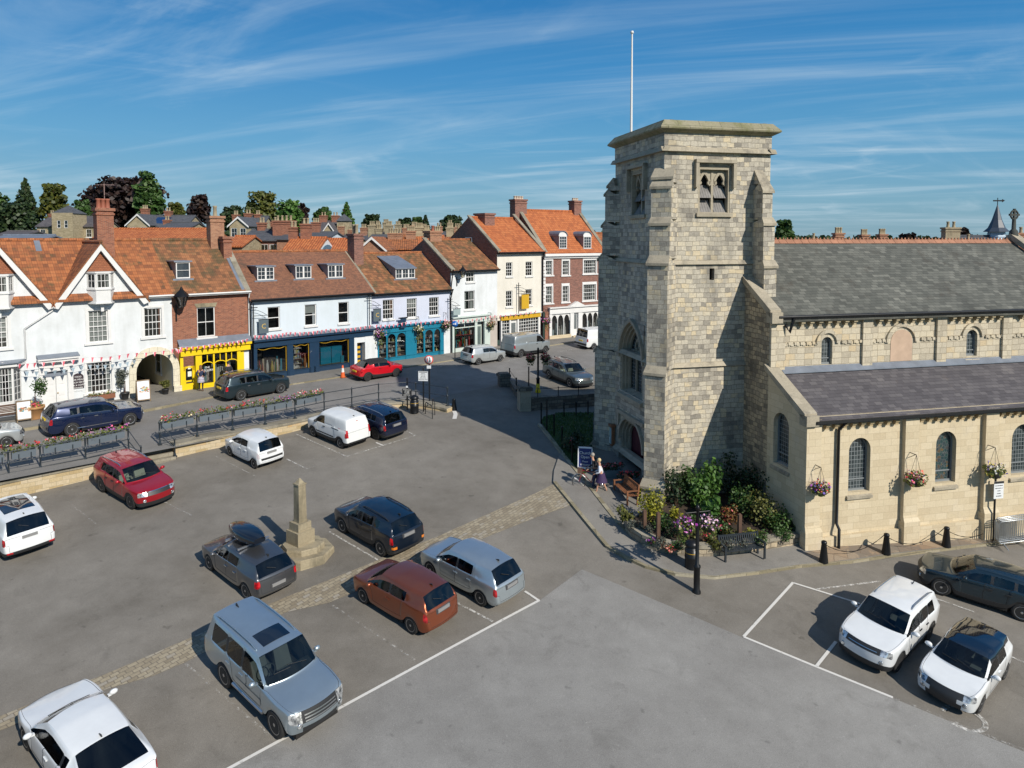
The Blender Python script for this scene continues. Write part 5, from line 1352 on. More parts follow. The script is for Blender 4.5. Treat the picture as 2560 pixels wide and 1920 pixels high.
# west window and west door
def gothic(fr,h,spf,y0,mats,name,tracery):
	x0,x1,z0,z1 = h; sp = z0 + (z1 - z0) * spf; m = MB()
	for k in range(3):
		d = .09 * k; o = arc(x0 + d,x1 - d,sp,z1 - .02 - d * 1.3,'pointed',14); i_ = arc(x0 + d + .1,x1 - d - .1,sp,z1 - .15 - d * 1.3,'pointed',14)
		arch_ring(m,fr,y0 + .05 + k * .16,y0 + .5,i_,o); m.box(fr,x0 + d,x0 + d + .1,y0 + .05 + k * .16,y0 + .5,z0,sp); m.box(fr,x1 - d - .1,x1 - d,y0 + .05 + k * .16,y0 + .5,z0,sp)
	o = arc(x0 - .16,x1 + .16,sp - .1,z1 + .2,'pointed',14); i_ = arc(x0 - .02,x1 + .02,sp - .1,z1 + .02,'pointed',14); arch_ring(m,fr,y0 - .14,y0 + .05,i_,o)
	if tracery:
		m.prism([fr(x0 - .05,y0 - .2,z0 - .12),fr(x1 + .05,y0 - .2,z0 - .12),fr(x1 + .05,y0 + .5,z0 + .12),fr(x0 - .05,y0 + .5,z0 + .12)],Vector((0,0,-.2)))
		for q in (1,2): xx = x0 + .28 + (x1 - x0 - .56) * q / 3; m.box(fr,xx - .05,xx + .05,y0 + .42,y0 + .52,z0,sp + .5)
		for q in range(3):
			a,b = x0 + .28 + (x1 - x0 - .56) * q / 3,x0 + .28 + (x1 - x0 - .56) * (q + 1) / 3
			ai = arc(a + .05,b - .05,sp - .25,sp + .2,'pointed',8); fill_above(m,fr,y0 + .45,ai,sp + .35)
		for q in range(2):
			cx = (x0 + x1) / 2 + (q - .5) * .62; arch_ring(m,fr,y0 + .42,y0 + .5,arc(cx - .22,cx + .22,sp + .3,sp + .9,'pointed',8),arc(cx - .3,cx + .3,sp + .3,sp + 1.0,'pointed',8))
	w = m.build(name,mats,tower); m = MB()
	p = [fr(x0 + .2,y0 + .55,z0),fr(x1 - .2,y0 + .55,z0)] + [fr(a,y0 + .55,b) for a,b in arc(x0 + .2,x1 - .2,sp,z1 - .3,'pointed',10)[::-1]]
	m.poly(p); return w,m
LEADED,lnt2,lb2 = mk('leaded_glass')
_v = coords(lnt2,'UV'); _b = nd(lnt2,'ShaderNodeTexBrick',{'Vector': _v,'Color1': (.012,.02,.024),'Color2': (.05,.065,.07),'Mortar': (.20,.22,.23),'Scale': 1,'Mortar Size': .011,'Brick Width': .15,'Row Height': .19},offset=0)
lnt2.links.new(_b.outputs[0],lb2.inputs['Base Color']); lb2.inputs['Roughness'].default_value = .22
STAINED,snt,sb_ = mk('stained_glass')
_vo = nd(snt,'ShaderNodeTexVoronoi',{'Vector': coords(snt,'UV'),'Scale': 7}); _e = nd(snt,'ShaderNodeTexVoronoi',{'Vector': coords(snt,'UV'),'Scale': 7},feature='DISTANCE_TO_EDGE')
_cc = ramp(snt,nd(snt,'ShaderNodeSeparateXYZ',{0: _vo.outputs['Color']}).outputs[0],[(0,(.01,.03,.04)),(.5,(.015,.05,.05)),(.8,(.03,.04,.05)),(.95,(.12,.07,.02))])
snt.links.new(mix(snt,ramp(snt,_e.outputs[0],[(.03,(1,1,1)),(.06,(0,0,0))]),_cc,(.10,.11,.11)),sb_.inputs['Base Color']); sb_.inputs['Roughness'].default_value = .3
w_,m = gothic(WF,ww,.50,-.1,DRESS,'west_window',True); m.build('leaded_glass',LEADED,w_)
w_,m = gothic(WF,wd,.58,-.13,DRESS,'west_doorway',False); m.build('door',plain('door_oxblood',(.085,.018,.028),.5,vary=.2),w_)
m = MB(); lr = (wd[0] - .25,wd[1] + .2); m.box(WF,lr[0],lr[1],-.3,-.1,wd[3] + .1,wd[3] + .28); m.box(WF,lr[0],lr[0] + .16,-.26,-.1,wd[3] - .6,wd[3] + .1); m.build('door_label_mould',DRESS,tower)
# diagonal buttresses
def buttress(u,v,du,dv,lv,W=.98):
	d = (CF.X * du + CF.Y * dv).normalized(); o = CF(u,v,0); fr = Frame((o.x,o.y),Vector((-d.y,d.x,0)),-d); m,cp = MB(),MB()
	for i,(z0,z1,p) in enumerate(lv):
		w = W / 2 * (1 if i else 1.12); pn = lv[i + 1][2] if i + 1 < len(lv) else 0; h = (p - pn) * 1.1 + .12
		m.box(fr,-w,w,-p,.7,z0,z1 - h)
		q = [(-w - .06,-p - .08,z1 - h),(w + .06,-p - .08,z1 - h),(w,-pn,z1),(-w,-pn,z1)]
		cp.prism([fr(*a) for a in q],Vector((0,0,-.12))); m.prism([fr(-w,-p,z1 - h),fr(-w,-pn - .0,z1 - .05),fr(-w,.1,z1 - h)],fr.X * (2 * w))
	b = m.build('buttress',TOWER,tower); cp.build('offset_coping',DRESS,b)
LV = [(ZG,zPl + .2,1.2),(zPl,zS3 + .2,1.02),(zS3,zS2 + .45,.84),(zS2 + .3,C(1700,543)[1],.62),(C(1700,543)[1] - .1,C(1700,452)[1],.46),(C(1700,452)[1] - .1,C(1700,420)[1],.3)]
m,cp = MB(),MB()
for i,(z0,z1,p) in enumerate([(ZG,zS2 + .2,1.08),(zS2,C(1700,543)[1],.95),(C(1700,543)[1] - .1,C(1700,452)[1],.8),(C(1700,452)[1] - .1,C(1700,420)[1],.5)]):
	pn = (.95,.8,.5,0)[i]; h = (p - pn) * 1.1 + .12; a,b = C(1883,560)[0] - .02 * (3 - i),C(1934,560,-1)[0] + .05 * (3 - i)
	m.box(CF,a,b,-p,.2,z0,z1 - h); m.prism([CF(a,-p,z1 - h),CF(a,-pn,z1 - .05),CF(a,.1,z1 - h)],CF.X * (b - a))
	cp.prism([CF(a - .06,-p - .08,z1 - h),CF(b + .06,-p - .08,z1 - h),CF(b,-pn,z1),CF(a,-pn,z1)],Vector((0,0,-.12)))
b_ = m.build('buttress',TOWER,tower); cp.build('offset_coping',DRESS,b_)
buttress(.05,.05,-1,-1,LV); buttress(.05,TV - .05,-1,1,LV); buttress(TU - .05,TV - .05,1,1,LV)
fp = at(1579,322,CF(0,TV * .6,0).y); fx = WF.px(1578,322,.8)
pole = thing('flagpole',WF(fx[0],.8,zTop - .5),'tall white flagpole rising from the church tower roof','flagpole'); fzt = WF.px(1579,82,.8)[1]
m = MB(); m.tube([WF(fx[0],.8,zTop - .5),WF(fx[0],.8,fzt)],[.075,.045],8); m.build('pole',PAINTW,pole); m = MB(); m.ball(WF(fx[0],.8,fzt),.1); m.build('finial',PAINTW,pole)
nbd = thing('notice_board',WF(WP_(1500,1080)[0],-.3,4.6),'glazed church notice board with papers on the shaded tower wall','notice board')
nb0 = (WP_(1440 + 190 / 3.191,1090,-.3)[0],WP_(1440 + 295 / 3.191,1090,-.3)[0],WP_(1512,740 + 1150 / 3.191,-.3)[1],WP_(1512,740 + 1000 / 3.191,-.3)[1])
m = MB(); m.box(WF,nb0[0],nb0[1],-.36,-.2,nb0[2],nb0[3]); m.box(WF,nb0[0] - .06,nb0[1] + .06,-.42,-.15,nb0[3],nb0[3] + .12); m.build('case',WOODB,nbd)
m = MB(); m.box(WF,nb0[0] + .09,nb0[1] - .09,-.366,-.362,nb0[2] + .09,nb0[3] - .09); m.build('backing',plain('board_green',(.30,.42,.42),.5),nbd)
m = MB(); w = nb0[1] - nb0[0]
for a,b,c,d in ((.15,.4,.12,.32),(.5,.85,.1,.4),(.15,.35,.7,.88)): m.box(WF,nb0[0] + w * a,nb0[0] + w * b,-.372,-.368,nb0[2] + (nb0[3] - nb0[2]) * c,nb0[2] + (nb0[3] - nb0[2]) * d)
m.build('papers',plain('paper',(.75,.76,.74),.6),nbd)
# ---- nave and south aisle
church = thing('church',CF(uA + 9,vA + 6,1.6),'long stone church nave and aisle with mossy slate roofs','church')
vN = vA + 2.65; vR = TV / 2; U1 = C(1900 + 2105 / 3.352,602,vR)[0]
zAe = C(2030,1046,vA)[1]; zAt = C(1970,930,vN)[1]; zNe = C(1963,789,vN)[1]; zR = C(2000,603,vR)[1]
AF = Frame(CF(0,vA,0)[:2],UD); NV = Frame(CF(0,vN,0)[:2],UD); WAF = Frame(CF(uA,0,0)[:2],-CF.Y,CF.X)
def A_(x,y,o=0): return AF.px(x,y,o)
z4 = lambda x,y: (1840 + x / 3.072,940 + y / 3.072)
aw = []
for l,r_,t,b in (((865,700),(1030,700),(950,475),(940,890)),((1535,600),(1690,600),(1620,425),(1610,820)),((2120,500),(2290,500),(2205,370),(2190,755))):
	aw.append((A_(*z4(*l))[0],A_(*z4(*r_))[0],A_(*z4(*b))[1],A_(*z4(*t))[1]))
bay = aw[2][0] - aw[1][0]
m = MB(); aw4 = [(w[0] + bay * k,w[1] + bay * k,w[2],w[3]) for k,w in ((1,aw[2]),(2,aw[2]))]; AW = aw + [w for w in aw4 if w[1] < U1 - .5]
wall_holes(m,AF,uA,U1,1.0,zAe + .1,AW,rev=.35)
for w in AW: fill_above(m,AF,0,arc(w[0],w[1],w[3] - (w[1] - w[0]) / 2,w[3]),w[3])
aww = (WAF.px(1840 + 283 / 3.072,1150)[0],WAF.px(1840 + 402 / 3.072,1150)[0],WAF.px(1951,940 + 690 / 3.072)[1],WAF.px(1954,940 + 285 / 3.072)[1])
wall_holes(m,WAF,-vN,-vA,1.0,zAe,[aww],rev=.35); fill_above(m,WAF,0,arc(aww[0],aww[1],aww[3] - (aww[1] - aww[0]) / 2,aww[3]),aww[3])
m.poly([CF(uA,vN,zAe),CF(uA,vA,zAe),CF(uA,vN,zAt)][::-1])
m.box(AF,uA - .0,U1,-.16,.1,1.0,2.55); m.box(AF,uA,U1,-.06,.1,zAe - .35,zAe + .08)
m.build('aisle_wall',ASHLAR,church)
m = MB(); wall_holes(m,NV,uA + .05,U1,zAt - .4,zNe,[],y=0)
wn = []
for l,r_,t,b in (((515,1260),(605,1260),(560,1148),(560,1378)),((1090,1300),(1270,1300),(1185,1085),(1180,1348)),((1730,1200),(1820,1200),(1775,1088),(1770,1308))):
	z3 = lambda x,y: (1900 + x / 3.352,500 + y / 3.352)
	wn.append((NV.px(*z3(*l))[0],NV.px(*z3(*r_))[0],NV.px(*z3(*b))[1],NV.px(*z3(*t))[1]))
m = MB(); nb2 = wn[2][0] - wn[0][0]; WN_ = wn + [(wn[0][0] + nb2 * 2,wn[0][1] + nb2 * 2,wn[0][2],wn[0][3])]
wall_holes(m,NV,uA + .02,U1,zAt - .4,zNe,WN_,rev=.3)
for w in WN_: fill_above(m,NV,0,arc(w[0],w[1],w[3] - (w[1] - w[0]) / 2,w[3]),w[3])
m.box(NV,uA + .02,uA + .75,-.14,.05,zAt - .3,zNe)
m.build('clerestory_wall',CLERE,church)
m = MB(); m.poly([CF(uA + .01,vN,1.0),CF(uA + .01,0,1.0),CF(uA + .01,0,zNe + (zR - zNe) * (-vN) / (vR - vN)),CF(uA + .01,vN,zNe)])
m.poly([CF(uA + .01,TV,1.0),CF(uA + .01,2 * vR - vN,1.0),CF(uA + .01,2 * vR - vN,zNe),CF(uA + .01,TV,zNe + 2)]); m.build('nave_west_wall',RUBBLE,church)
m = MB(); m.poly([CF(U1,vA,1),CF(U1,2 * vR - vN,1),CF(U1,2 * vR - vN,zNe),CF(U1,vR,zR),CF(U1,vN,zNe),CF(U1,vN,zAt),CF(U1,vA,zAe)]); m.poly([CF(uA,2 * vR - vN,1),CF(U1,2 * vR - vN,1),CF(U1,2 * vR - vN,zNe),CF(uA,2 * vR - vN,zNe)]); m.build('east_wall',CLERE,church)
sl = (zR - zNe) / (vR - vN)
m = MB(); m.prism([CF(uA + .2,vN - .35,zNe - .35 * sl + .1),CF(U1,vN - .35,zNe - .35 * sl + .1),CF(U1,vR,zR),CF(uA + .2,vR,zR)],Vector((0,0,-.12))); m.prism([CF(U1,2 * vR - vN + .3,zNe),CF(uA + .2,2 * vR - vN + .3,zNe),CF(uA + .2,vR,zR),CF(U1,vR,zR)],Vector((0,0,-.12)))
nr = m.build('nave_roof',SLATE_G,church)
m = MB(); n = int((U1 - TU) / .45); RT = plain('ridge_terracotta',(.36,.17,.10),.7,vary=.2)
for i in range(n):
	a,b = TU - .2 + (U1 - TU + .2) * i / n,TU - .2 + (U1 - TU + .2) * (i + 1) / n - .02
	m.prism([CF(a,vR - .24,zR - .12),CF(a,vR,zR + .1),CF(a,vR + .24,zR - .12)],UD * (b - a))
	for q in (.25,.75): m.box(CF,a + (b - a) * q - .035,a + (b - a) * q + .035,vR - .03,vR + .03,zR + .08,zR + .19)
m.build('ridge_crest',RT,nr)
sa = (zAt - zAe) / (vN - vA)
m = MB(); m.prism([CF(uA + .3,vA - .35,zAe - .35 * sa + .1),CF(U1,vA - .35,zAe - .35 * sa + .1),CF(U1,vN + .02,zAt + .08),CF(uA + .3,vN + .02,zAt + .08)],Vector((0,0,-.12))); ar = m.build('aisle_roof',SLATE_P,church)
m = MB(); m.prism([NV(uA + .6,-.3,zAt - .02),NV(U1,-.3,zAt - .02),NV(U1,0,zAt + .2),NV(uA + .6,0,zAt + .2)],Vector((0,0,.05))); m.build('lead_flashing',LEAD,ar)
# copings of the west gables, east gable coping with its cross
m = MB()
m.prism([CF(uA - .16,vA - .25,zAe - .05),CF(uA - .16,vN + .1,zAt + .15),CF(uA - .16,vN + .1,zAt + .4),CF(uA - .16,vA - .25,zAe + .28)],UD * .6); m.box(CF,uA - .16,uA + .44,vA - .4,vA + .1,zAe - .25,zAe + .2)
m.prism([CF(uA - .16,vN - .3,zNe - .05),CF(uA - .16,-.1,zNe + sl * (-.1 - vN) + .1),CF(uA - .16,-.1,zNe + sl * (-.1 - vN) + .38),CF(uA - .16,vN - .3,zNe + .3)],UD * .55); m.box(CF,uA - .16,uA + .4,vN - .45,vN + .05,zNe - .3,zNe + .2)
m.prism([CF(U1 - .1,vN - .4,zNe - .2),CF(U1 - .1,vR,zR + .1),CF(U1 - .1,vR,zR + .45),CF(U1 - .1,vN - .4,zNe + .15)],UD * .55); m.prism([CF(U1 - .1,vR,zR + .1),CF(U1 - .1,2 * vR - vN,zNe),CF(U1 - .1,2 * vR - vN,zNe + .3),CF(U1 - .1,vR,zR + .45)],UD * .55)
m.build('gable_coping',DRESS,church)
m = MB(); o = CF(U1 + .15,vR,zR + .3); m.lathe(o,[(.28,0),(.24,.3),(.13,.4),(.11,1.0)],4,sq=.5); c = o + Vector((0,0,1.25))
fx_ = Frame((o.x,o.y),UD)
ring = [(math.cos(k * math.pi / 12) * .26,math.sin(k * math.pi / 12) * .26) for k in range(25)];
for (a,b),(c_,d_) in zip(ring[:-1],ring[1:]): m.tube([fx_(a,0,c.z + b),fx_(c_,0,c.z + d_)],.055,6)
m.box(fx_,-.36,.36,-.05,.05,c.z - .06,c.z + .06); m.box(fx_,-.06,.06,-.056,.056,c.z - .4,c.z + .36); m.build('cross_finial',plain('dark_cross_stone',(.05,.055,.05),.9),church)
# corbel tables, pilasters, gutters, windows
m = MB(); p = MB()
pil_a = [A_(*z4(1275,700))[0] + .3,A_(*z4(1890,600))[0] + .3]; pil_a += [pil_a[1] + bay * k for k in (1,2,3)];
for x in [uA + .35] + pil_a:
	if x < U1: p.box(AF,x - .36,x + .36,-.22,.02,2.5,zAe - .02); p.box(AF,x - .42,x + .42,-.36,.02,1.0,2.9); p.prism([AF(x - .42,-.36,2.9),AF(x + .42,-.36,2.9),AF(x + .36,-.22,3.15),AF(x - .36,-.22,3.15)],AF.Y * .2)
x = uA + 1.0
while x < U1:
	if all(abs(x - q) > .5 for q in pil_a): m.box(AF,x - .1,x + .1,-.26,-.05,zAe - .34,zAe - .05); m.box(AF,x - .08,x + .08,-.2,-.05,zAe - .46,zAe - .34)
	x += .44
m.build('corbel_table',plain('corbel_stone',(.38,.29,.16),.85,vary=.3),church); p.build('aisle_pilasters',ASHLAR,church)
m = MB(); p = MB(); pil_n = [NV.px(*z3(q,1100))[0] for q in (850,1470,2020)]; pil_n.append(2 * pil_n[2] - pil_n[1]); pil_n.append(2 * pil_n[3] - pil_n[2])
for x in pil_n:
	if x < U1: p.box(NV,x,x + .55,-.13,.02,zAt,zNe - .05)
x = uA + 1.6
while x < U1:
	if all(abs(x - .27 - q) > .5 for q in pil_n): m.box(NV,x - .1,x + .1,-.27,.02,zNe - .36,zNe - .08); m.box(NV,x - .07,x + .07,-.2,.02,zNe - .5,zNe - .36)
	x += .47
m.build('corbel_table',plain('corbel_stone2',(.40,.33,.21),.85,vary=.3),church); p.build('clerestory_pilasters',CLERE,church)
m = MB(); m.box(AF,uA + .3,U1,-.46,-.34,zAe - .16,zAe - .04); m.tube([NV(uA + .2,-.42,zNe - .02),NV(U1,-.42,zNe - .02)],.075,6); m.box(NV,uA + .2,U1,-.36,-.2,zNe - .16,zNe + .0); m.build('gutter',BLACK,church)
px_ = A_(*z4(795,600),-.2)[0]
pipe(AF,[(px_ + .2,-.4,zAe - .1),(px_,-.12,zAe - .55),(px_,-.12,3.1),(px_,-.3,2.9),(px_,-.3,1.9)],church,r=.065); pipe(NV,[(uA + 1.0,-.4,zNe - .1),(uA + .85,-.3,zNe - .75),(uA + .7,-.2,zNe - .4)],church,r=.07)
def round_window(fr,w,par,glass,ring=.0,bars=True,y=.28,rim=DRESS):
	x0,x1,z0,z1 = w; sp = z1 - (x1 - x0) / 2; m = MB()
	m.poly([fr(x0,y,z0),fr(x1,y,z0)] + [fr(a,y,b) for a,b in arc(x0,x1,sp,z1,n=14)[::-1]]); g = m.build('church_window',glass,par)
	m = MB(); f = .05
	m.box(fr,x0,x0 + f,y - .06,y + .02,z0,sp); m.box(fr,x1 - f,x1,y - .06,y + .02,z0,sp); m.box(fr,x0,x1,y - .07,y + .02,z0,z0 + .09); m.box(fr,x0,x1,y - .05,y + .02,z0 + (z1 - z0) * .2,z0 + (z1 - z0) * .2 + .05)
	arch_ring(m,fr,y - .06,y + .02,arc(x0 + f,x1 - f,sp,z1 - f,n=14),arc(x0,x1,sp,z1,n=14))
	m.build('frame',plain('lead_frame',(.20,.22,.23),.5),g)
	m = MB(); m.prism([fr(x0 - .1,-.1,z0 - .16),fr(x1 + .1,-.1,z0 - .16),fr(x1 + .1,y,z0 + .02),fr(x0 - .1,y,z0 + .02)],Vector((0,0,-.12)))
	if ring:
		arch_ring(m,fr,-.1,.01,arc(x0 - .18,x1 + .18,sp,z1 + .2,n=14),arc(x0 - .34,x1 + .34,sp,z1 + .36,n=14))
	m.build('sill',rim,g)
	return g
for i,w in enumerate(AW): round_window(AF,w,church,STAINED if i == 1 else LEADED)
round_window(WAF,aww,church,LEADED)
for i,w in enumerate(WN_):
	if i == 1:
		m = MB(); m.prism([NV(w[0],-.02,w[2]),NV(w[1],-.02,w[2])] + [NV(a,-.02,b) for a,b in arc(w[0],w[1],w[3] - (w[1] - w[0]) / 2,w[3])[::-1]],NV.Y * .05)
		bd_ = m.build('boarded_window',plain('plywood',(.50,.36,.26),.8,vary=.12),church); m = MB(); arch_ring(m,NV,-.1,.01,arc(w[0] - .12,w[1] + .12,w[3] - .6,w[3] + .14,n=14),arc(w[0] - .3,w[1] + .3,w[3] - .6,w[3] + .32,n=14)); m.build('hood_mould',CLERE,bd_)
	else: round_window(NV,w,church,LEADED,ring=.1,y=.2,rim=CLERE)
m = MB(); zst = wn[0][2] + (wn[0][3] - wn[0][2]) * .72; x = uA + .8; k = 0
while x < U1:
	if all(not (w[0] - .35 < x < w[1] + .35) for w in WN_): m.box(NV,x,x + .14,-.09 if k % 2 else -.05,.01,zst + (.05 if k % 2 else 0),zst + .13 + (.05 if k % 2 else 0))
	x += .16; k += 1
m.build('zigzag_string',CLERE,church)
AFB = Frame(AF.O[:2],UD)
def A_bask(zx,zy,label,r,mat,seed):
	p_ = z4(zx,zy); t = hang_basket(p_[0],p_[1],label,r,mat,fr=AFB,off=-.6,seed=seed,trail=.35); return t
A_bask(650,862,'small basket of coral and violet flowers by the aisle corner',.42,confetti('coral_violet',[(0,(.75,.1,.07)),(.35,(.22,.14,.5)),(.7,(.35,.1,.4))]),11)
A_bask(1380,788,'full basket of coral red flowers between two church windows',.5,confetti('coral_blooms',[(0,(.78,.13,.09)),(.4,(.70,.2,.25)),(.65,(.25,.14,.5)),(.85,(.6,.1,.35))]),12)
A_bask(1985,725,'basket of white, yellow and purple flowers beside the right church window',.5,confetti('white_yellow_violet',[(0,(.8,.78,.7)),(.4,(.75,.6,.15)),(.75,(.2,.14,.45))]),13)
# ------------------------------------------------------------------ cars
def carpaint(name,col,metal=0.0,rough=.32,coat=1.0):
	m,nt,b = mk(name)
	d = noise(nt,coords(nt,'OBJ'),2.5,4,.6)
	nt.links.new(ramp(nt,d,[(.3,tuple(c * .93 for c in col)),(.7,col)]),b.inputs['Base Color'])
	b.inputs['Metallic'].default_value = metal; b.inputs['Roughness'].default_value = rough
	b.inputs['Coat Weight'].default_value = coat; b.inputs['Coat Roughness'].default_value = .035
	return m
HEADL,hnt,hb = mk('headlamp_lens'); hb.inputs['Base Color'].default_value = (.55,.57,.58,1); hb.inputs['Roughness'].default_value = .12; hb.inputs['Metallic'].default_value = .6; hb.inputs['Coat Weight'].default_value = 1
_hn = noise(hnt,coords(hnt,'OBJ'),9,2); hnt.links.new(ramp(hnt,_hn,[(.35,(.10,.11,.12)),(.6,(.75,.77,.78))]),hb.inputs['Base Color'])
TAILL,tnt,tlb = mk('tail_lamp_lens'); tlb.inputs['Roughness'].default_value = .12; tlb.inputs['Coat Weight'].default_value = 1
tnt.links.new(ramp(tnt,noise(tnt,coords(tnt,'OBJ'),7,2),[(.38,(.22,.003,.006)),(.6,(.55,.012,.02))]),tlb.inputs['Base Color'])
CLEARL = plain('clear_lamp',(.62,.55,.57),.15,coat=1,vary=0)
SEATD = plain('seat_dark',(.09,.09,.092),.8,vary=0); SEATB = plain('seat_beige',(.38,.34,.27),.8,vary=0)
RECESS = plain('plate_recess_dark',(.05,.05,.053),.4,vary=0); PLATEB = plain('blank_plate',(.24,.24,.24),.5,vary=0)
PLATEY = plain('yellow_plate',(.72,.50,.04),.5,vary=0)
KEYS = ['body','windscreen','rear_window','side_window','headlight','tail_light','grille','door','bonnet','roof','lower_trim','pillar_trim','tailgate','bumper_grille','seam']
def lerp(a,b,t): return a + (b - a) * t
def curve(pts,x):
	for (x0,y0),(x1,y1) in zip(pts[:-1],pts[1:]):
		if x <= x1:
			t = max(0,min(1,(x - x0) / (x1 - x0))) if x1 > x0 else 0
			return lerp(y0,y1,t)
	return pts[-1][1]
WHEELCACHE = {}
def wheel_meshes(style,col):
	"""tyre and rim meshes of unit radius, axle along y, face towards +y"""
	key = (style,col.name)
	if key in WHEELCACHE: return WHEELCACHE[key]
	ty,rm = MB(),MB()
	ty.lathe((0,0,0),[(.66,-.31),(.9,-.31),(.97,-.26),(1,-.18),(1,.1),(.97,.2),(.9,.26),(.70,.27),(.66,.24)],28,axis=(0,1,0))
	rm.lathe((0,0,0),[(.60,-.2),(.62,.18),(.70,.25),(.66,.262),(.62,.22)],28,axis=(0,1,0))
	rm.lathe((0,0,0),[(.60,.02),(0,.02)],20,mi=1,axis=(0,1,0))
	n,wid,double = style
	for k in range(n):
		a = 2 * math.pi * k / n
		for off in ((-.11,.11) if double else (0,)):
			ca,sa_ = math.cos(a + off),math.sin(a + off); ta = Vector((-math.sin(a + off),0,math.cos(a + off)))
			p0,p1 = Vector((ca * .1,.2,sa_ * .1)),Vector((ca * .64,.235,sa_ * .64)); w0,w1 = ta * wid * .8,ta * wid
			dn = Vector((0,-.12,0))
			rm.hexa([p0 - w0 + dn,p0 + w0 + dn,p1 + w1 + dn,p1 - w1 + dn,p0 - w0,p0 + w0,p1 + w1,p1 - w1])
	rm.lathe((0,0,0),[(.2,.1),(.2,.19),(.13,.24),(0,.245)],12,axis=(0,1,0))
	def me(mb,name,mats):
		m = bpy.data.meshes.new(name); m.from_pydata(mb.v,[],mb.f)
		for q in mats: m.materials.append(q)
		m.polygons.foreach_set('material_index',mb.m); m.polygons.foreach_set('use_smooth',mb.sm); return m
	WHEELCACHE[key] = (me(ty,'tyre',[RUBBER]),me(rm,'rim',[col,TRIM]))
	return WHEELCACHE[key]
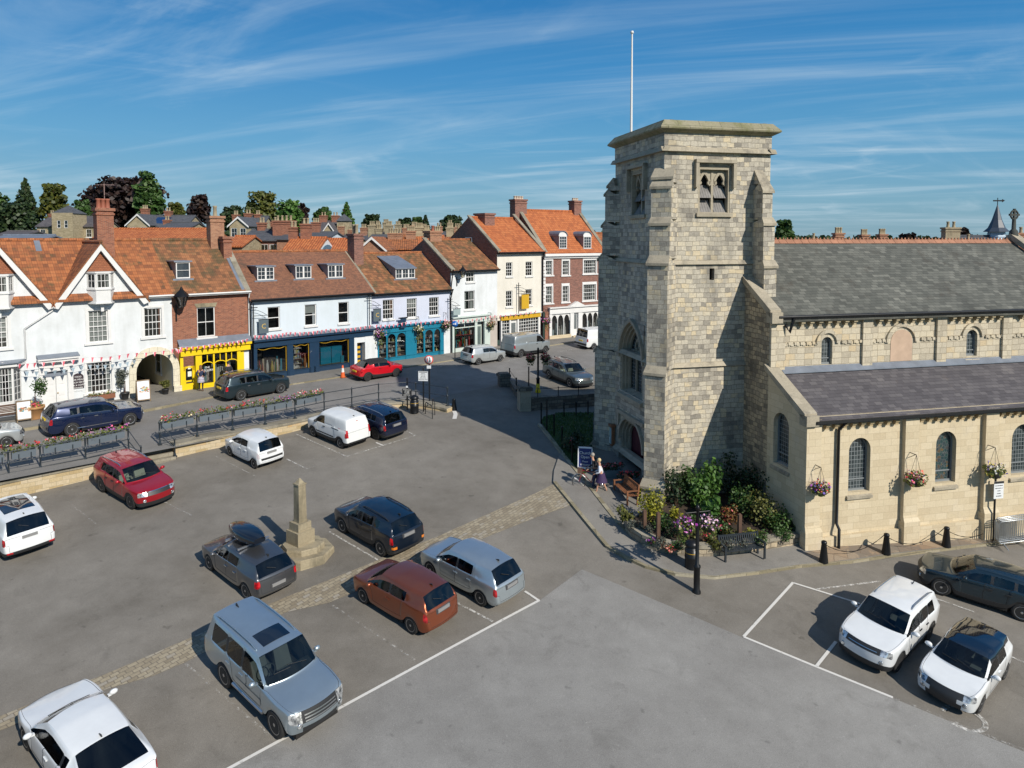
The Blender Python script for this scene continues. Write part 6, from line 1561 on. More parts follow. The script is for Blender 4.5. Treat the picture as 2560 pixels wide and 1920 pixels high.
def make_car(label,paint,L,W,H,wb,fo,r=.32,hood_z=(.72,.92),belt=(.88,.98),xa=.27,xh=.42,xb=.52,xc=.70,xq=.80,xd=.92,xe=.985,ze=.98,roofdrop=.06,sill=.24,tumble=.80,style=(5,.07,True),rimc=None,
			 clad=False,quarter=True,van=False,rails=None,glass_rear=True,roofmat=None,seats=None,name='parked_car',cat='car',sunroof=None,plate_r=False,plate_f=False,tl=(3,4),hl=(3,5),tail_h=None,grille=(5,8),hs=1.0,boot=False,tapf=.80,tapr=.86,rear_bulge=.07,front_bulge=.16,gh=.17,th=.26,drop=0.0,rear_dark=False,chrome=False,mirror=None,pill=True,spoiler=False,glow=False,trim=None,tl_mat=None,mid_roof=0,door_n=2,low_grille=True,wiper=True,arch=1.13):
	hw = W / 2; ra = r * arch; xf,xr = fo,fo + wb
	XA,XH,XB,XC,XQ,XD,XE = (L * q for q in (xa,xh,xb,xc,xq,xd,xe))
	low = [0.0,(xf - ra) * .55,xf - ra,xf - .80 * ra,xf,xf + .80 * ra,xf + ra,xf + ra + .16,lerp(xf + ra,xr - ra,.42),lerp(xf + ra,xr - ra,.52),lerp(xf + ra,xr - ra,.56),xr - ra,xr - .80 * ra,xr,xr + .80 * ra,xr + ra,L - .14,L]
	up = [0.06 + (XA - .06) * q for q in (0,.16,.34,.52,.68,.84,.95)] + [XA,XH,XB - .04,XB + .04,XC,XC + .09,XQ,XD,lerp(XD,XE,.5),XE,L - .03]
	if boot: up[15] = lerp(XD,XE,.86)
	NS,NR = 18,9
	def zbot(i):
		x = low[i]
		if i in (3,5,12,14): return r + .60 * ra
		if i in (4,13): return r + ra
		if i in (2,6,11,15): return sill + .03
		if i == 0: return sill + .02
		if i == 17: return sill + .08
		return sill
	zb = lambda x: curve([(0,belt[0] - .10),(xf,belt[0] - .03),(XA,belt[0]),(XC,belt[1]),(L,belt[1] - .02)],x)
	zh = lambda x: curve([(0,hood_z[0]),(XA * .25,lerp(hood_z[0],hood_z[1],.45)),(XA * .6,lerp(hood_z[0],hood_z[1],.78)),(XA,hood_z[1])],x)
	zt = lambda x: curve([(XH,H - .05),(lerp(XH,XD,.35),H),(lerp(XH,XD,.6),H - roofdrop * .25),(XD,H - roofdrop)],x)
	yw = lambda x: hw * (lerp(tapf,1,min(1,(x / (L * .16))) ** .5) if x < L * .16 else (lerp(tapr,1,min(1,((L - x) / (L * .14))) ** .5) if x > L * .86 else 1))
	P = {}
	for i in range(NS):
		xl,xu = low[i],up[i]; w = yw(xl); wu = yw(xu)
		zb0 = zbot(i); xm = xl if i not in (0,17) else xl
		bz = zb(lerp(xl,xu,.5))
		zm = max(lerp(zb0,bz,.55),zb0 + .05)
		z1 = lerp(zb0,zm,.38)
		P[i,0] = (xl,w * .955,zb0); P[i,1] = (xl,w * .995,z1); P[i,2] = (xl,w * 1.0,zm)
		P[i,3] = (lerp(xl,xu,.5),lerp(w,wu,.5) * .975,bz)
		if i <= 6:
			zc = zh(xu)
			for j,(fy,fz) in enumerate(((.90,.42),(.74,.86),(.50,.97),(.26,1.0),(0,1.02))):
				P[i,4 + j] = (xu - (.10 * (1 - fy) if i == 6 else 0),wu * fy,lerp(bz,zc,fz) if zc > bz else lerp(bz,zc,fz))
		elif i == 7:
			zc = zh(xu)
			P[i,4] = (xu + .02,wu * .935,bz + .015); P[i,5] = (xu + .05,wu * .90,bz + .05); P[i,6] = (xu + .02,wu * .84,max(zc,bz) + .03); P[i,7] = (xu - .10,wu * .45,zc + .025); P[i,8] = (xu - .14,0,zc + .03)
		elif i <= 14:
			zr = zt(xu); yr = hw * tumble * (1 if i < 13 else (.97 if i == 13 else .93))
			sh = .10 if i == 8 else 0
			P[i,4] = (xu,wu * .935,bz + .02); P[i,5] = (xu,yr + .045,zr - .145 - (.05 if i in (8,14) else 0)); P[i,6] = (xu - (.02 if i == 8 else 0),yr - .02,zr - .045); P[i,7] = (xu - sh * .8,yr * .52,zr - .005); P[i,8] = (xu - sh,0,zr + .01)
		else:
			t = (up[i] - XD) / (up[16] - XD) if i < 17 else 1
			yr = hw * tumble * .93; zr = lerp(zt(XD),ze,t if not boot else t)
			if i == 17: zr = ze - (.05 if not boot else .05)
			P[i,4] = (xu,lerp(wu,wu,t) * .925,min(bz + .02,zr));
			P[i,5] = (xu,lerp(yr + .045,wu * .90,t),lerp(zt(XD) - .19,max(bz + .03,ze - .02),t)); P[i,6] = (xu,lerp(yr - .02,wu * .82,t),zr - .02); P[i,7] = (xu + .02 * t,lerp(yr * .52,wu * .45,t),zr); P[i,8] = (xu + .03 * t,0,zr)
			if i == 17:
				for j,fy in enumerate((.92,.82,.62,.32,0)): P[i,4 + j] = (xu + rear_bulge * (1 - fy * fy),wu * fy,ze - .05 - (.0 if j else .03))
				P[i,3] = (xu - .02,wu * .975,min(bz,ze - .1))
				P[i,2] = (P[i,2][0],P[i,2][1],P[i,3][2] - th); P[i,1] = (P[i,1][0],P[i,1][1],max(sill + .16,P[i,2][2] - .3))
		if i == 0:
			for j in range(3): P[i,j] = (front_bulge,P[i,j][1],(sill + .0,sill + .17,hood_z[0] - gh)[j])
			P[i,3] = (front_bulge + .02,w * .965,min(bz,hood_z[0] - .02))
			for j,fy in enumerate((.86,.68,.45,.22,0)): P[i,4 + j] = (.05 + front_bulge * fy * fy,w * fy,hood_z[0] + (.0 if j else -.015))
	bm = bmesh.new(); V = {}; cv = bm.verts.layers.float.new('crease_vert'); cl_ = bm.edges.layers.float.new('crease_edge')
	def vert(i,j,s):
		x,y,z = P[i,j]
		if j == 8: s = 0
		k = (i,j,s)
		if k not in V: V[k] = bm.verts.new((L / 2 - x,s * y,z))
		return V[k]
	def cell(i,j):
		if i <= 6:
			if j >= 4: return 'bonnet'
			if i == 0 and j == 2: return 'headlight'
		if j == 0 and clad: return 'lower_trim'
		if 7 <= i <= 10 and 1 <= j <= 3:
			return 'door' if j < 3 else 'door'
		if j == 4:
			if i in (7,8): return 'side_window'
			if i == 9: return 'side_window' if van is False and not pill else ('pillar_trim' if not van else 'body')
			if i == 10: return 'body' if van else 'side_window'
			if i == 11: return 'body' if van or not quarter else 'pillar_trim'
			if i == 12: return 'side_window' if quarter and not van else 'body'
			return 'body'
		if i == 7 and j >= 6: return 'windscreen'
		if 8 <= i <= 13 and j >= 6: return 'roof'
		if 8 <= i <= 13 and j == 5: return 'roof' if roofmat else 'body'
		if i in (14,15) and j >= 6 and glass_rear and not (boot and i == 15 and False): return 'rear_window'
		if i >= 15 and j == 2 and i == 16: return 'tail_light'
		return 'body'
	fkey = []
	def face(vs,key,s):
		vs = [v for n,v in enumerate(vs) if v not in vs[:n]]
		if len(vs) < 3: return
		f = bm.faces.new(vs if s > 0 else vs[::-1]); f.material_index = KEYS.index(key); f.smooth = True
	for s in (1,-1):
		for i in range(NS - 1):
			for j in range(NR - 1):
				face([vert(i,j,s),vert(i + 1,j,s),vert(i + 1,j + 1,s),vert(i,j + 1,s)][::-1],cell(i,j),s)
		for end,blg,lst in ((0,front_bulge,'f'),(17,rear_bulge,'r')):
			G = {}
			for row in (0,1,2,3):
				for col in range(3,9):
					if col == 3: G[row,col] = vert(end,row,s)
					elif row == 3: G[row,col] = vert(end,col,s)
					else:
						x0,y0,z0 = P[end,row]; fy = (P[end,col][1]) / max(1e-6,P[end,3][1])
						y = y0 * fy
						bow = blg * (1 - fy * fy); x = x0 - bow if end == 0 else x0 + bow
						if end == 17: x += (.04,.07,.02)[row] - drop * 0
						else: x -= (.0,.05,.06)[row]
						sg = s if col < 8 else 0; kk = (end,row,col,sg)
						if kk not in V: V[kk] = bm.verts.new((L / 2 - x,sg * y,z0 + (.0 if row else (.02 if end else .0))))
						G[row,col] = V[kk]
			for row in range(3):
				for col in range(3,8):
					key = 'body'
					if lst == 'f':
						if row == 2 and hl[0] <= col < hl[1]: key = 'headlight'
						elif row == 2 and grille[0] <= col < grille[1]: key = 'grille'
						elif row == 0: key = 'bumper_grille' if col >= 5 and low_grille else ('lower_trim' if clad else 'body')
					else:
						if row == 2 and tl[0] <= col < tl[1]: key = 'tail_light'
						elif row == 2: key = 'tailgate'
						elif row == 1 and col >= 5: key = 'tailgate'
						elif row == 0: key = 'lower_trim' if clad else 'body'
					q = [G[row,col],G[row,col + 1],G[row + 1,col + 1],G[row + 1,col]]
					face(q if lst == 'r' else q[::-1],key,-s)
	bmesh.ops.recalc_face_normals(bm,faces=bm.faces[:])
	for e in bm.edges:
		ks = {KEYS[f.material_index] for f in e.link_faces}
		if len(ks) > 1:
			e[cl_] = .9 if ks & {'windscreen','rear_window','side_window','headlight','tail_light','grille'} else (.35 if 'bonnet' in ks or 'roof' in ks else .0)
		if len(e.link_faces) == 1: e[cl_] = .55
	for (i_,j_,*_r),v_ in V.items():
		if len(_r) == 1 and ((j_ in (4,5) and i_ in (8,9,10,11,12,13)) or (j_ == 4 and i_ == 7) or (j_ == 6 and i_ in (7,8,14,16))): v_[cv] = .72
	me = bpy.data.meshes.new('cage'); bm.to_mesh(me); bm.free()
	for _ in KEYS: me.materials.append(None)
	tmp = bpy.data.objects.new('cage',me); COL.objects.link(tmp)
	sm_ = tmp.modifiers.new('s','SUBSURF'); sm_.levels = sm_.render_levels = 2
	dg = bpy.context.evaluated_depsgraph_get(); ev = bpy.data.meshes.new_from_object(tmp.evaluated_get(dg))
	bpy.data.objects.remove(tmp); bpy.data.meshes.remove(me)
	bm = bmesh.new(); bm.from_mesh(ev); bpy.data.meshes.remove(ev)
	# shut lines round doors, bonnet and tailgate
	for key in ('door','bonnet','tailgate'):
		k = KEYS.index(key); fs = [f for f in bm.faces if f.material_index == k]
		if not fs or (key == 'tailgate' and rear_dark): continue
		if key == 'door':
			xs_ = L / 2 - low[9] if door_n == 2 else None
			grp = [[f for f in fs if f.calc_center_median().y > 0],[f for f in fs if f.calc_center_median().y < 0]]
			if door_n == 2 and not van:
				grp = [[f for f in g if (f.calc_center_median().x > L / 2 - lerp(low[9],low[10],.0)) == q] for g in grp for q in (True,False)]
		else: grp = [fs]
		for g in grp:
			if not g: continue
			ret = bmesh.ops.inset_region(bm,faces=g,thickness=.009,depth=-.006,use_even_offset=False)
			for f in ret['faces']: f.material_index = KEYS.index('seam')
	bvh = BVHTree.FromBMesh(bm)
	t = thing(name,(0,0,0),label,cat)
	tm = trim or TRIM
	MATS = {'body': paint,'bonnet': paint,'door': paint,'roof': roofmat or paint,'tailgate': TRIM if rear_dark else paint,'windscreen': CARGLASS,'rear_window': CARGLASSD,'side_window': CARGLASS,'headlight': HEADL,'tail_light': tl_mat or TAILL,'grille': TRIM,'bumper_grille': TRIM,'lower_trim': tm,'pillar_trim': TRIM,'seam': DARKIN}
	parts = {}
	for f in bm.faces:
		k = KEYS[f.material_index]; c = f.calc_center_median()
		if k in ('seam','pillar_trim'): pk = ('body',0)
		elif k in ('headlight','tail_light'): pk = (k,1 if c.y > 0 else -1)
		elif k == 'side_window': pk = (k,(1 if c.y > 0 else -1) * (1 if c.x > L / 2 - XB else (2 if c.x > L / 2 - XC - .03 else 3)))
		elif k == 'door': pk = (k,(1 if c.y > 0 else -1) * (1 if (c.x > L / 2 - low[9] or van or door_n == 1) else 2))
		else: pk = (k,0)
		parts.setdefault(pk,[]).append(f)
	ob = {}
	for (k,q),fs in parts.items():
		m = bpy.data.meshes.new(k); idx = {}; vs,ff,mi = [],[],[]
		for f in fs:
			r_ = []
			for v in f.verts:
				if v.index not in idx: idx[v.index] = len(vs); vs.append(v.co[:])
				r_.append(idx[v.index])
			ff.append(r_); mi.append(1 if KEYS[f.material_index] == 'seam' else (2 if KEYS[f.material_index] == 'pillar_trim' else 0))
		m.from_pydata(vs,[],ff); m.materials.append(MATS[k])
		if k == 'body': m.materials.append(DARKIN); m.materials.append(TRIM)
		m.polygons.foreach_set('material_index',mi); m.polygons.foreach_set('use_smooth',[True] * len(ff)); m.update()
		o = bpy.data.objects.new(k,m); COL.objects.link(o); o.parent = t; ORG[o] = Vector((0,0,0)); ob[k,q] = o
	bm.free()
	F0 = Frame((0,0),(1,0,0))
	def part(mb,nm,mat,par=None): return mb.build(nm,mat,par or t)
	# floor, wells and cabin
	mb = MB(); X = lambda x: L / 2 - x
	mb.box(F0,X(L - .12),X(.2),-hw * .70,hw * .70,.17,min(.5,r + .1)); mb.box(F0,X(xr - ra - .05),X(xf + ra + .05),-hw * .93,hw * .93,sill - .04,sill + .1)
	for xw in (xf,xr): mb.box(F0,X(xw + ra),X(xw - ra),-hw * .70,hw * .70,.3,r + ra + .02)
	part(mb,'underbody',DARKIN)
	if not van:
		mb = MB(); zf = .42
		st = seats or SEATD
		sx = [(XH + .42,1),(min(XC,XH + 1.25),0)]
		for x,fr_ in sx:
			for y in ((-.36,.36) if fr_ else (-.38,0,.38)):
				w = .25 if fr_ else .2
				mb.box(F0,X(x + .12),X(x - .42),y - w,y + w,zf,zf + .2)
				mb.hexa([Vector((X(x + .02),y - w,zf + .1)),Vector((X(x + .18),y - w,zf + .1)),Vector((X(x + .18),y + w,zf + .1)),Vector((X(x + .02),y + w,zf + .1)),Vector((X(x + .26),y - w * .9,zf + .72)),Vector((X(x + .36),y - w * .9,zf + .72)),Vector((X(x + .36),y + w * .9,zf + .72)),Vector((X(x + .26),y + w * .9,zf + .72))])
				mb.box(F0,X(x + .4),X(x + .3),y - .13,y + .13,min(zf + .75,H - .4),min(zf + .92,H - .2))
		part(mb,'seats',st)
		mb = MB(); mb.hexa([Vector((X(XA + .5),-hw * .8,belt[0] - .35)),Vector((X(XA - .05),-hw * .8,belt[0] - .35)),Vector((X(XA - .05),hw * .8,belt[0] - .35)),Vector((X(XA + .5),hw * .8,belt[0] - .35)),Vector((X(XA + .42),-hw * .8,belt[0] - .02)),Vector((X(XA + .05),-hw * .8,belt[0] - .06)),Vector((X(XA + .05),hw * .8,belt[0] - .06)),Vector((X(XA + .42),hw * .8,belt[0] - .02))])
		part(mb,'dashboard',TRIM)
		mb = MB(); c = Vector((X(XA + .62),-.36,belt[0] + .0)); pts = [c + Vector((-.07 * math.sin(a),.18 * math.cos(a),.17 * math.sin(a))) for a in [k * math.pi / 6 for k in range(13)]]; mb.tube(pts,.016,5); mb.tube([c,c + Vector((.2,0,-.12))],.03,5); part(mb,'steering_wheel',TRIM)
	else:
		mb = MB(); mb.box(F0,X(XB + .1),X(XB),-hw * .85,hw * .85,.5,H - .15); part(mb,'bulkhead',DARKIN)
	# wheels
	ty,rm = wheel_meshes(style,rimc or ALLOY)
	for xw in (xf,xr):
		for s in (1,-1):
			w = bpy.data.objects.new('wheel',ty); COL.objects.link(w); w.parent = t; w.location = (X(xw),s * (hw - .10),r); w.scale = (r,r * .78,r); ORG[w] = Vector((0,0,0))
			w.rotation_euler = (0,R(17 * xw),0 if s > 0 else math.pi)
			q = bpy.data.objects.new('rim',rm); COL.objects.link(q); q.parent = w; ORG[q] = Vector((0,0,0))
	# mirrors, handles, wipers, plates
	mz = belt[0] + .1
	for s in (1,-1):
		mb = MB(); mb.ball((X(XA + .33),s * (hw + .09),mz),.075,.115,.075,10); mb.box(F0,X(XA + .36),X(XA + .28),s * (hw - .06) if s > 0 else s * (hw + .05),s * (hw + .05) if s > 0 else s * (hw - .06),mz - .06,mz - .02); part(mb,'wing_mirror',mirror or paint)
		for x in ([lerp(XH,XB,.95),XC - .12] if door_n == 2 and not van else [XB - .05]):
			h_ = bvh.ray_cast(Vector((X(x),s * 2,belt[0] - .1)),Vector((0,-s,0)))
			if h_[0]: mb = MB(); y = h_[0].y; mb.box(F0,X(x + .09),X(x - .09),min(y,y + s * .03),max(y,y + s * .03),belt[0] - .125,belt[0] - .09); part(mb,'door_handle',CHROME if chrome else (TRIM if clad or van else paint))
	def onto(x,y,lift=.012):
		h_ = bvh.ray_cast(Vector((X(x),y,3)),Vector((0,0,-1)))
		return (h_[0] if h_[0] else Vector((X(x),y,H))) + Vector((0,0,lift))
	if wiper:
		mb = MB()
		for y0,y1 in ((-.1,.5),(-.55,-.05)): mb.tube([onto(XA + .02,y1 * hw,.02),onto(XA - .02 + .1,y0 * hw,.03)],.011,4)
		part(mb,'wipers',TRIM)
	if rails:
		for s in (1,-1):
			mb = MB(); n = 8; pts = []
			for k in range(n + 1):
				x = lerp(XH + .25,XD - .15,k / n); p = onto(x,s * (hw * tumble - .10),.0); pts.append(p + Vector((0,0,.055 if 0 < k < n else .0)))
			mb.tube(pts,.022,6); part(mb,'roof_rail',rails)
	if sunroof:
		a,b,yy,mt = sunroof; mb = MB(); rows = []
		for k in range(7): rows.append([onto(lerp(a,b,k / 6) * L,lerp(-yy,yy,q / 6),.006) for q in range(7)])
		mb.grid(rows,0,True); part(mb,'sunroof',mt)
	if plate_r or plate_f:
		for on,end in ((plate_r,-1),(plate_f,1)):
			if not on: continue
			z = .85 if (end < 0 and tail_h is None) else (tail_h or .5)
			if end > 0: z = .45
			h_ = bvh.ray_cast(Vector((end * (L / 2 + 1),0,z)),Vector((-end,0,0)))
			if h_[0]:
				x = h_[0].x; mb = MB(); mb.box(F0,min(x - end * .04,x + end * .035),max(x - end * .04,x + end * .035),-.26,.26,z - .055,z + .055); part(mb,'number_plate',PLATEY if end < 0 else PAINTW)
	if low_grille and not van:
		for s in (1,-1):
			h_ = bvh.ray_cast(Vector((L / 2 + 1,s * hw * .66,lerp(sill,hood_z[0],.42))),Vector((-1,0,0)))
			if h_[0]: mb = MB(); mb.lathe(h_[0] - Vector((.02,0,0)),[(.075,0),(.075,.04),(.05,.045)],10,axis=(1,0,0)); part(mb,'fog_light',HEADL)
	for x in (XD - .25,) if not boot else (XD - .1,):
		p = onto(x,0,0); mb = MB(); mb.prism([p + Vector((.1,-.02,0)),p + Vector((-.08,-.02,0)),p + Vector((-.08,-.005,.07))],Vector((0,.03,0))); part(mb,'aerial_fin',TRIM)
	if not van and not plate_r:
		pz = tail_h or (belt[1] - th * .62); mb = MB(); rows = []
		for k in range(7):
			row = []
			for q in range(3): hh = bvh.ray_cast(Vector((-L / 2 - 1,lerp(-.32,.32,k / 6),pz + (q - 1) * .085)),Vector((1,0,0))); row.append((hh[0] if hh[0] else Vector((-L / 2,0,pz))) + Vector((-.008,0,0)))
			rows.append(row)
		mb.grid(rows,0,True); part(mb,'plate_recess',RECESS if paint is not WHITEP else paint)
		hh = bvh.ray_cast(Vector((-L / 2 - 1,0,pz)),Vector((1,0,0)))
		if hh[0]: mb = MB(); mb.box(F0,hh[0].x - .03,hh[0].x + .02,-.26,.26,pz - .055,pz + .055); part(mb,'number_plate',PLATEB)
		if not boot: a = onto(XE * .5 + XD * .5,.02,.02); c = onto(XE - .04,-.02,.03); mb = MB(); mb.tube([c,a.lerp(c,.3) + Vector((0,.28,.03))],.012,4); part(mb,'rear_wiper',TRIM)
	if chrome:
		for s in (1,-1):
			mb = MB(); pts = []
			for k in range(9):
				x = lerp(XA + .05,XQ if quarter else XC,k / 8); zz = zb(x) + .02
				h_ = bvh.ray_cast(Vector((X(x),s * 2,zz)),Vector((0,-s,0)))
				if h_[0]: pts.append(h_[0] + Vector((0,s * .006,0)))
			if len(pts) > 2: mb.tube(pts,.012,4); part(mb,'window_trim',CHROME)
	t['_dims'] = (L,W,H)
	return t,bvh,dict(L=L,hw=hw,H=H,xf=xf,xr=xr,wb=wb,X=X,belt=belt,part=part,onto=onto,sill=sill,r=r,XA=XA,XB=XB,XC=XC,XD=XD)
def place(t,info,side,pf=None,pr=None,heading=None,zf=z_sq,mid=None):
	"""stand a car on the ground from the photo points where its near wheels touch; heading in degrees clockwise from the view direction"""
	L,hw,xf,xr,wb = (info[k] for k in ('L','hw','xf','xr','wb'))
	a = hit(*pf,zf) if pf else None; b = hit(*pr,zf) if pr else None
	if heading is None: d = (a - b); d.z = 0; d.normalize()
	else: d = az(heading)
	lf = Vector((-d.y,d.x,0)); sgn = 1 if side == 'L' else -1
	off = lf * (-sgn * (hw - .12))
	mid_off = L / 2 - (xf + xr) / 2
	c = (((a + b) / 2) if (a and b) else (a - d * wb / 2 if a else b + d * wb / 2)) + off - d * mid_off
	zz = lambda p: zf(p.x,p.y)
	n1 = Vector((d.x * 2,d.y * 2,zz(c + d) - zz(c - d))).normalized(); n2 = Vector((lf.x * 2,lf.y * 2,zz(c + lf) - zz(c - lf))).normalized()
	n3 = n1.cross(n2).normalized(); n2 = n3.cross(n1)
	M = Matrix((n1,n2,n3)).transposed().to_4x4()
	t.matrix_world = Matrix.Translation((c.x,c.y,zz(c) + .006)) @ M
	return t
def drape_side(info,bvh,x0,x1,z0,z1,s,mat,nm,n=10):
	mb = MB(); rows = []
	for k in range(n + 1):
		x = info['X'](lerp(x0,x1,k / n)); row = []
		for z in (z0,lerp(z0,z1,.5),z1):
			h_ = bvh.ray_cast(Vector((x,s * 2,z)),Vector((0,-s,0))); row.append((h_[0] if h_[0] else Vector((x,s * info['hw'],z))) + Vector((0,s * .012,0)))
		rows.append(row)
	mb.grid(rows,0,True); info['part'](mb,nm,mat)
def drape_end(info,bvh,y0,y1,z0,z1,end,mat,nm,n=10,lift=.012,rz=4):
	mb = MB(); rows = []
	for k in range(n + 1):
		y = lerp(y0,y1,k / n); row = []
		for q in range(rz + 1):
			z = lerp(z0,z1,q / rz); h_ = bvh.ray_cast(Vector((end * (info['L'] / 2 + 1),y,z)),Vector((-end,0,0))); row.append((h_[0] if h_[0] else Vector((end * info['L'] / 2,y,z))) + Vector((end * lift,0,0)))
		rows.append(row)
	mb.grid(rows,0,True); return info['part'](mb,nm,mat)
SILVB = carpaint('paint_silver_blue',(.42,.50,.55),.75,.34); GREYM = carpaint('paint_grey',(.11,.115,.125),.7,.32); COPPER = carpaint('paint_copper',(.30,.075,.028),.7,.34); SILV = carpaint('paint_silver',(.47,.53,.56),.75,.33); INK = carpaint('paint_ink_blue',(.008,.014,.026),.3,.28)
REDP = carpaint('paint_deep_red',(.38,.006,.016),.35,.3); WHITEP = carpaint('paint_white',(.72,.74,.75),0,.3); WHITEV = carpaint('paint_van_white',(.70,.72,.72),0,.45,.5); NAVYP = carpaint('paint_navy',(.006,.011,.035),.3,.25); NAVYB = carpaint('paint_midnight',(.006,.016,.06),.4,.25); SLATEP = carpaint('paint_slate_green',(.018,.035,.045),.5,.28)
REDB = carpaint('paint_bright_red',(.55,.006,.014),.1,.3); DARKB = carpaint('paint_petrol',(.014,.034,.05),.5,.25); SILW = carpaint('paint_pale_silver',(.55,.58,.58),.6,.35); GREYV = carpaint('paint_van_grey',(.32,.35,.36),.5,.4); V70P = carpaint('paint_grey_green',(.13,.16,.165),.6,.33)
SOFT = plain('soft_top',(.012,.012,.014),.85,vary=.1); BLKGLASS = plain('black_roof_glass',(.006,.008,.014),.05,coat=1,vary=0)
cars = {}
t,b,i = make_car('silver blue off road estate with roof rails and a dark sunroof',SILVB,4.9,1.875,1.84,2.78,.86,r=.39,hood_z=(.98,1.14),belt=(1.10,1.14),xa=.285,xh=.40,xb=.535,xc=.705,xq=.90,xd=.955,xe=.985,ze=1.15,sill=.40,tumble=.76,style=(6,.08,True),rails=SILVB,sunroof=(.44,.57,.42,BLKGLASS),roofdrop=.04,hl=(3,5),grille=(5,8),chrome=False,tapf=.84,tapr=.93,gh=.30)
for k in range(3): drape_end(i,b,-.48,.48,.72 + k * .075,.75 + k * .075,1,CHROME,'grille_bar',lift=.03)
for s in (1,-1):
	mb = MB(); mb.tube([(i['X'](1.45),s * .9,.42),(i['X'](3.1),s * .9,.42)],.05,6); i['part'](mb,'side_step',ALLOY)
	drape_side(i,b,1.5,2.9,.62,.80,s,SILV,'door_moulding')
place(t,i,'R',(692.9,1839.8),(568.7,1716))
t,b,i = make_car('dark grey hatchback carrying a black roof box near the stone column',GREYM,4.29,1.78,1.43,2.70,.87,r=.325,hood_z=(.70,.91),belt=(.88,.98),xa=.28,xh=.43,xb=.535,xc=.70,xq=.78,xd=.915,xe=.985,ze=.98,tumble=.755,quarter=False,chrome=True,tail_h=.6,tapr=.88,tl=(3,5),th=.22)
place(t,i,'L',(530.2,1426.2),(615.6,1494.3)); aclass = (t,i)
t,b,i = make_car('copper brown three door hatchback parked in the marked bays',COPPER,3.97,1.72,1.48,2.49,.80,r=.305,hood_z=(.72,.96),belt=(.92,1.02),xa=.255,xh=.42,xb=.56,xc=.755,xq=.80,xd=.92,xe=.985,ze=1.0,tumble=.755,quarter=False,door_n=1,style=(5,.07,True),tapr=.84)
place(t,i,'L',(912.9,1508.3),(1028.2,1581.6))
t,b,i = make_car('pale silver hatchback beside the copper car at the line end',SILV,4.18,1.71,1.475,2.60,.84,r=.31,hood_z=(.70,.93),belt=(.90,.97),xa=.265,xh=.41,xb=.535,xc=.72,xq=.76,xd=.90,xe=.98,ze=.98,tumble=.76,quarter=False,style=(7,.06,False),tapr=.90)
for s in (1,-1): drape_side(i,b,1.35,3.0,.50,.535,s,SILV,'side_moulding')
place(t,i,'L',(1077,1439.8),(1205,1514.5))
t,b,i = make_car('inky dark blue crossover beside the stone column',INK,4.165,1.80,1.55,2.60,.85,r=.335,hood_z=(.80,1.0),belt=(.97,1.08),xa=.27,xh=.415,xb=.53,xc=.70,xq=.79,xd=.92,xe=.985,ze=1.06,tumble=.76,clad=True,rails=TRIM,style=(10,.035,True),tapr=.90)
for s in (1,-1): drape_end(i,b,s * .62,s * .82,.52,.62,-1,plain('amber_lens',(.6,.18,.02),.2,coat=1,vary=0),'rear_indicator',lift=.02)
place(t,i,'L',(858.3,1330.5),(954.6,1389.5))
t,b,i = make_car('deep red crossover parked nose out below the stone steps',REDP,4.425,1.863,1.64,2.70,.86,r=.36,hood_z=(.88,1.04),belt=(1.02,1.12),xa=.285,xh=.42,xb=.54,xc=.69,xq=.79,xd=.915,xe=.985,ze=1.1,tumble=.76,clad=True,rails=CHROME,style=(5,.11,False),rimc=plain('alloy_mid',(.28,.28,.29),.3,metal=.85,vary=0),hl=(3,5),seats=SEATB)
drape_end(i,b,-.42,.42,.865,.885,1,CHROME,'grille_bar',lift=.03); place(t,i,'R',(334.3,1274.2),(254.3,1227.2))
t,b,i = make_car('small white city car parked against the retaining wall',WHITEP,3.44,1.63,1.46,2.34,.68,r=.285,hood_z=(.74,.97),belt=(.90,.98),xa=.235,xh=.40,xb=.53,xc=.71,xq=.75,xd=.93,xe=.985,ze=.94,tumble=.78,quarter=False,style=(5,.08,False),tl_mat=CLEARL,tapr=.88,pill=True)
drape_end(i,b,-.6,.6,.50,.60,-1,TRIM,'bumper_strip'); place(t,i,'L',(575.6,1139),(639.4,1172.2))
t,b,i = make_car('small white panel van parked between city car and dark blue hatchback',WHITEV,3.86,1.72,1.70,2.51,.77,r=.30,hood_z=(.88,1.05),belt=(1.02,1.04),xa=.235,xh=.39,xb=.50,xc=.70,xq=.8,xd=.955,xe=.99,ze=1.06,tumble=.84,van=True,glass_rear=False,roofdrop=.03,style=(9,.05,False),rimc=plain('hubcap',(.33,.34,.35),.4,metal=.4,vary=0),clad=True,mirror=TRIM,name='parked_van',cat='van',tapr=.95,rear_bulge=.03,low_grille=False)
for s in (1,-1): drape_side(i,b,1.15,2.75,.50,.57,s,TRIM,'side_moulding'); drape_side(i,b,2.55,3.2,1.0,1.04,s,TRIM,'door_track')
drape_end(i,b,-.05,.05,1.48,1.51,-1,TAILL,'brake_light')
for s in (1,-1): drape_end(i,b,s * .68,s * .80,.72,1.12,-1,TAILL,'tail_light',lift=.02)
place(t,i,'L',(784.1,1090.5),(853.9,1121.1))
t,b,i = make_car('dark blue tall hatchback with roof rails beyond the white van',NAVYP,4.30,1.82,1.55,2.67,.80,r=.335,hood_z=(.84,1.0),belt=(.98,1.05),xa=.27,xh=.38,xb=.52,xc=.70,xq=.80,xd=.93,xe=.985,ze=1.06,tumble=.78,clad=True,rails=ALLOY,style=(5,.09,False),rimc=ALLOYD,chrome=True,tapr=.90)
place(t,i,'L',None,(940.7,1098.7),heading=-50)
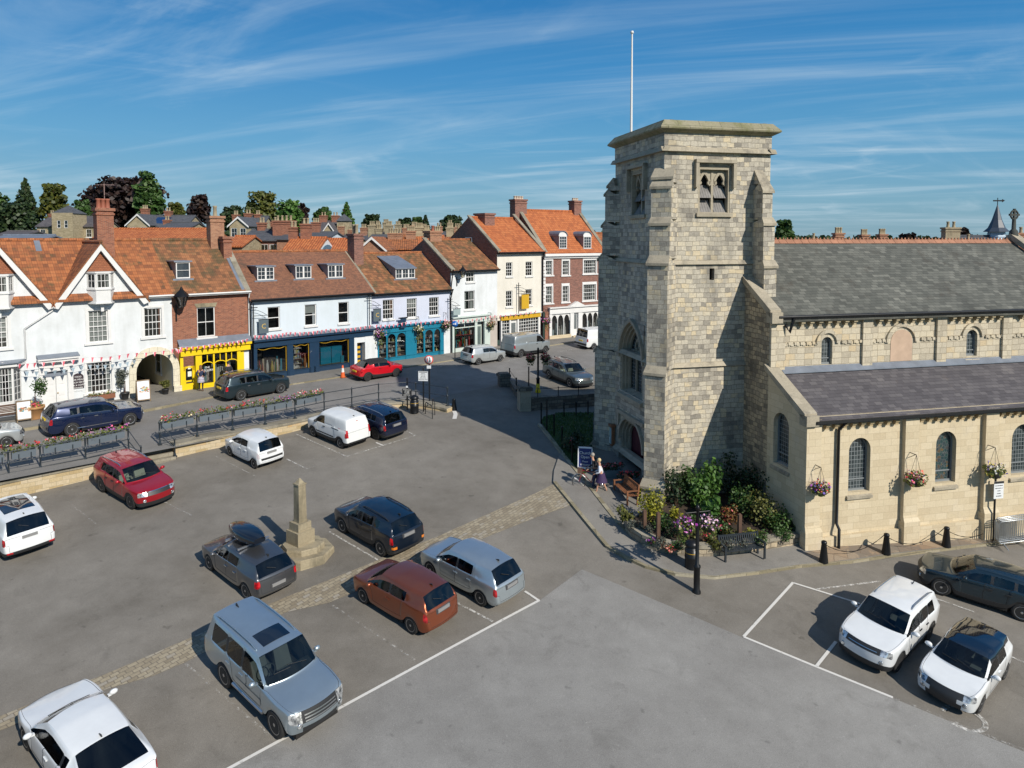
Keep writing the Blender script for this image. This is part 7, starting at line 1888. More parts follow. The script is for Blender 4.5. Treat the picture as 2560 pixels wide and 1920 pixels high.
t,b,i = make_car('white sport utility car with silver roof rails on the church side',WHITEP,4.486,1.84,1.65,2.68,.88,r=.345,hood_z=(.90,1.06),belt=(1.03,1.10),xa=.285,xh=.42,xb=.54,xc=.69,xq=.83,xd=.925,xe=.985,ze=1.1,tumble=.76,clad=True,rails=ALLOY,style=(5,.07,True),rimc=ALLOYD,hl=(3,5),tapf=.84)
drape_end(i,b,-.45,.45,.80,.815,1,CHROME,'grille_bar',lift=.03); place(t,i,'L',(2240,1680),(2313,1598),heading=225 + 4)
t,b,i = make_car('white compact hatchback with a black roof beside the white utility car',WHITEP,3.954,1.74,1.42,2.47,.82,r=.315,hood_z=(.72,.93),belt=(.91,1.0),xa=.27,xh=.43,xb=.565,xc=.75,xq=.8,xd=.92,xe=.985,ze=.98,tumble=.76,quarter=False,door_n=1,roofmat=BLKGLASS,style=(9,.05,True),hl=(3,5),tapf=.84)
drape_end(i,b,-.37,.37,.34,.68,1,TRIM,'large_grille',lift=.025); place(t,i,'L',(2437.5,1780.8),(2510,1695.5),heading=229)
t,b,i = make_car('dark petrol blue utility car along the church kerb',DARKB,4.39,1.80,1.53,2.60,.82,r=.345,hood_z=(.84,1.0),belt=(.97,1.06),xa=.27,xh=.42,xb=.54,xc=.70,xq=.79,xd=.915,xe=.985,ze=1.06,tumble=.76,clad=True,style=(5,.06,True),rails=None,rimc=ALLOY)
place(t,i,'L',(2348.2,1486.1),(2551.6,1551.9))
t,b,i = make_car('white four door coupe with a large black rear window, cropped by the frame',WHITEP,4.71,1.854,1.39,2.81,.89,r=.335,hood_z=(.68,.90),belt=(.86,.94),xa=.29,xh=.43,xb=.545,xc=.70,xq=.76,xd=.77,xe=.945,ze=.97,tumble=.73,quarter=True,boot=True,roofdrop=.05,style=(10,.045,True),tapr=.88,chrome=False,rear_bulge=.12,pill=False)
place(t,i,'L',(73,1870.7),None,heading=-51)
t,b,i = make_car('white family crossover with black glass roof at the left edge',WHITEP,4.37,1.84,1.64,2.61,.88,r=.33,hood_z=(.86,1.02),belt=(1.0,1.08),xa=.26,xh=.40,xb=.53,xc=.70,xq=.80,xd=.93,xe=.985,ze=1.08,tumble=.78,clad=True,sunroof=(.44,.78,.52,BLKGLASS),tl=(3,4),tapr=.93)
for s in (1,-1): drape_end(i,b,s * .6,s * .8,.40,.47,-1,TAILL,'rear_reflector',lift=.02)
place(t,i,'R',None,(118,1352),heading=-50)
t,b,i = make_car('black hatchback just entering the lower left corner',INK,4.2,1.78,1.47,2.6,.85,r=.32)
p_ = hit(2,1912); t.matrix_world = Matrix.Translation((p_.x - 1.95,p_.y - .55,z_sq(p_.x - 1.9,p_.y - .6) + .005)) @ Matrix.Rotation(R(90 + 36),4,'Z')
# cars on the road above the wall
t,b,i = make_car('midnight blue sport utility car parked outside the white inn',NAVYB,4.73,2.0,1.65,2.87,.86,r=.375,hood_z=(.92,1.06),belt=(1.04,1.13),xa=.30,xh=.43,xb=.55,xc=.71,xq=.80,xd=.91,xe=.985,ze=1.12,tumble=.74,chrome=True,style=(5,.07,True),plate_r=True,tail_h=.93,roofmat=None,quarter=True,pill=False)
drape_side(i,b,1.5,3.5,.40,.43,-1,CHROME,'sill_trim'); place(t,i,'R',(324,1064),(180,1090),zf=z_road)
t,b,i = make_car('dark slate green sport utility car outside the yellow shop',SLATEP,4.68,1.9,1.64,2.82,.88,r=.37,hood_z=(.92,1.06),belt=(1.03,1.10),xa=.29,xh=.42,xb=.545,xc=.71,xq=.80,xd=.92,xe=.985,ze=1.1,tumble=.75,chrome=True,rails=ALLOY,style=(5,.09,False),plate_r=True,tail_h=.86,clad=False)
place(t,i,'R',(703,983),(600,1002),zf=z_road)
t,b,i = make_car('bright red small convertible with a black fabric roof',REDB,3.86,1.727,1.41,2.495,.78,r=.315,hood_z=(.80,.96),belt=(.95,.99),xa=.285,xh=.385,xb=.60,xc=.70,xq=.72,xd=.80,xe=.90,ze=1.0,tumble=.76,quarter=False,roofmat=SOFT,clad=True,style=(5,.08,True),rimc=plain('alloy_black',(.015,.015,.016),.35,metal=.5,vary=0),plate_r=True,tail_h=.72,boot=True,door_n=1,roofdrop=.1)
place(t,i,'R',(989,942),(918.7,953.3),zf=z_road)
t,b,i = make_car('pale silver hatchback parked outside the mint shop',SILW,3.99,1.73,1.47,2.47,.83,r=.305,hood_z=(.76,.95),belt=(.92,.99),xa=.265,xh=.41,xb=.53,xc=.70,xq=.76,xd=.92,xe=.985,ze=1.0,tumble=.77,quarter=False,style=(5,.09,False))
place(t,i,'R',(1250,905),(1194.5,911),zf=z_road,heading=46)
t,b,i = make_car('grey panel van parked outside the tall white house',GREYV,4.78,1.90,1.97,3.10,.83,r=.33,hood_z=(1.02,1.22),belt=(1.16,1.2),xa=.19,xh=.33,xb=.43,xc=.65,xq=.8,xd=.965,xe=.99,ze=1.25,tumble=.86,van=True,glass_rear=False,roofdrop=.03,clad=True,mirror=TRIM,style=(7,.06,False),name='parked_van',cat='van',tapr=.97,rear_bulge=.03,low_grille=False)
place(t,i,'R',None,(1301,893.6),heading=46.5,zf=z_road)
t,b,i = make_car('white van with rear windows half hidden by the church tower',WHITEV,4.7,1.84,1.94,2.92,.9,r=.32,hood_z=(1.0,1.2),belt=(1.12,1.16),xa=.2,xh=.33,xb=.43,xc=.65,xq=.8,xd=.965,xe=.99,ze=1.16,tumble=.86,van=True,glass_rear=True,roofdrop=.03,mirror=TRIM,style=(7,.06,False),name='parked_van',cat='van',tapr=.97,rear_bulge=.03,low_grille=False,plate_r=True,tail_h=.8)
for s in (1,-1): drape_end(i,b,s * .1,s * .68,1.28,1.66,-1,BLKGLASS,'rear_window',lift=.015)
drape_end(i,b,-.85,.85,.42,.6,-1,TRIM,'rear_bumper',lift=.03); place(t,i,'L',None,(1455,866),heading=54,zf=z_road)
t,b,i = make_car('grey green estate car with roof bars parked behind the low dark wall',V70P,4.83,1.87,1.58,2.81,.93,r=.345,hood_z=(.82,.99),belt=(.97,1.02),xa=.29,xh=.42,xb=.53,xc=.68,xq=.86,xd=.945,xe=.985,ze=1.04,tumble=.76,clad=True,rails=TRIM,style=(5,.09,False),grille=(6,8),seats=SEATB)
place(t,i,'R',(1419,964),(1378.7,950),heading=150)
t,b,i = make_car('silver hatchback cropped by the left edge outside the inn',SILW,4.0,1.72,1.48,2.5,.82,r=.31,hood_z=(.74,.95),belt=(.92,.99),xa=.26,xh=.41,xb=.53,xc=.71,xq=.76,xd=.92,xe=.985,ze=1.0,tumble=.77,quarter=False,style=(9,.05,True))
place(t,i,'R',(16,1119),None,heading=48,zf=z_road)
# roof box on the grey hatchback
at_,ai = aclass
rb = thing('roof_box',(0,0,0),'glossy black roof box strapped on the dark grey hatchback','roof box')
mb = MB(); rows = []
for k in range(13):
	u = k / 12; x = 1.0 - 1.9 * u; s = min(1,(math.sin(math.pi * min(1,max(.0,u * .86 + .06)))) ** .45); row = []
	for q in range(16):
		a = 2 * math.pi * q / 16; cy,cz = math.cos(a),math.sin(a); e = .55
		row.append((x,.43 * s * abs(cy) ** e * (1 if cy > 0 else -1),.21 + (.2 * s * abs(cz) ** e * (1 if cz > 0 else -1)) * (1.05 if cz > 0 else .8) + (.05 * u)))
	rows.append(row)
mb.grid(rows,0,True,True); mb.poly(rows[0]); mb.poly(rows[-1][::-1]); mb.build('shell',carpaint('roof_box_black',(.006,.007,.011),0,.15),rb)
for x in (.45,-.45): mb = MB(); mb.box(FR0,x - .03,x + .03,-.62,.62,-.04,0.03); mb.build('roof_bar',ALLOY,rb)
rb.matrix_world = at_.matrix_world @ Matrix.Translation((-.12,0,1.47))
# ------------------------------------------------------------------ church forecourt: pavement, garden, lawn
KP = [(1383,1209),(1420,1255),(1458,1302),(1514,1370),(1560,1397),(1612,1421),(1688,1440),(1786,1449),(1898,1436),(2000,1420),(2130,1409),(2221,1395),(2393,1374),(2560,1355),(2720,1338)]
kp = pxpoly(KP)
inner = [CF(22,vA + .1,0),CF(uA,vA + .1,0),CF(uA + .1,.3,0),CF(.3,.3,0),CF(.2,TV * .9,0)] + pxpoly([(1480,1130),(1419,1160),(1400,1135),(1385,1180)])
PD_ = .09
struct(drape([(p.x,p.y) for p in kp] + [(p.x,p.y) for p in inner],PD_).build('church_pavement',A_PAVE))
def edging(name,pts,w,h,mat,zf=z_sq,z0=-.1):
	mb = MB()
	P = []
	for a,b in zip(pts[:-1],pts[1:]):
		n = max(1,int((b - a).length / .8)); P += [a.lerp(b,i / n) for i in range(n)]
	P.append(pts[-1])
	for a,b in zip(P[:-1],P[1:]):
		d = b - a; d.z = 0; d.normalize(); q = Vector((-d.y,d.x,0)) * w
		za,zb = zf(a.x,a.y),zf(b.x,b.y)
		mb.hexa([Vector((a.x,a.y,za + z0)),Vector((b.x,b.y,zb + z0)),Vector((b.x + q.x,b.y + q.y,zb + z0)),Vector((a.x + q.x,a.y + q.y,za + z0)),Vector((a.x,a.y,za + h)),Vector((b.x,b.y,zb + h)),Vector((b.x + q.x,b.y + q.y,zb + h)),Vector((a.x + q.x,a.y + q.y,za + h))])
	return mb.build(name,mat)
struct(edging('church_kerb',kp,.16,PD_ + .012,KERB))
FLAGS = brickmat('stone_flags',1.1,.75,.012,[(0,(.27,.19,.125)),(.5,(.33,.245,.165)),(1,(.30,.25,.19))],(.14,.105,.075),kind='POS',rot=20,dirt=(.47,.52,(.15,.13,.11)),dirtscale=.8,warp=.15)
fl2 = pxpoly([(2010,1388),(2100,1365),(2260,1345),(2560,1300),(2720,1280),(2720,1334),(2560,1350),(2393,1369),(2221,1389),(2130,1403),(2060,1412)])
struct(drape([(p.x,p.y) for p in fl2],PD_ + .006).build('stone_flag_paving',FLAGS))
struct(edging('path_edging',pxpoly([(1344,1064),(1419,1160),(1478,1232),(1540,1312),(1576,1346)]),.18,.13,KERB))
lawn = pxpoly([(1352,1058),(1420,1155),(1452,1195),(1475,1180),(1482,1100),(1484,1035),(1400,1035),(1360,1045)])
SOIL = plain('garden_soil',(.045,.03,.02),.95,vary=.3)
rg = random.Random(77)
gm = drape([(p.x,p.y) for p in lawn],.10); struct(gm.build('lawn_ground',plain('lawn_green',(.035,.065,.015),.9,vary=.3)))
gb = MB()
def inside(x,y,poly):
	c = False
	for (a,b) in zip(poly,poly[1:] + poly[:1]):
		if (a.y > y) != (b.y > y) and x < (b.x - a.x) * (y - a.y) / (b.y - a.y) + a.x: c = not c
	return c
xs_ = [p.x for p in lawn]; ys_ = [p.y for p in lawn]
for _ in range(5200):
	x,y = rg.uniform(min(xs_),max(xs_)),rg.uniform(min(ys_),max(ys_))
	if inside(x,y,lawn):
		z = z_sq(x,y) + .1; a = rg.uniform(0,6.28); w = Vector((math.cos(a),math.sin(a),0)) * .03
		p = Vector((x,y,z)); gb.poly([p - w,p + w,p + Vector((rg.uniform(-.04,.04),rg.uniform(-.04,.04),rg.uniform(.05,.12)))])
tag(gb.build('grass',GRASSM),'shaded green grass of the small lawn beside the tower','grass',kind='stuff')
# garden wall and bed
gw = pxpoly([(1562,1330),(1580,1350),(1606,1368),(1640,1383),(1680,1392),(1730,1397),(1783,1396),(1850,1389),(1920,1378),(1996,1366)])
gt = thing('garden_wall',gw[4],'low curved stone wall edging the church flower bed','wall')
wb = edging('wall_face',gw,.28,.42,RUBBLE); wb.parent = gt; wb.location = (wb.location - gt.location);
for k_ in ('kind',):
	if k_ in wb: del wb[k_]
wc = MB()
P = []
for a,b in zip(gw[:-1],gw[1:]):
	n = max(1,int((b - a).length / .7)); P += [a.lerp(b,i / n) for i in range(n)]
P.append(gw[-1])
for a,b in zip(P[:-1],P[1:]):
	d = (b - a); d.z = 0; d.normalize(); q = Vector((-d.y,d.x,0)); za,zb = z_sq(a.x,a.y),z_sq(b.x,b.y); g = d * .012
	wc.hexa([Vector((*(a - q * .06 + g).xy,za + .42)),Vector((*(b - q * .06 - g).xy,zb + .42)),Vector((*(b + q * .34 - g).xy,zb + .42)),Vector((*(a + q * .34 + g).xy,za + .42)),Vector((*(a - q * .06 + g).xy,za + .56)),Vector((*(b - q * .06 - g).xy,zb + .56)),Vector((*(b + q * .34 - g).xy,zb + .56)),Vector((*(a + q * .34 + g).xy,za + .56))])
wc.build('coping',COPE,gt)
bed = [p + Vector((0,0,0)) for p in gw] + [CF(uA - .05,vA + .8,0),CF(uA - .05,-.3,0),CF(.4,-.5,0),CF(-.9,-1.2,0)]
bp = [(p.x,p.y) for p in bed]
struct(drape(bp,.36).build('flower_bed',SOIL))
LEAF = {}
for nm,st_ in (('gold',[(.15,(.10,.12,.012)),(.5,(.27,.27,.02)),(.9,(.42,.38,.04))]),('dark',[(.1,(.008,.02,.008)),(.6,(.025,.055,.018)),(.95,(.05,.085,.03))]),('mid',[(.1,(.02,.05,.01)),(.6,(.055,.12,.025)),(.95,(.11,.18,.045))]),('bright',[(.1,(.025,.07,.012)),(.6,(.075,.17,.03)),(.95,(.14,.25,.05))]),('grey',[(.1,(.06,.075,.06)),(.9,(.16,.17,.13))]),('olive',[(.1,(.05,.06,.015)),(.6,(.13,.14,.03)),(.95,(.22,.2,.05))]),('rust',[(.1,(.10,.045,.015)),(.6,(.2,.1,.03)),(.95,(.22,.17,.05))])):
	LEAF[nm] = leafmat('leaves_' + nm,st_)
def shrub(px,py,r,rz,kind,label,n=260,leaf=.12,name='shrub',flowers=None,z0=.36,seed=None):
	b = hit(px,py,lambda x,y: z_sq(x,y) + z0); rg = random.Random(seed or int(px * 7 + py)); t = thing(name,b,label,name.replace('_',' '),'plants in the church flower bed')
	lf = MB(); m = int(max(2,n / 45))
	for _ in range(m):
		a = rg.uniform(0,6.28); q = rg.random() ** .5 * .6
		c = b + Vector((math.cos(a) * r * q,math.sin(a) * r * q,rz * rg.uniform(.35,.95)))
		bush(lf,c,r * .48,r * .48,rz * .42,n // m,leaf,rg)
	bush(lf,b + Vector((0,0,rz * .45)),r * .8,r * .8,rz * .5,n // 2,leaf,rg)
	lf.build('foliage',LEAF[kind],t)
	st = MB()
	for k in range(4): a = k * 1.7; st.tube([b - Vector((0,0,.05)),b + Vector((math.cos(a) * r * .3,math.sin(a) * r * .3,rz * .7))],.015,4)
	st.build('stems',WOODD,t)
	if flowers:
		bl = MB(); bush(bl,b + Vector((0,0,rz * .75)),r * .9,r * .9,rz * .4,flowers[1],.09,rg); bl.build('flowers',flowers[0],t)
	return t
shrub(1629,1300,.82,1.15,'gold','golden yellow privet bush beside the wooden bench',620,.10)
shrub(1568,1305,.5,.5,'olive','small yellow green shrub in front of the wooden bench',200)
shrub(1583,1325,.5,.45,'grey','grey lavender mound at the left end of the flower bed',240,.07); shrub(1618,1338,.42,.4,'grey','grey green mound behind the first timber post',200,.07)
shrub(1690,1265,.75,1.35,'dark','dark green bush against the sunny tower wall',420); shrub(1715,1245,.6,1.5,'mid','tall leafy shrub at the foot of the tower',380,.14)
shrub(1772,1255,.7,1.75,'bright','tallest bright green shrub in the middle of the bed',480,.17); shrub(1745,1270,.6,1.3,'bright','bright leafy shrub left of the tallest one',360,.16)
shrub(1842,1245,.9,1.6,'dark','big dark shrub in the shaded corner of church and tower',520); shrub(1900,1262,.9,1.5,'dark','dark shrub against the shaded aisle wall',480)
shrub(1858,1290,.8,1.35,'mid','mid green rose bush in the sunny part of the bed',460,.12); shrub(1905,1315,.85,1.35,'olive','yellow tipped bush right of the rose bush',460,.11); shrub(1948,1330,.7,1.0,'mid','leafy bush at the right end of the bed',380,.11)
shrub(1688,1345,.55,.75,'dark','rounded dark green conifer ball behind the second post',380,.07); shrub(1698,1375,.36,.5,'mid','small clipped green ball near the wall',220,.07); shrub(1655,1368,.32,.4,'grey','small grey green dome beside the second post',160,.06)
shrub(1738,1350,.4,.7,'olive','upright yellow green shrub behind the flower post',220,.09); shrub(1775,1300,.45,.9,'bright','clump of tall grassy leaves behind the pink baskets',260,.2); shrub(1690,1300,.42,.55,'gold','yellow leaved mound in the middle of the bed',200,.09)
shrub(1822,1310,.5,.7,'rust','reddish leaved bush behind the black bench',260,.1,flowers=(BLOOMR,30)); shrub(1830,1350,.45,.55,'olive','low yellow green bush left of the third post',240,.09); shrub(1880,1350,.42,.5,'gold','low golden bush right of the third post',200,.09)
shrub(1820,1375,.36,.42,'grey','grey green dome just behind the black bench',180,.06); shrub(1785,1375,.38,.45,'olive','spiky olive mound left of the black bench',180,.1); shrub(1902,1362,.45,.5,'mid','low green mound at the wall right of the bench',240,.08); shrub(1855,1372,.34,.35,'grey','small sage mound right behind the bench back',160,.06)
shrub(1628,1362,.28,.3,'mid','small plant with pink flowers by the curved wall',60,.08,flowers=(BLOOMP,34)); shrub(1675,1382,.34,.25,'mid','low plant with coral flowers on the curved wall',60,.08,flowers=(confetti('coral_small',[(0,(.78,.16,.12)),(.6,(.75,.35,.25))]),46)); shrub(1766,1362,.3,.5,'rust','small plant of orange red flowers behind the lamp',80,.08,flowers=(BLOOMR,30))
shrub(1735,1320,.6,.5,'mid','low green filler plant under the pink baskets',260,.1); shrub(1655,1325,.55,.6,'mid','green filler plant between lavender and conifer ball',260,.09); shrub(1800,1335,.6,.55,'mid','green filler plant with small red blooms',260,.09,flowers=(BLOOMR,24)); shrub(1960,1350,.5,.45,'mid','low spreading plant near the wall end',240,.08)
shrub(1985,1330,.35,.6,'dark','spiky dark shrub close to the church corner',160,.14)
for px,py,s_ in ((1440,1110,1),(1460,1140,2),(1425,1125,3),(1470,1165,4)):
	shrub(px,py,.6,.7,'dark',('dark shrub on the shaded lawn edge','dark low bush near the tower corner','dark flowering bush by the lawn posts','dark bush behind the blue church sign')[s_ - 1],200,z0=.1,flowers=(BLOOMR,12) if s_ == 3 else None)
for k,(px,py) in enumerate(((1611,1356),(1645,1382),(1717,1392),(1848,1384))):
	b = hit(px,py - 22,lambda x,y: z_sq(x,y) + .36); mb = MB(); mb.box(Frame((b.x,b.y),UD),-.07,.07,-.07,.07,b.z - .1,b.z + (1.0,1.3,1.35,1.3)[k]); mb.lathe(Vector((b.x,b.y,b.z + (1.0,1.3,1.35,1.3)[k])),[(.09,0),(.0,.06)],4,sq=.4)
	tag(mb.build('timber_post',WOODD),('dark timber post at the left end of the flower bed','dark timber post beside the grey dome plant','dark timber post behind the black litter bin','dark timber post behind the black bench')[k],'post','timber posts in the flower bed')
# ------------------------------------------------------------------ benches
def bench(loc,ang,L,label,mat,back=.92,name='bench',slats='v'):
	t = thing(name,(0,0,0),label,'bench'); F = FR0
	mb = MB()
	for i in range(5): mb.box(F,-L / 2,L / 2,-.24 + i * .095,-.16 + i * .095,.43,.46)
	mb.build('seat',mat,t)
	mb = MB()
	def bk(z): return .22 + (z - .45) * .22
	mb.box(F,-L / 2,L / 2,bk(.9) - .02,bk(.9) + .02,back - .08,back); mb.box(F,-L / 2,L / 2,bk(.5) - .02,bk(.5) + .02,.5,.56)
	if slats == 'v':
		n = int(L / .095)
		for i in range(n): x = -L / 2 + .07 + (L - .14) * i / (n - 1); mb.hexa([Vector((x - .025,bk(.54) - .01,.54)),Vector((x + .025,bk(.54) - .01,.54)),Vector((x + .025,bk(.54) + .01,.54)),Vector((x - .025,bk(.54) + .01,.54)),Vector((x - .025,bk(.86) - .01,.86)),Vector((x + .025,bk(.86) - .01,.86)),Vector((x + .025,bk(.86) + .01,.86)),Vector((x - .025,bk(.86) + .01,.86))])
	else:
		for i in range(4): z = .58 + i * .08; mb.box(F,-L / 2,L / 2,bk(z) - .012,bk(z) + .012,z,z + .06)
	mb.build('backrest',mat,t)
	for s in (-1,1):
		x = s * (L / 2 - .04);
		for y0,zt in ((-.25,.66),(.24,.93)): mb = MB(); mb.hexa([Vector((x - .035,y0 - .035,0)),Vector((x + .035,y0 - .035,0)),Vector((x + .035,y0 + .035,0)),Vector((x - .035,y0 + .035,0)),Vector((x - .035,y0 - .035 + (.08 if y0 > 0 else 0),zt)),Vector((x + .035,y0 - .035 + (.08 if y0 > 0 else 0),zt)),Vector((x + .035,y0 + .035 + (.08 if y0 > 0 else 0),zt)),Vector((x - .035,y0 + .035 + (.08 if y0 > 0 else 0),zt))]); mb.build('leg',mat,t)
		mb = MB(); mb.box(F,x - .045,x + .045,-.3,.3,.64,.68); mb.build('armrest',mat,t)
	t.location = loc; t.rotation_euler = (0,0,ang); return t
def put(px,py,dz=0,zf=z_sq): return hit(px,py,lambda x,y: zf(x,y) + dz)
ua = math.atan2(UD.y,UD.x)
bl_,br_ = put(1814,1408,PD_),put(1911,1397,PD_); m_ = (bl_ + br_) / 2
bench(m_ + CF.Y * .26,ua,(br_ - bl_).length,'black slatted bench in front of the church garden wall',plain('bench_black',(.02,.027,.034),.4,coat=.2))
p_ = put(1561,1262,PD_); bench(p_ + UD * .35 + CF.Y * .7,ua - math.pi / 2,1.7,'brown wooden bench near the church door',WOODB)
q_ = put(1590,1238,PD_); bench(q_ + UD * .55 + CF.Y * .2,ua - math.pi * .86,1.4,'dark wooden bench set at an angle behind the brown bench',plain('bench_maroon',(.09,.035,.025),.55,vary=.2))
# ------------------------------------------------------------------ posts, bollards, bins, barriers
def bollard(p,label,h=.9,group='black bollards along the church kerb'):
	mb = MB(); mb.lathe(p,[(.19,0),(.185,.08),(.105,h - .12),(.12,h - .1),(.12,h - .04),(.09,h),(0,h + .03)],8); return tag(mb.build('bollard',BLACK),label,'bollard',group)
BP = [put(2069,1418,.02),put(2226,1397,.02),put(2377,1378,.02),put(2518,1360,.02)]
BP = [p + CF.Y * .25 for p in BP]
for p,l in zip(BP,('black tapered bollard at the church corner by the downpipe','black tapered bollard below the middle flower basket','black tapered bollard left of the crowd barriers','black tapered bollard in front of the crowd barriers')): p.z = z_sq(p.x,p.y) + PD_; bollard(p,l)
CH = []
for a,b in zip(BP,BP[1:] + [BP[-1] * 2 - BP[-2]]):
	mb = MB(); pts = []; n = 16
	for i in range(n + 1): u = i / n; q = a.lerp(b,u); q = q + CF.Y * .14; pts.append(q + Vector((0,0,.78 - 2.2 * u * (1 - u))))
	for i in range(n): mb.tube([pts[i],pts[i + 1]],.018 if i % 2 else .012,4,sm=False)
	CH.append(mb.build('chain',BLACK))
for c_,l in zip(CH,('sagging chain between the first and second church bollards','sagging chain under the middle basket between bollards','sagging chain in front of the crowd barriers','sagging chain running out of frame on the right')): tag(c_,l,'chain','chains between the bollards')
for k in range(4):
	t = thing('crowd_barrier',(0,0,0),('front steel crowd barrier stacked by the church wall','second steel crowd barrier of the stack','third steel crowd barrier of the stack','rear steel crowd barrier nearest the church wall')[k],'barrier','stacked crowd barriers')
	Lb,Hb = 2.05,1.0; mb = MB(); c = .12; z0 = .22
	pts = [(c,0,z0),(0,0,z0 + c),(0,0,z0 + Hb - c),(c,0,z0 + Hb),(Lb - c,0,z0 + Hb),(Lb,0,z0 + Hb - c),(Lb,0,z0 + c),(Lb - c,0,z0),(c,0,z0)]; mb.tube(pts,.022,6); mb.tube([(0.01,0,z0 + .1),(Lb - .01,0,z0 + .1)],.015,5); mb.build('frame',GALV,t)
	mb = MB()
	for i in range(1,17): mb.tube([(Lb * i / 17,0,z0),(Lb * i / 17,0,z0 + Hb)],.010,5)
	mb.build('bars',GALV,t)
	for x in (.25,Lb - .25): mb = MB(); mb.tube([(x,-.3,0),(x,-.05,z0),(x,.05,z0),(x,.3,0)],.02,5); mb.build('foot',GALV,t)
	t.location = AF(A_(2446,1300)[0] + k * .05,-1.05 + k * .11,0); t.location.z = z_sq(t.location.x,t.location.y) + PD_; t.rotation_euler = (0,0,ua + (.015 * k))
def sign_post(px,py,h,label,parts,ang=0,zf=z_sq,dz=0,r=.045,name='sign_post',cat='sign'):
	b = put(px,py,dz,zf); t = thing(name,b,label,cat); mb = MB(); mb.tube([b - Vector((0,0,.1)),b + Vector((0,0,h))],r,8); mb.lathe(b + Vector((0,0,h)),[(r * 1.2,0),(r * 1.2,.03),(0,.06)],8); mb.build('post',BLACK,t)
	F = Frame((b.x,b.y),Vector((math.cos(R(ang)),math.sin(R(ang)),0)))
	return t,F,b.z
WS = plain('sign_white',(.72,.74,.75),.4,vary=.03)
def board(t,F,z0,w,h,mat,y=-.06,frame=None):
	mb = MB(); mb.box(F,-w / 2,w / 2,y - .015,y,z0,z0 + h); return mb.build('sign_board',mat,t)
t,F,z = sign_post(2483,1353,2.85,'white parking notice on a black post by the church wall',0,12,dz=PD_)
F = Frame((F.O + F.X * .12)[:2],F.X); board(t,F,z + 2.0,.52,.8,WS); mb = MB(); mb.box(F,-.26,.26,-.085,-.075,z + 2.7,z + 2.8); mb.build('header_band',TXK,t)
for i in range(5): text(t,('PAY AND DISPLAY','MON TO SAT 9 - 5','1 HOUR','2 HOURS','NO RETURN')[i],F,0,-.08,z + 2.6 - i * .12,.05,TXK)
# lane signs at the road end
t,F,z = sign_post(1073.6,1001,2.75,'round red ringed priority sign with two arrows on a tall post',0,-8,zf=z_road,dz=.3)
mb = MB(); c = F(.0,-.08,z + 2.7)
mb.lathe(c,[(.30,.0),(.30,.02),(0,.021)],28,axis=-F.Y); mb.build('sign_disc',plain('sign_red_ring',(.62,.05,.035),.4,vary=0),t); mb = MB(); mb.lathe(c - F.Y * .022,[(.235,.0),(.235,.004),(0,.005)],28,axis=-F.Y); mb.build('sign_face',WS,t)
def arrow(x,up,s,mat,thick):
	m = MB(); k = 1 if up else -1; q = lambda dx,dz: F(x + dx,-.112,z + 2.7 + dz * k)
	m.prism([q(-thick,-s),q(thick,-s),q(thick,s * .3),q(-thick,s * .3)] if up else [q(thick,-s),q(-thick,-s),q(-thick,s * .3),q(thick,s * .3)],-F.Y * .004); m.prism([q(-thick * 2.4,s * .3),q(thick * 2.4,s * .3),q(0,s)] if up else [q(thick * 2.4,s * .3),q(-thick * 2.4,s * .3),q(0,s)],-F.Y * .004); m.build('arrow',mat,t)
arrow(-.09,True,.12,plain('arrow_red',(.5,.02,.03),.5,vary=0),.02); arrow(.08,False,.17,plain('arrow_navy',(.015,.02,.06),.5,vary=0),.03)
mb = MB(); mb.box(F,-.14,.14,-.09,-.075,z + 2.12,z + 2.32); mb.build('sub_plate',WS,t)
t,F,z = sign_post(1059,1028,2.75,'white square parking rules board on a black post',0,-8,dz=.02); board(t,F,z + 1.95,.62,.62,WS); mb = MB(); mb.box(F,-.27,.27,-.082,-.076,z + 2.5,z + 2.54); mb.build('header_band',TXK,t)
for i in range(5): text(t,('PARKING','MON - SAT','8AM - 6PM','MAX 1 HOUR','NO RETURN 1 HOUR')[i],F,0,-.078,z + 2.42 - i * .09,.06,TXK)
t,F,z = sign_post(1018.4,1023,1.98,'black notice board with white lettering on a post by the bin',0,-8,dz=.02); board(t,F,z + .85,.62,.48,TRIM); mb = MB(); mb.box(F,-.06,.06,-.07,-.05,z + 1.4,z + 1.52); mb.build('sticker',WS,t)
for i in range(5): text(t,('MARKET PLACE','CAR PARK','PAY HERE','AT METER','PERMITS ONLY')[i],F,0,-.08,z + 1.26 - i * .085,.07,TXW)
t,F,z = sign_post(1137.5,895,3.0,'blue round one way sign with white arrow outside the mint shop',0,0,zf=lambda x,y: 5.2)
mb = MB(); mb.lathe(F(.0,-.07,z + 2.95),[(.27,0),(.27,.02),(0,.021)],24,axis=-F.Y); mb.build('sign_disc',plain('sign_blue',(.01,.11,.42),.4,vary=0),t); mb = MB(); mb.box(F,-.16,.03,-.098,-.093,z + 2.92,z + 2.98); mb.prism([F(.03,-.093,z + 2.85),F(.16,-.093,z + 2.95),F(.03,-.093,z + 3.05)][::-1],-F.Y * .005); mb.build('arrow',TXW,t)
def litter_bin(p,label,h=1.15,r=.27):
	t = thing('litter_bin',p,label,'litter bin'); mb = MB(); mb.lathe(p,[(r * 1.05,0),(r,.06),(r,h * .36),(r * 1.05,h * .38),(r * 1.05,h * .41),(r,h * .43),(r,h * .68),(r * .85,h * .69),(r * .85,h * .8)],18); mb.build('body',BLACK,t)
	mb = MB(); mb.lathe(p,[(r * 1.02,h * .8),(r * 1.05,h * .84),(r * .9,h * .93),(r * .4,h * 1.0),(0,h * 1.01)],18); mb.build('lid',BLACK,t)
	mb = MB(); mb.lathe(p,[(r * 1.01,h * .55),(r * 1.015,h * .56),(r * 1.01,h * .57)],18); mb.build('gold_band',GOLD,t)
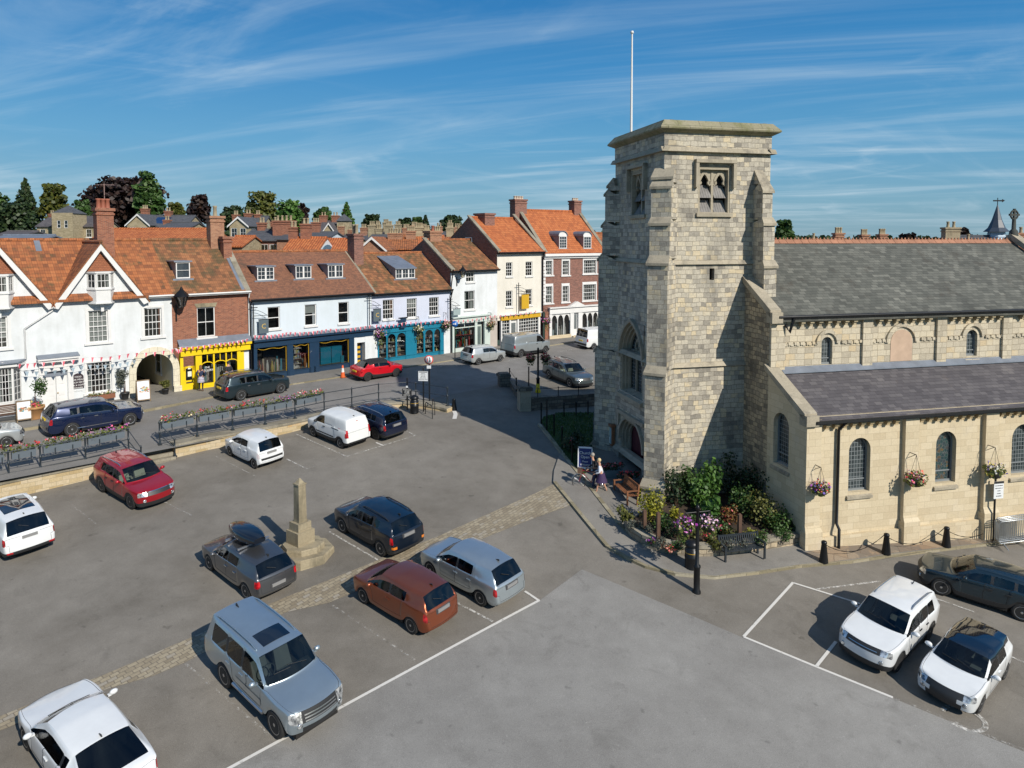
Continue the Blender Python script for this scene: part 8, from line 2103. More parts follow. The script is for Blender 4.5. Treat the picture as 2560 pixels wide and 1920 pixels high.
litter_bin(put(1729,1418,PD_),'round black litter bin in front of the curved garden wall',1.12); litter_bin(put(1036,1031,.05),'round black litter bin beside the notice at the wall end',1.1)
for k,(a,b,l) in enumerate((((1063.8,1035),(1081,1047),'black hoop bicycle stand nearer the parked cars'),((1082,1025),(1087,1037),'black hoop bicycle stand closer to the wall end'))):
	p0,p1 = put(*a),put(*b); mb = MB(); u = Vector((0,0,.78)); d = (p1 - p0) * .12; mb.tube([p0,p0 + u * .88,p0 + u + d,p1 + u - d,p1 + u * .88,p1],.026,6); tag(mb.build('bicycle_stand',BLACK),l,'bike stand','hoop bicycle stands')
cp = put(857,944,0,z_road); t = thing('traffic_cone',cp,'orange and white traffic cone behind the red convertible','traffic cone'); mb = MB(); mb.box(Frame(cp[:2],ST.X),-.22,.22,-.22,.22,cp.z,cp.z + .04); mb.build('base',plain('cone_base',(.25,.07,.02),.7),t)
mb = MB(); mb.lathe(cp,[(.17,.04),(.125,.42)],14); mb.lathe(cp,[(.08,.72),(.05,.92),(0,.93)],14); mb.build('cone',plain('cone_orange',(.70,.12,.025),.5),t); mb = MB(); mb.lathe(cp,[(.125,.42),(.08,.72)],14); mb.build('reflective_sleeve',PAINTW,t)
bollard(put(1135,1026),'short black bollard in the tower shadow at the square entrance',.75,None)
# flower posts: tall black posts carrying two baskets
def flower_post(px,py,h,label,mats,zf=z_sq,dz=0,span=.55,yellow=False,r=.4,lab=('','')):
	b = put(px,py,dz,zf); t = thing('flower_post',b,label,'flower post'); mb = MB()
	mb.lathe(b,[(.16,-.1),(.16,.05),(.12,.12),(.12,.95),(.14,.97),(.14,1.03),(.075,1.1),(.065,h),(.09,h + .02),(.05,h + .12),(0,h + .16)],12); mb.build('post',BLACK,t)
	if yellow: mb = MB(); mb.lathe(b,[(.2,.0),(.2,.14),(.135,.28),(.135,.62),(.13,.64)],12); mb.build('yellow_guard',YELLOW,t)
	mb = MB(); mb.tube([b + CF.X * -span + Vector((0,0,h - .12)),b + CF.X * span + Vector((0,0,h - .12))],.025,6)
	for s in (-1,1): mb.tube([b + Vector((0,0,h - .6)),b + CF.X * s * span * .5 + Vector((0,0,h - .45)),b + CF.X * s * span + Vector((0,0,h - .12))],.02,6)
	mb.build('bracket',BLACK,t)
	for s,m in zip((-1,1),mats):
		c = b + CF.X * s * span + Vector((0,0,h - .62)); rg = random.Random(int(px) + s); k = thing('hanging_basket',c - Vector((0,0,.3)),lab[0 if s < 0 else 1],'flower basket','hanging flower baskets')
		mb = MB(); mb.lathe(c,[(.05,-.32),(.2,-.26),(.28,-.05),(.28,0)],10); mb.build('basket',TRIM,k)
		lf,bl = MB(),MB(); bush(lf,c,r,r,r * .75,150,.12,rg); bush(lf,c - Vector((0,0,.25)),r * .8,r * .8,.3,70,.11,rg); bush(bl,c + Vector((0,0,.08)),r * 1.05,r * 1.05,r * .8,130,.10,rg); lf.build('leaves',LEAFS,k); bl.build('flowers',m,k)
		mb = MB()
		for q in range(3): mb.tube([c + Vector((math.cos(q * 2.1) * .26,math.sin(q * 2.1) * .26,0)),c + Vector((0,0,.5))],.008,4)
		mb.build('chains',BLACK,k)
flower_post(1741.5,1481,3.2,'black flower post at the kerb in front of the church garden',(BLOOMP,confetti('pale_pink',[(0,(.78,.45,.62)),(.5,(.80,.62,.72)),(.8,(.5,.2,.45))])),lab=('basket of purple and magenta petunias on the kerbside flower post','basket of pale pink petunias on the kerbside flower post'),span=.5)
flower_post(1345,981,3.1,'black flower post with a yellow base guard near the estate car',(BLOOMR,BLOOMR),lab=('dark red flower basket on the grey van side of the yellow based post','dark red flower basket on the church side of the yellow based post'),yellow=True,span=.55,zf=z_road)
# stone piers, low wall and railing by the lane
def pier(px,py,w,h,label,mat,capm=DARKSTONE,zf=z_sq):
	b = put(px,py,0,zf); t = thing('stone_pier',b,label,'pier'); F = Frame((b.x,b.y),UD); mb = MB(); mb.box(F,-w / 2,w / 2,0,w,b.z - .2,b.z + h); mb.build('shaft',mat,t); mb = MB(); mb.box(F,-w / 2 - .08,w / 2 + .08,-.08,w + .08,b.z + h,b.z + h + .2); mb.box(F,-w / 2,w / 2,0,w,b.z + h + .2,b.z + h + .28); mb.build('cap',capm,t); return b
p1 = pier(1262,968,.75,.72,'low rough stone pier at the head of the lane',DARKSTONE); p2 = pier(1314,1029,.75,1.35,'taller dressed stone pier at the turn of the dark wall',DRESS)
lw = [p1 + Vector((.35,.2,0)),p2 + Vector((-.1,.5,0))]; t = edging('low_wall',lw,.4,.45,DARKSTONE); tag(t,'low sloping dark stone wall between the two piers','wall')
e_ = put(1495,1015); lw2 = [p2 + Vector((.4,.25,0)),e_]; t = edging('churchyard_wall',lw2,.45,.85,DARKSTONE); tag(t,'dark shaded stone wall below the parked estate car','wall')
def rail_fence(pts,h,label,n,name='garden_railing',rails=(.95,),z0=0.0,r=.04):
	t = thing(name,pts[0],label,'railing'); P = [pts[0].lerp(pts[1],i / (n - 1)) for i in range(n)] if len(pts) == 2 else pts
	for p in P: mb = MB(); zz = z_sq(p.x,p.y) + z0; p.z = zz; mb.lathe(p,[(r,-.05),(r,h),(r * 1.6,h + .02),(r * 1.2,h + .08),(0,h + .1)],6); mb.build('post',BLACK,t)
	for f in rails:
		mb = MB()
		for a,b in zip(P[:-1],P[1:]): mb.tube([a + Vector((0,0,h * f)),b + Vector((0,0,h * f))],.018,5)
		mb.build('rail',BLACK,t)
rail_fence([lw[0].copy(),lw[1].copy()],.85,'black railing stepping down between the stone piers',3,rails=(.92,.3),z0=.45); rail_fence([lw2[0] + Vector((.4,.2,0)),lw2[1].copy()],.55,'thin black rail on top of the dark churchyard wall',4,rails=(1.0,),z0=.85,r=.025)
rail_fence([put(1353,1060),put(1385,1092),put(1405,1125),put(1430,1160)],1.25,'row of black posts along the lawn by the lane',4,rails=(),name='lawn_posts'); rail_fence([put(1410,1045),put(1470,1040)],.9,'dark railing at the back of the small lawn',3,rails=(.95,),name='lawn_railing')
sign_post(1321.7,1027,2.85,'plain black post in front of the taller stone pier',0,0,name='black_post',cat='post'); sign_post(1367,1077,1.9,'plain black post at the corner of the small lawn',0,0,name='black_post',cat='post')
# ------------------------------------------------------------------ market cross stump
mo_ = hit(752,1384); t = thing('market_cross',mo_,'old square stone column on worn octagonal steps among the parked cars','monument'); zb_ = z_sq(mo_.x,mo_.y)
F = Frame((mo_.x,mo_.y),Vector((math.cos(R(-38)),math.sin(R(-38)),0)))
for k,(r_,z0,z1) in enumerate(((1.2,-.3,.24),(.82,.24,.47))):
	mb = MB(); mb.lathe(Vector((mo_.x + .12,mo_.y - .05,zb_)),[(r_ * 1.0,z0),(r_ * .99,z1 - .08),(r_ * .96,z1),(.2,z1 + .01)],8,sq=.2,sm=False); mb.build('step',STONE,t)
mb = MB(); mb.box(F,-.39,.39,-.39,.39,zb_ + .46,zb_ + 1.0); mb.box(F,-.30,.30,-.30,.30,zb_ + 1.0,zb_ + 1.32); mb.build('plinth',STONE,t)
mb = MB(); pz = zb_ + 1.32; mb.hexa([F(-.18,-.18,pz),F(.18,-.18,pz),F(.18,.18,pz),F(-.18,.18,pz),F(-.165,-.165,pz + 1.48),F(.165,-.165,pz + 1.48),F(.165,.165,pz + 1.48),F(-.165,.165,pz + 1.48)]); mb.build('shaft',STONE,t)
mb = MB(); mb.box(F,-.19,.19,-.19,.19,pz + 1.48,pz + 1.54); mb.lathe(F(0,0,pz + 1.54),[(.2,0),(.02,.2)],4,sq=R(-38) + .785,sm=False); mb.build('cap',STONE,t)
# ------------------------------------------------------------------ outside the inn
def a_board(px,py,w,h,label,face,ang,stripes=True,lean=.22,frame_mat=None,zf=z_road,dz=.1,lines=None,bcol=None):
	b = put(px,py,dz,zf) if zf else px; F = Frame((b.x,b.y),Vector((math.cos(R(ang)),math.sin(R(ang)),0))); t = thing('a_board',b,label,'board sign')
	fm = frame_mat or plain('board_oak',(.22,.15,.08),.6,vary=.2)
	for s in (-1,1):
		P = lambda x,z,o=0: F(x,s * (lean + .02 - lean * z / h) + s * o,b.z + z)
		mb = MB()
		for a,c,d,e in ((-w / 2,-w / 2 + .05,0,h),(w / 2 - .05,w / 2,0,h),(-w / 2,w / 2,.1,.16),(-w / 2,w / 2,h - .06,h)): mb.prism([P(a,d),P(c,d),P(c,e),P(a,e)],F.Y * s * .025)
		mb.build('frame',fm,t)
		mb = MB(); mb.prism([P(-w / 2 + .04,.14,.008),P(w / 2 - .04,.14,.008),P(w / 2 - .04,h - .04,.008),P(-w / 2 + .04,h - .04,.008)],F.Y * s * .012); mb.build('panel',face if s < 0 else TRIM,t)
		if s < 0 and stripes:
			mb = MB(); rg = random.Random(int(w * 100 + h * 10))
			for k in range(26): x = rg.uniform(-w * .36,w * .3); z = rg.uniform(h * .42,h * .66); mb.prism([P(x,z,.024),P(x + .1,z,.024),P(x + .1,z + .07,.024),P(x,z + .07,.024)],F.Y * s * .003)
			mb.build('food_picture',GOODS,t)
		if s < 0 and lines:
			for i,(tx,zz,sz) in enumerate(lines):
				o = text(t,tx,F,0,0,b.z + zz,sz,TXW); M = Matrix((F.X,(P(0,h) - P(0,0)).normalized(),(F.X.cross((P(0,h) - P(0,0)).normalized())))).transposed().to_4x4(); o.matrix_local = Matrix.Translation(P(0,zz,.026) - b) @ M
	return t
BPAN = plain('menu_white',(.66,.68,.72),.5)
a_board(60,1052,.72,1.15,'wooden framed menu board standing by the terracotta tree pot',BPAN,42); a_board(358,1003,.78,1.35,'wooden framed menu board by the arched passage',BPAN,40)
a_board(1463,1172,.75,1.15,'blue church open sign with a white border leaning by the doorway',plain('sign_navy',(.012,.02,.13),.45,vary=.05),-10,stripes=False,frame_mat=WS,zf=z_sq,lines=(('Church',.86,.2),('Open',.66,.2),('Please',.44,.12),('Welcome',.28,.13)))
def tree_pot(px,py,ph,pr,label,crown,ch,ck,potm,under=None,zf=z_road,dz=.1):
	b = put(px,py,dz,zf); t = thing('potted_tree',b,label,'potted tree'); rg = random.Random(int(px)); mb = MB(); mb.lathe(b,[(pr * .72,0),(pr * .95,ph * .8),(pr * 1.05,ph * .82),(pr * 1.05,ph),(pr * .9,ph),(pr * .85,ph * .9)],18); mb.build('pot',potm,t)
	mb = MB(); mb.tube([b + Vector((0,0,ph * .8)),b + Vector((.02,0,ph + ch * .5))],[.045,.02],6); mb.build('trunk',WOODD,t); mb = MB()
	for _ in range(6): a = rg.uniform(0,6.28); bush(mb,b + Vector((math.cos(a) * crown * .5,math.sin(a) * crown * .5,ph + ch * rg.uniform(.35,.9))),crown * .55,crown * .55,ch * .22,120,.09,rg)
	mb.build('crown',LEAF[ck],t)
	if under: mb = MB(); bush(mb,b + Vector((0,0,ph + .1)),pr * 1.1,pr * 1.1,.2,90,.1,rg); mb.build('flowers',under,t)
tree_pot(89,1046,.72,.46,'bushy tree in a large terracotta pot beside the inn door',.62,1.5,'mid',TERRA,confetti('pot_flowers',[(0,(.6,.05,.1)),(.4,(.75,.6,.1)),(.7,(.05,.12,.02))])); tree_pot(313,998,.45,.26,'slender olive tree in a black pot left of the arched passage',.5,1.45,'grey',TRIM)
tree_pot(414,985,.35,.22,'small leafy plant in a black pot inside the arched passage',.35,.5,'olive',TRIM)
b1 = put(18,1058,.1,z_road); bench(b1 + ST.Y * .3,math.atan2(ST.X.y,ST.X.x),1.5,'dark wooden bench at the left edge outside the inn',WOODD,slats='h')
for px,py,l in ((255,1003,'dark wooden bench outside the inn under the arched window'),(292,998,'second dark wooden bench nearer the olive tree')):
	b1 = put(px,py,.1,z_road); bench(b1 + ST.Y * .25,math.atan2(ST.X.y,ST.X.x),.95,l,WOODD,slats='h')
def trough(px,py,L,label,mat,ang,seed,h=.42):
	b = put(px,py,PD_); t = thing('stone_trough',b,label,'planter'); F = Frame((b.x,b.y),Vector((math.cos(ang),math.sin(ang),0))); mb = MB(); mb.hexa([F(-L / 2 + .04,.04,b.z),F(L / 2 - .04,.04,b.z),F(L / 2 - .04,.4,b.z),F(-L / 2 + .04,.4,b.z),F(-L / 2,0,b.z + h),F(L / 2,0,b.z + h),F(L / 2,.44,b.z + h),F(-L / 2,.44,b.z + h)]); mb.build('trough',mat,t)
	rg = random.Random(seed); lf,bl = MB(),MB()
	for i in range(5): c = F(-L / 2 + L * (i + .5) / 5,.22,b.z + h + .12); bush(lf,c,.25,.22,.25,50,.1,rg); bush(bl,c + Vector((0,0,.1)),.24,.2,.18,14,.09,rg)
	lf.build('leaves',LEAF['dark'],t); bl.build('flowers',BLOOMR,t)
BLUEG = plain('trough_blue',(.12,.19,.22),.6,vary=.15)
trough(1535,1197,1.05,'blue grey trough of red flowers beside the church doorway',BLUEG,ua,4); trough(1574,1219,.95,'blue grey trough of red and white flowers behind the wooden bench',BLUEG,ua - .1,5)
# ------------------------------------------------------------------ people
SKIN = plain('skin',(.50,.27,.18),.55,vary=.04)
def person(loc,ang,label,sc_=1.0,stride=.22,armL=None,armR=None,lean=.05,top=None,bottom=None,skirt=None,tights=None,hair=None,hair_len=.1,sleeves=True,shoes=None,cap=None,apron=None,headturn=0):
	t = thing('person',(0,0,0),label,'person')
	J = {}; E = []
	def j(n,x,y,z,r,par=None): J[n] = (x,y,z,r); (E.append((par,n)) if par else None)
	j('pel',0,0,.94,.125); j('sp',lean * .4,0,1.12,.115,'pel'); j('ch',lean * .8,0,1.32,.135,'sp'); j('nk',lean,0,1.47,.052,'ch'); j('h0',lean + .03,0,1.56,.078,'nk'); j('h1',lean + .03,0,1.66,.088,'h0')
	for s,n in ((1,'L'),(-1,'R')):
		st = stride * s; j('hip' + n,0,.09 * s,.90,.092,'pel'); j('kn' + n,st * .55 + .03,.10 * s,.49,.058,'hip' + n); j('an' + n,st - (.05 if st < 0 else 0),.10 * s,.085,.038,'kn' + n); j('to' + n,st + .13,.115 * s,.03,.032,'an' + n)
		j('sh' + n,lean * .9,.175 * s,1.39,.058,'ch'); el,wr = (armL if s > 0 else armR) or ((-.06 - .1 * s * stride,.24 * s,1.12),(.06 - .2 * s * stride,.25 * s,.88))
		j('el' + n,*el,.042,'sh' + n); j('wr' + n,*wr,.028,'el' + n)
		dv = (Vector(wr) - Vector(el)).normalized(); pv = Vector(wr) + dv * .075; j('pa' + n,*pv,.03,'wr' + n)
		sd = dv.cross(Vector((0,0,1))); sd = sd.normalized() if sd.length > .1 else Vector((0,1,0))
		for q in range(4): fp = pv + dv * (.055 + .012 * (1.5 - abs(q - 1.5))) + sd * (.024 * (q - 1.5)) - Vector((.0,0,.015)); j('f%d' % q + n,*fp,.009,'pa' + n)
		tp = Vector(wr) + dv * .06 + sd * .055 * s; j('th' + n,*tp,.010,'wr' + n)
	names = list(J)
	def skin(sub,rad,mat,nm,par=None,edges=None):
		use = [n for n in names if n in sub]; me = bpy.data.meshes.new(nm); me.from_pydata([J[n][:3] for n in use],[(use.index(a),use.index(b)) for a,b in E if a in use and b in use],[])
		o = bpy.data.objects.new(nm,me); COL.objects.link(o); m = o.modifiers.new('k','SKIN'); m.use_smooth_shade = True; m2 = o.modifiers.new('s','SUBSURF'); m2.levels = m2.render_levels = 1
		for i,n in enumerate(use): r = rad(n,J[n][3]); me.skin_vertices[0].data[i].radius = (r,r); me.skin_vertices[0].data[i].use_root = (n == use[0])
		dg = bpy.context.evaluated_depsgraph_get(); ev = bpy.data.meshes.new_from_object(o.evaluated_get(dg)); bpy.data.objects.remove(o); ev.materials.clear(); ev.materials.append(mat); ev.polygons.foreach_set('use_smooth',[True] * len(ev.polygons))
		q = bpy.data.objects.new(nm,ev); COL.objects.link(q); q.parent = t; ORG[q] = Vector((0,0,0)); return q
	skin(names,lambda n,r: r,SKIN,'body')
	arms = [n for n in names if n[:2] in ('sh','el')] + ([n for n in names if n[:2] == 'wr'] if sleeves else [])
	skin(['ch','sp','pel'] + arms,lambda n,r: r + (.022 if n in ('ch','sp','pel') else .016),top,'top')
	if bottom: skin(['pel','hipL','hipR','knL','knR','anL','anR'],lambda n,r: r + .02,bottom,'trousers')
	if tights: skin(['pel','hipL','hipR','knL','knR','anL','anR'],lambda n,r: r + .006,tights,'tights')
	if skirt:
		mb = MB(); mb.lathe((0,0,0),[(.17,1.0),(.2,.88),(.22 + abs(stride) * .35,skirt[1])],16); mb.build('skirt',skirt[0],t)
	skin(['anL','toL'],lambda n,r: r + .014,shoes or TRIM,'shoe'); skin(['anR','toR'],lambda n,r: r + .014,shoes or TRIM,'shoe')
	h = Vector((lean + .03,0,1.645)); mb = MB(); mb.ball(h + Vector((-.018,0,.03)),.103,.1,.105,14)
	if hair_len > .15: mb.ball(h + Vector((-.06,0,-.1)),.075,.1,hair_len,12)
	mb.build('hair',hair,t)
	mb = MB(); mb.ball(h + Vector((.095,0,-.035)),.018,.014,.024,8); mb.ball(h + Vector((.06,0,-.02)),.045,.062,.075,10); mb.build('face',SKIN,t)
	mb = MB()
	for s in (1,-1): mb.ball(h + Vector((.1,s * .032,.005)),.01,.012,.008,8)
	mb.box(FR0,h.x + .098,h.x + .103,-.022,.022,h.z - .075,h.z - .066); mb.build('eyes_and_mouth',TRIM,t)
	if cap: mb = MB(); mb.ball(h + Vector((-.015,0,.055)),.112,.105,.085,12); mb.box(FR0,h.x + .06,h.x + .17,-.07,.07,h.z + .045,h.z + .06); mb.build('cap',cap,t)
	t.scale = (sc_,) * 3; t.rotation_euler = (0,0,ang); t.location = loc
	return t
BLOND = plain('hair_blond',(.60,.45,.24),.7,vary=.2); BROWNH = plain('hair_brown',(.16,.075,.035),.6,vary=.2); DARKH = plain('hair_dark',(.03,.022,.018),.6)
CARD = plain('cardigan_white',(.66,.68,.74),.8,vary=.1); PURP = confetti('patterned_skirt',[(0,(.05,.02,.10))]); DKN = plain('cloth_navy',(.02,.03,.075),.8,vary=.15); DKC = plain('cloth_black',(.02,.02,.025),.8,vary=.15); TIGHTS = plain('tights_black',(.012,.012,.014),.7)
wl = put(1503,1231,.02); la = math.pi - .1
person(wl,la,'woman with short blond hair, white cardigan and dark skirt walking past the church',.95,.24,((.10,.22,1.1),(.30,.12,1.0)),((.1,-.22,1.1),(.32,-.14,1.02)),.1,CARD,None,(plain('skirt_purple',(.05,.025,.09),.8,vary=.3),.55),None,BLOND,.1)
pm_ = put(1490,1221,.02); person(pm_,la,'grey haired man in a dark jacket pushing the red bicycle',1.0,.15,((.14,.22,1.12),(.38,.2,1.0)),((.14,-.22,1.12),(.38,-.18,1.0)),.16,DKC,DKN,None,None,plain('hair_grey',(.3,.27,.24),.6),.05)
g1_ = put(503,978,.09,z_road); person(g1_,math.atan2(ST.Y.y,ST.Y.x) - .5,'woman with long brown hair, navy top and striped skirt at the yellow shop',1.0,.03,((.05,.30,1.15),(.12,.16,.98)),((.02,-.3,1.16),(.1,-.2,.98)),.02,DKN,None,(brickmat('striped_skirt',5,.075,.03,[(0,(.08,.07,.16)),(1,(.10,.09,.18))],(.45,.42,.5),bumps=0),.62),TIGHTS,BROWNH,.2)
g2_ = put(573,968,.09,z_road); person(g2_,math.atan2(ST.Y.y,ST.Y.x) + .2,'man in a black shirt and cap looking into the yellow shop window',1.02,.05,None,None,.04,DKC,DKN,None,None,DARKH,.05,False,None,TRIM)
# bicycle
bk = thing('bicycle',(0,0,0),'dark red bicycle being pushed in front of the church','bicycle'); RB = carpaint('bike_red',(.22,.012,.02),.1,.35)
for x in (-.52,.52):
	mb = MB(); mb.tube([(x + math.cos(a) * .33,0,.34 + math.sin(a) * .33) for a in [k * math.pi / 12 for k in range(25)]],.018,6); w = mb.build('wheel',RUBBER,bk); mb = MB()
	for k in range(10): a = k * math.pi / 5; mb.tube([(x,0,.34),(x + math.cos(a) * .32,0,.34 + math.sin(a) * .32)],.004,3)
	mb.build('spokes',CHROME,w)
mb = MB()
for a,b in (((-.52,0,.34),(-.08,0,.32)),((-.52,0,.34),(-.2,0,.82)),((-.08,0,.32),(-.22,0,.9)),((-.08,0,.32),(.36,0,.78)),((-.2,0,.82),(.34,0,.88)),((.33,0,.95),(.52,0,.34))): mb.tube([a,b],.022,6)
mb.build('frame',RB,bk); mb = MB(); mb.tube([(.33,0,.95),(.32,0,1.02)],.015,5); mb.tube([(.18,-.28,1.02),(.34,-.1,1.04),(.34,.1,1.04),(.18,.28,1.02)],.014,5); mb.build('handlebar',CHROME,bk); mb = MB(); mb.ball((-.25,0,.93),.13,.07,.04); mb.build('saddle',TRIM,bk)
mb = MB(); mb.tube([(.52 + math.cos(a) * .37,0,.34 + math.sin(a) * .37) for a in [k * math.pi / 10 for k in range(1,9)]],.02,5); mb.build('mudguard',GALV,bk)
mb = MB(); mb.box(FR0,.36,.6,-.16,.16,.78,1.0); mb.build('basket',WOODD,bk)
bk.location = put(1474,1222); bk.rotation_euler = (R(3),0,la)
# ------------------------------------------------------------------ the town behind: houses, chimneys, trees
def house(x0,x1,yr,ye,Y,wall,roof,label,chim=(),wins=0,gable=False,rot=0,d=7.5,solar=None,z0=2.5,cmat=None,name='town_house'):
	a,b = at(x0,ye,Y),at(x1,ye,Y); zr = at((x0 + x1) / 2,yr,Y + (0 if gable else d / 2)).z; ze = a.z; w = b.x - a.x
	F = Frame((a.x,a.y),(math.cos(R(rot)),math.sin(R(rot)),0)); t = thing(name,F(w / 2,d / 2,z0),label,'house',None); m = MB()
	ws = []
	if wins:
		n = wins
		for i in range(n):
			c = w * (i + .5) / n
			ws += [(c - .45,c + .45,ze - 1.9,ze - .5)]
	wall_holes(m,F,0,w,z0,ze,ws,rev=.1)
	if gable:
		m.poly([F(0,0,ze),F(w,0,ze),F(w / 2,0,zr)]); m.poly([F(0,d,z0),F(0,0,z0),F(0,0,ze),F(0,d,ze)]); m.poly([F(w,0,z0),F(w,d,z0),F(w,d,ze),F(w,0,ze)])
	else:
		gable_wall(m,F,0,0,d,z0,ze,d / 2,zr,-1); gable_wall(m,F,w,0,d,z0,ze,d / 2,zr,1)
	m.build('wall',wall,t)
	for h in ws: window(F,h,2,2,t,y=.05,sash=False)
	if gable:
		m = MB(); k = (zr - ze) / (w / 2)
		for s in (-1,1):
			q = [F(w / 2 + s * (w / 2 + .3),-.25,ze - .3 * k + .1),F(w / 2,-.25,zr + .12),F(w / 2,d,zr + .12),F(w / 2 + s * (w / 2 + .3),d,ze - .3 * k + .1)]
			m.prism(q if s < 0 else q[::-1],Vector((0,0,-.12)))
		m.build('roof',roof,t)
		m = MB()
		for s in (-1,1): m.prism([F(w / 2 + s * (w / 2 + .3),-.3,ze - .3 * k + .06),F(w / 2,-.3,zr + .1),F(w / 2,-.3,zr - .2),F(w / 2 + s * (w / 2 + .3),-.3,ze - .3 * k - .2)][::s],F.Y * .06)
		m.build('bargeboard',PAINTW,t)
	else: roof_slabs(F,-.2,w + .2,-.3,ze,d / 2,zr,d + .3,ze,roof,t)
	for px,yt,cw,n in chim:
		X = F.loc(at(px,yt,Y + d / 2))[0]; chimney(F,X,d / 2,cw,.8,ze,at(px,yt,Y + d / 2).z,cmat or BRICK,t,n,CREAMB,.6)
	if solar:
		f = lambda u: (F(w * solar[0],0,0).x,u); m = MB()
		for i in range(5):
			for j in range(2):
				xa,xb = w * lerp(solar[0],solar[1],i / 5),w * lerp(solar[0],solar[1],(i + .92) / 5); ya,yb = lerp(.2,.8,j / 2) * d / 2,lerp(.2,.8,(j + .92) / 2) * d / 2; zz = lambda y: lerp(ze,zr,y / (d / 2)) + .08
				m.prism([F(xa,ya,zz(ya)),F(xb,ya,zz(ya)),F(xb,yb,zz(yb)),F(xa,yb,zz(yb))],Vector((0,0,.05)))
		m.build('solar_panels',plain('solar_blue',(.01,.03,.10),.15,coat=1,vary=0),t)
	return t,F,w,ze,zr
t,F,w,ze,zr = house(92,236,541,566,125,CREAMB,SLATE_P,'cream stone villa with a square turret among dark trees',((131,535,.9,2),(209,545,.7,1)),5)
tx0,tx1 = F.loc(at(129,550,122))[0],F.loc(at(182,550,122))[0]; m = MB(); q0,q1 = at(150,532,122).z,at(150,514,124).z
wh = [(tx0 + .9,tx0 + 1.5,q0 - 2.6,q0 - 1.3),(tx1 - 1.5,tx1 - .9,q0 - 2.6,q0 - 1.3),(tx0 + .9,tx0 + 1.5,q0 - 6.5,q0 - 4.8),(tx1 - 1.5,tx1 - .9,q0 - 6.5,q0 - 4.8)]
wall_holes(m,F,tx0,tx1,2.5,q0,wh,y=-3,rev=.1); m.box(F,tx0,tx0 + .02,-3,1,2.5,q0); m.box(F,tx1 - .02,tx1,-3,1,2.5,q0); tu = m.build('turret',CREAMB,t)
for h in wh: window(F,h,1,2,tu,y=-2.95,sill=False)
m = MB(); m.lathe(F((tx0 + tx1) / 2,-1,q0),[((tx1 - tx0) * .78,-.1),(.1,q1 - q0)],4,sq=.785,sm=False); m.build('turret_roof',SLATE_B,tu)
house(318,372,536,560,118,CREAMB,SLATE_B,'cream gabled house end beside the solar panelled roof',(),2,True); house(366,463,539,566,120,CREAMB,SLATE_B,'grey slate house with solar panels below the copper beech',((363,522,1.2,3),(421,528,1.1,2)),0,solar=(.08,.45))
house(396,470,556,572,112,CREAMB,SLATE_B,'low slate roofed house with a stone chimney right of the solar panels',((418,550,1.0,2),))
house(223,500,572,603,70,BRICK,PANTN,'long bright pantile range just behind the tall inn chimney',()); house(-30,44,578,592,90,CREAMB,SLATE_P,'low grey roofed building at the left edge behind the inn',()); house(-20,105,588,600,75,plain('metal_wall',(.3,.33,.35),.6),LEAD,'flat pale metal roofed building behind the inn ridge',(),d=4)
house(574,618,543,562,108,CREAMB,SLATE_B,'cream gabled house with two small attic windows',((590,537,.9,2),),2,True); house(600,650,541,575,112,CREAMB,SLATE_B,'dark slate house with a tall brick chimney behind the navy shop',((621,534,1.1,2),(645,536,.9,2)))
house(560,605,590,615,78,CREAMB,PANTN,'small orange roofed house left of the brick chapel',(),2)
house(605,694,574,600,84,BRICK2,SLATE_B,'brick chapel with a blue slate roof and white arched windows',((655,557,.9,2),(688,556,.9,1)),4); house(692,730,585,597,82,BRICKO,SLATE_B,'plain brick block with a massive chimney',((711,552,2.6,4),),0)
t,F,w,ze,zr = house(705,790,594,632,72,WHITE,PANTN,'red tiled house with a white gable facing the square',((734,568,.9,2),(765,560,1.0,2)))
m = MB(); gx = w + .22; m.poly([F(gx,0,3),F(gx,7.5,3),F(gx,7.5,ze),F(gx,3.75,zr - .2),F(gx,0,ze)]); m.build('white_gable',WHITE,t); m = MB(); m.prism([F(gx + .01,1.2 + 2.4 * (1 - math.cos(k * math.pi / 8)) * .5 * 2,ze - .2 + 1.0 * math.sin(k * math.pi / 8)) for k in range(9)],F.X * .05); m.build('sign_board',TEAL,t)
house(796,880,597,634,76,BRICKO,PANTN,'orange pantile house behind the navy shop roof',()); house(898,962,594,622,80,BRICKO,PANT,'pale brick gable end behind the bookshop roof',(),0,True)
house(770,826,580,590,100,PALEB,SLATE_B,'blue grey house with white windows behind the red roof',((790,556,1.2,3),),3)
house(776,850,553,578,128,CREAMB,SLATE_P,'dark slate villa with steep roofs and two brick chimneys',((809,539,1.3,2),(839,539,1.3,2))); house(808,836,558,578,124,CREAMB,SLATE_P,'small cream gable of the slate villa',(),1,True)
t = thing('stone_turret',at(861,575,128),'square cream turret with a pyramid slate roof','turret'); o = at(861,560,128); m = MB(); m.box(Frame((o.x,o.y),(1,0,0)),-1.1,1.1,-1,1,4,at(861,553,128).z); m.build('wall',CREAMB,t); m = MB(); m.lathe(Vector((o.x,o.y,at(861,553,128).z)),[(1.8,0),(.05,1.3)],4,sq=.785,sm=False); m.build('roof',SLATE_B,t)
rg = random.Random(8); adj = ['first','second','third','fourth','fifth','sixth','seventh','eighth']
row = [(842,928,588,598,118,SLATE_B),(918,985,584,600,110,SLATE_B),(962,1040,596,622,88,PANT),(930,1010,578,592,130,SLATE_P),(1000,1075,583,600,112,PANT),(1030,1110,589,610,96,PANTN),(1080,1160,580,600,118,SLATE_B),(1110,1195,590,612,92,PANT)]
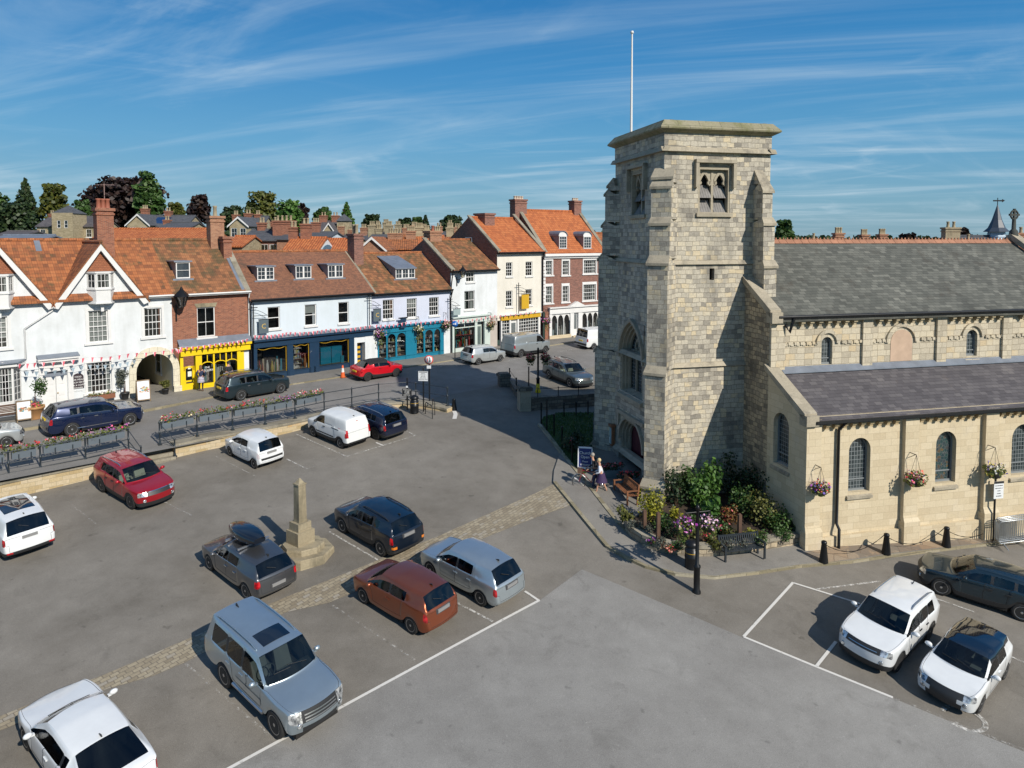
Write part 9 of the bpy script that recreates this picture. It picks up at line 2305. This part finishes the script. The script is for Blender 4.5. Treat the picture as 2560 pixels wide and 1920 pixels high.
for k,(a,b,yr,ye,Y,rf) in enumerate(row):
	ch = [(lerp(a,b,(i + .5) / 3) + rg.uniform(-6,6),yr - rg.uniform(12,22),rg.uniform(.9,1.3),rg.choice((2,3,4))) for i in range(3)]
	house(a,b,yr,ye,Y,(CREAMB,BRICKO,BRICK)[k % 3],rf,('slate terrace with cream chimneys right of the turret','slate roofed terrace crowded with chimney pots','orange roofed house close behind the bookshop chimney','distant purple slate terrace on the skyline','weathered pantile house under the round topped trees','bright orange roof left of the pale house gable','distant slate terrace before the dark conifer','pantile house half hidden by the brown gable')[k],ch,0,rot=rg.uniform(-12,12),cmat=CREAMB if k % 2 else BRICKO)
for k,(px,yt,cw,n,Y) in enumerate(((2034,597,.8,1,75),(2096,583,.9,3,72),(2160,587,.8,3,75),(2205,586,.8,3,75),(2377,569,1.5,2,70),(2420,600,.7,1,72),(2552,583,1.0,1,68))):
	house(px - 70,px + 70,616,640,Y,CREAMB,PANT,('house behind the nave with a small brick chimney near the tower','house behind the nave with a tall pale stack of three pots','house behind the nave with the left of two twin chimneys','house behind the nave with the right of two twin chimneys','house behind the nave with a big square stone chimney','house behind the nave showing one low pot','house behind the nave beside the cross finial')[k],((px,yt,cw,n),),cmat=STONE if k in (4,) else BRICKO)
t = thing('town_hall',at(2506,640,78),'town hall roof carrying a blue slate spirelet with a weathervane','town hall'); o = at(2506,600,78); F = Frame((o.x,o.y),(1,0,0)); zb,zl,zt,zv = at(2506,640,78).z,at(2506,577,78).z,at(2506,512,78).z,at(2506,500,78).z
m = MB(); m.box(F,-6,6,-3,5,2,zb); m.build('wall',CREAMB,t); roof_slabs(F,-6,6,-3.3,zb,1,zb + 2.2,5.3,zb,SLATE_B,t)
m = MB(); m.lathe(Vector((o.x,o.y + 1,0)),[(.85,zb + 1),(.85,zl)],8,sq=.4,sm=False)
for i in range(5): z = zl - .3 - i * .28; m.lathe(Vector((o.x,o.y + 1,0)),[(.93,z - .06),(.86,z + .06)],8,sq=.4,sm=False)
m.build('louvred_lantern',plain('lantern_blue',(.42,.52,.62),.5),t); m = MB(); m.lathe(Vector((o.x,o.y + 1,0)),[(1.3,zl - .1),(.85,zl + .35),(.5,zl + 1.2),(.05,zt)],8,sq=.4,sm=False); m.build('spire',plain('spire_slate',(.045,.06,.085),.5),t)
m = MB(); m.tube([(o.x,o.y + 1,zt - .2),(o.x,o.y + 1,zv + .3)],.04,5); m.box(F,-.5,.5,.97,1.03,zv - .1,zv + .05); m.prism([F(.5,.97,zv - .2),F(.5,.97,zv + .15),F(.8,.97,zv)],F.Y * .06); m.build('weathervane',BLACK,t)
LEAF['copper'] = leafmat('leaves_copper',[(.1,(.008,.005,.006)),(.6,(.032,.016,.014)),(.95,(.065,.035,.02))]); LEAF['forest'] = leafmat('leaves_forest',[(.1,(.012,.028,.012)),(.6,(.035,.065,.022)),(.95,(.075,.11,.035))]); LEAF['autumn'] = leafmat('leaves_autumn',[(.1,(.03,.045,.01)),(.6,(.10,.12,.02)),(.95,(.19,.17,.03))])
def tree(px,yt,hw_,yb,Y,kind,label,shape='round',n=2200,leaf=.62,sq=1.0):
	rg = random.Random(int(px * 3 + yt)); top = at(px,yt,Y); bot = at(px,yb,Y); r = hw_ / FPX * Y; H = top.z - bot.z; b = Vector((top.x,top.y,2.6)); t = thing('conifer_tree' if shape == 'cone' else 'broadleaf_tree',b,label,'tree')
	m = MB(); m.tube([b,Vector((b.x,b.y,bot.z + H * .3)),Vector((b.x + .3,b.y,bot.z + H * .8))],[.4,.28,.1],7)
	for k in range(6): a = k * 1.05; m.tube([Vector((b.x,b.y,bot.z + H * (.15 + .08 * k))),Vector((b.x + math.cos(a) * r * .6,b.y + math.sin(a) * r * .5,bot.z + H * (.4 + .08 * k)))],[.14,.04],5)
	m.build('trunk',WOODD,t); m = MB()
	if shape == 'cone':
		for _ in range(n):
			u = rg.random() ** .6; a = rg.uniform(0,6.28); q = r * (u + .04) * rg.uniform(.55,1.08) * (1 + .16 * math.sin(u * 40 + a * 3)); m.card((b.x + math.cos(a) * q,b.y + math.sin(a) * q,top.z - H * u),leaf,rg,0,.8,nrm=(math.cos(a) * .4,math.sin(a) * .4,.2))
	else:
		nb = 30 if shape == 'round' else 46
		for k in range(nb):
			u = rg.uniform(.08,.96); a = rg.uniform(0,6.28); prof = math.sin(math.pi * min(1,.16 + .78 * u)) ** .5 if shape == 'round' else (1 - max(0,(u - .35) / .72) ** 2.2) ** .6
			q = r * prof * rg.uniform(.1,.84); s = r * rg.uniform(.16,.30); c = Vector((b.x + math.cos(a) * q,b.y + math.sin(a) * q * .8,bot.z + H * u)); c.z = min(c.z,top.z - s * .75); bush(m,c,s,s,s * .8,n // nb,leaf,rg)
		bush(m,Vector((b.x,b.y,bot.z + H * .45)),r * .82,r * .6,H * .42,n // 2,leaf * 1.3,rg)
	m.build('crown',LEAF[kind],t)
for a in ((62,446,36,565,150,'forest','tall dark evergreen tree at the left behind the villa','cone',1300,.8),(132,458,40,560,150,'autumn','yellow green tree just right of the dark evergreen'),(302,442,118,570,150,'copper','huge dark copper beech behind the tall inn chimney','wide',4200,.85),(368,428,42,560,142,'mid','tall green tree rising out of the copper beech','wide',1500,.8),(30,505,60,600,135,'forest','bushy green trees at the left edge below the evergreen','wide',1500),(-20,480,50,590,140,'mid','green tree cut by the left edge','wide'),(205,500,30,575,140,'mid','small green tree behind the villa roof'),(441,503,24,560,150,'autumn','small golden tree right of the copper beech'),(494,484,36,560,140,'copper','loose dark pine like tree before the far wood','wide',900),(585,514,42,575,160,'forest','dark green tree behind the small cream gable','wide'),(655,478,50,570,150,'autumn','large sunlit tree on the skyline above the chapel','wide',2000),(722,500,42,580,145,'bright','bright green tree right of the large sunlit tree','wide',1600),(742,508,34,575,158,'copper','dark purple tree behind the bright green tree'),(806,517,28,570,150,'mid','neat round green tree left of the pointed conifer'),(866,506,21,570,140,'bright','pointed bright green conifer on the skyline','cone',900),(928,532,24,580,160,'forest','rounded tree above the crowded chimneys'),(1012,545,22,585,170,'forest','left of two small round trees before the dark conifer'),(1042,543,18,585,170,'mid','right of two small round trees before the dark conifer'),(1064,536,14,585,165,'dark','thin dark conifer on the far skyline','cone',700),(1128,538,34,590,160,'forest','broad dark tree left of the brown brick gable','wide'),(1172,548,20,590,165,'mid','lower tree touching the brown brick gable'),(1514,580,16,630,110,'bright','small tree between the brick house and the tower'),(1962,549,30,640,95,'mid','round green tree right of the church tower','round',1300,.5),(2275,579,32,640,120,'copper','dark purple tree crown above the nave ridge','wide',900),(2320,592,20,640,120,'forest','small green crown between the two dark trees'),(2412,571,24,640,120,'copper','dark purple tree behind the big stone chimney'),(2472,589,20,640,115,'mid','small green tree left of the spirelet')): tree(*a)
m = MB(); rg = random.Random(2)
for i in range(2600):
	px = rg.uniform(-150,1560); Y = rg.uniform(230,300); yt = 588 - 34 * (.5 + .5 * math.sin(px * .013 + 1.2 * math.sin(px * .031))) * max(.25,1 - px / 1500); z = at(px,rg.uniform(yt,612),Y); m.card(z,2.2,rg)
for i in range(900):
	px = rg.uniform(1900,2700); Y = rg.uniform(230,300); z = at(px,rg.uniform(592,615),Y); m.card(z,2.0,rg)
tag(m.build('woods',LEAF['forest']),'distant wooded hills along the skyline','woods',kind='stuff')
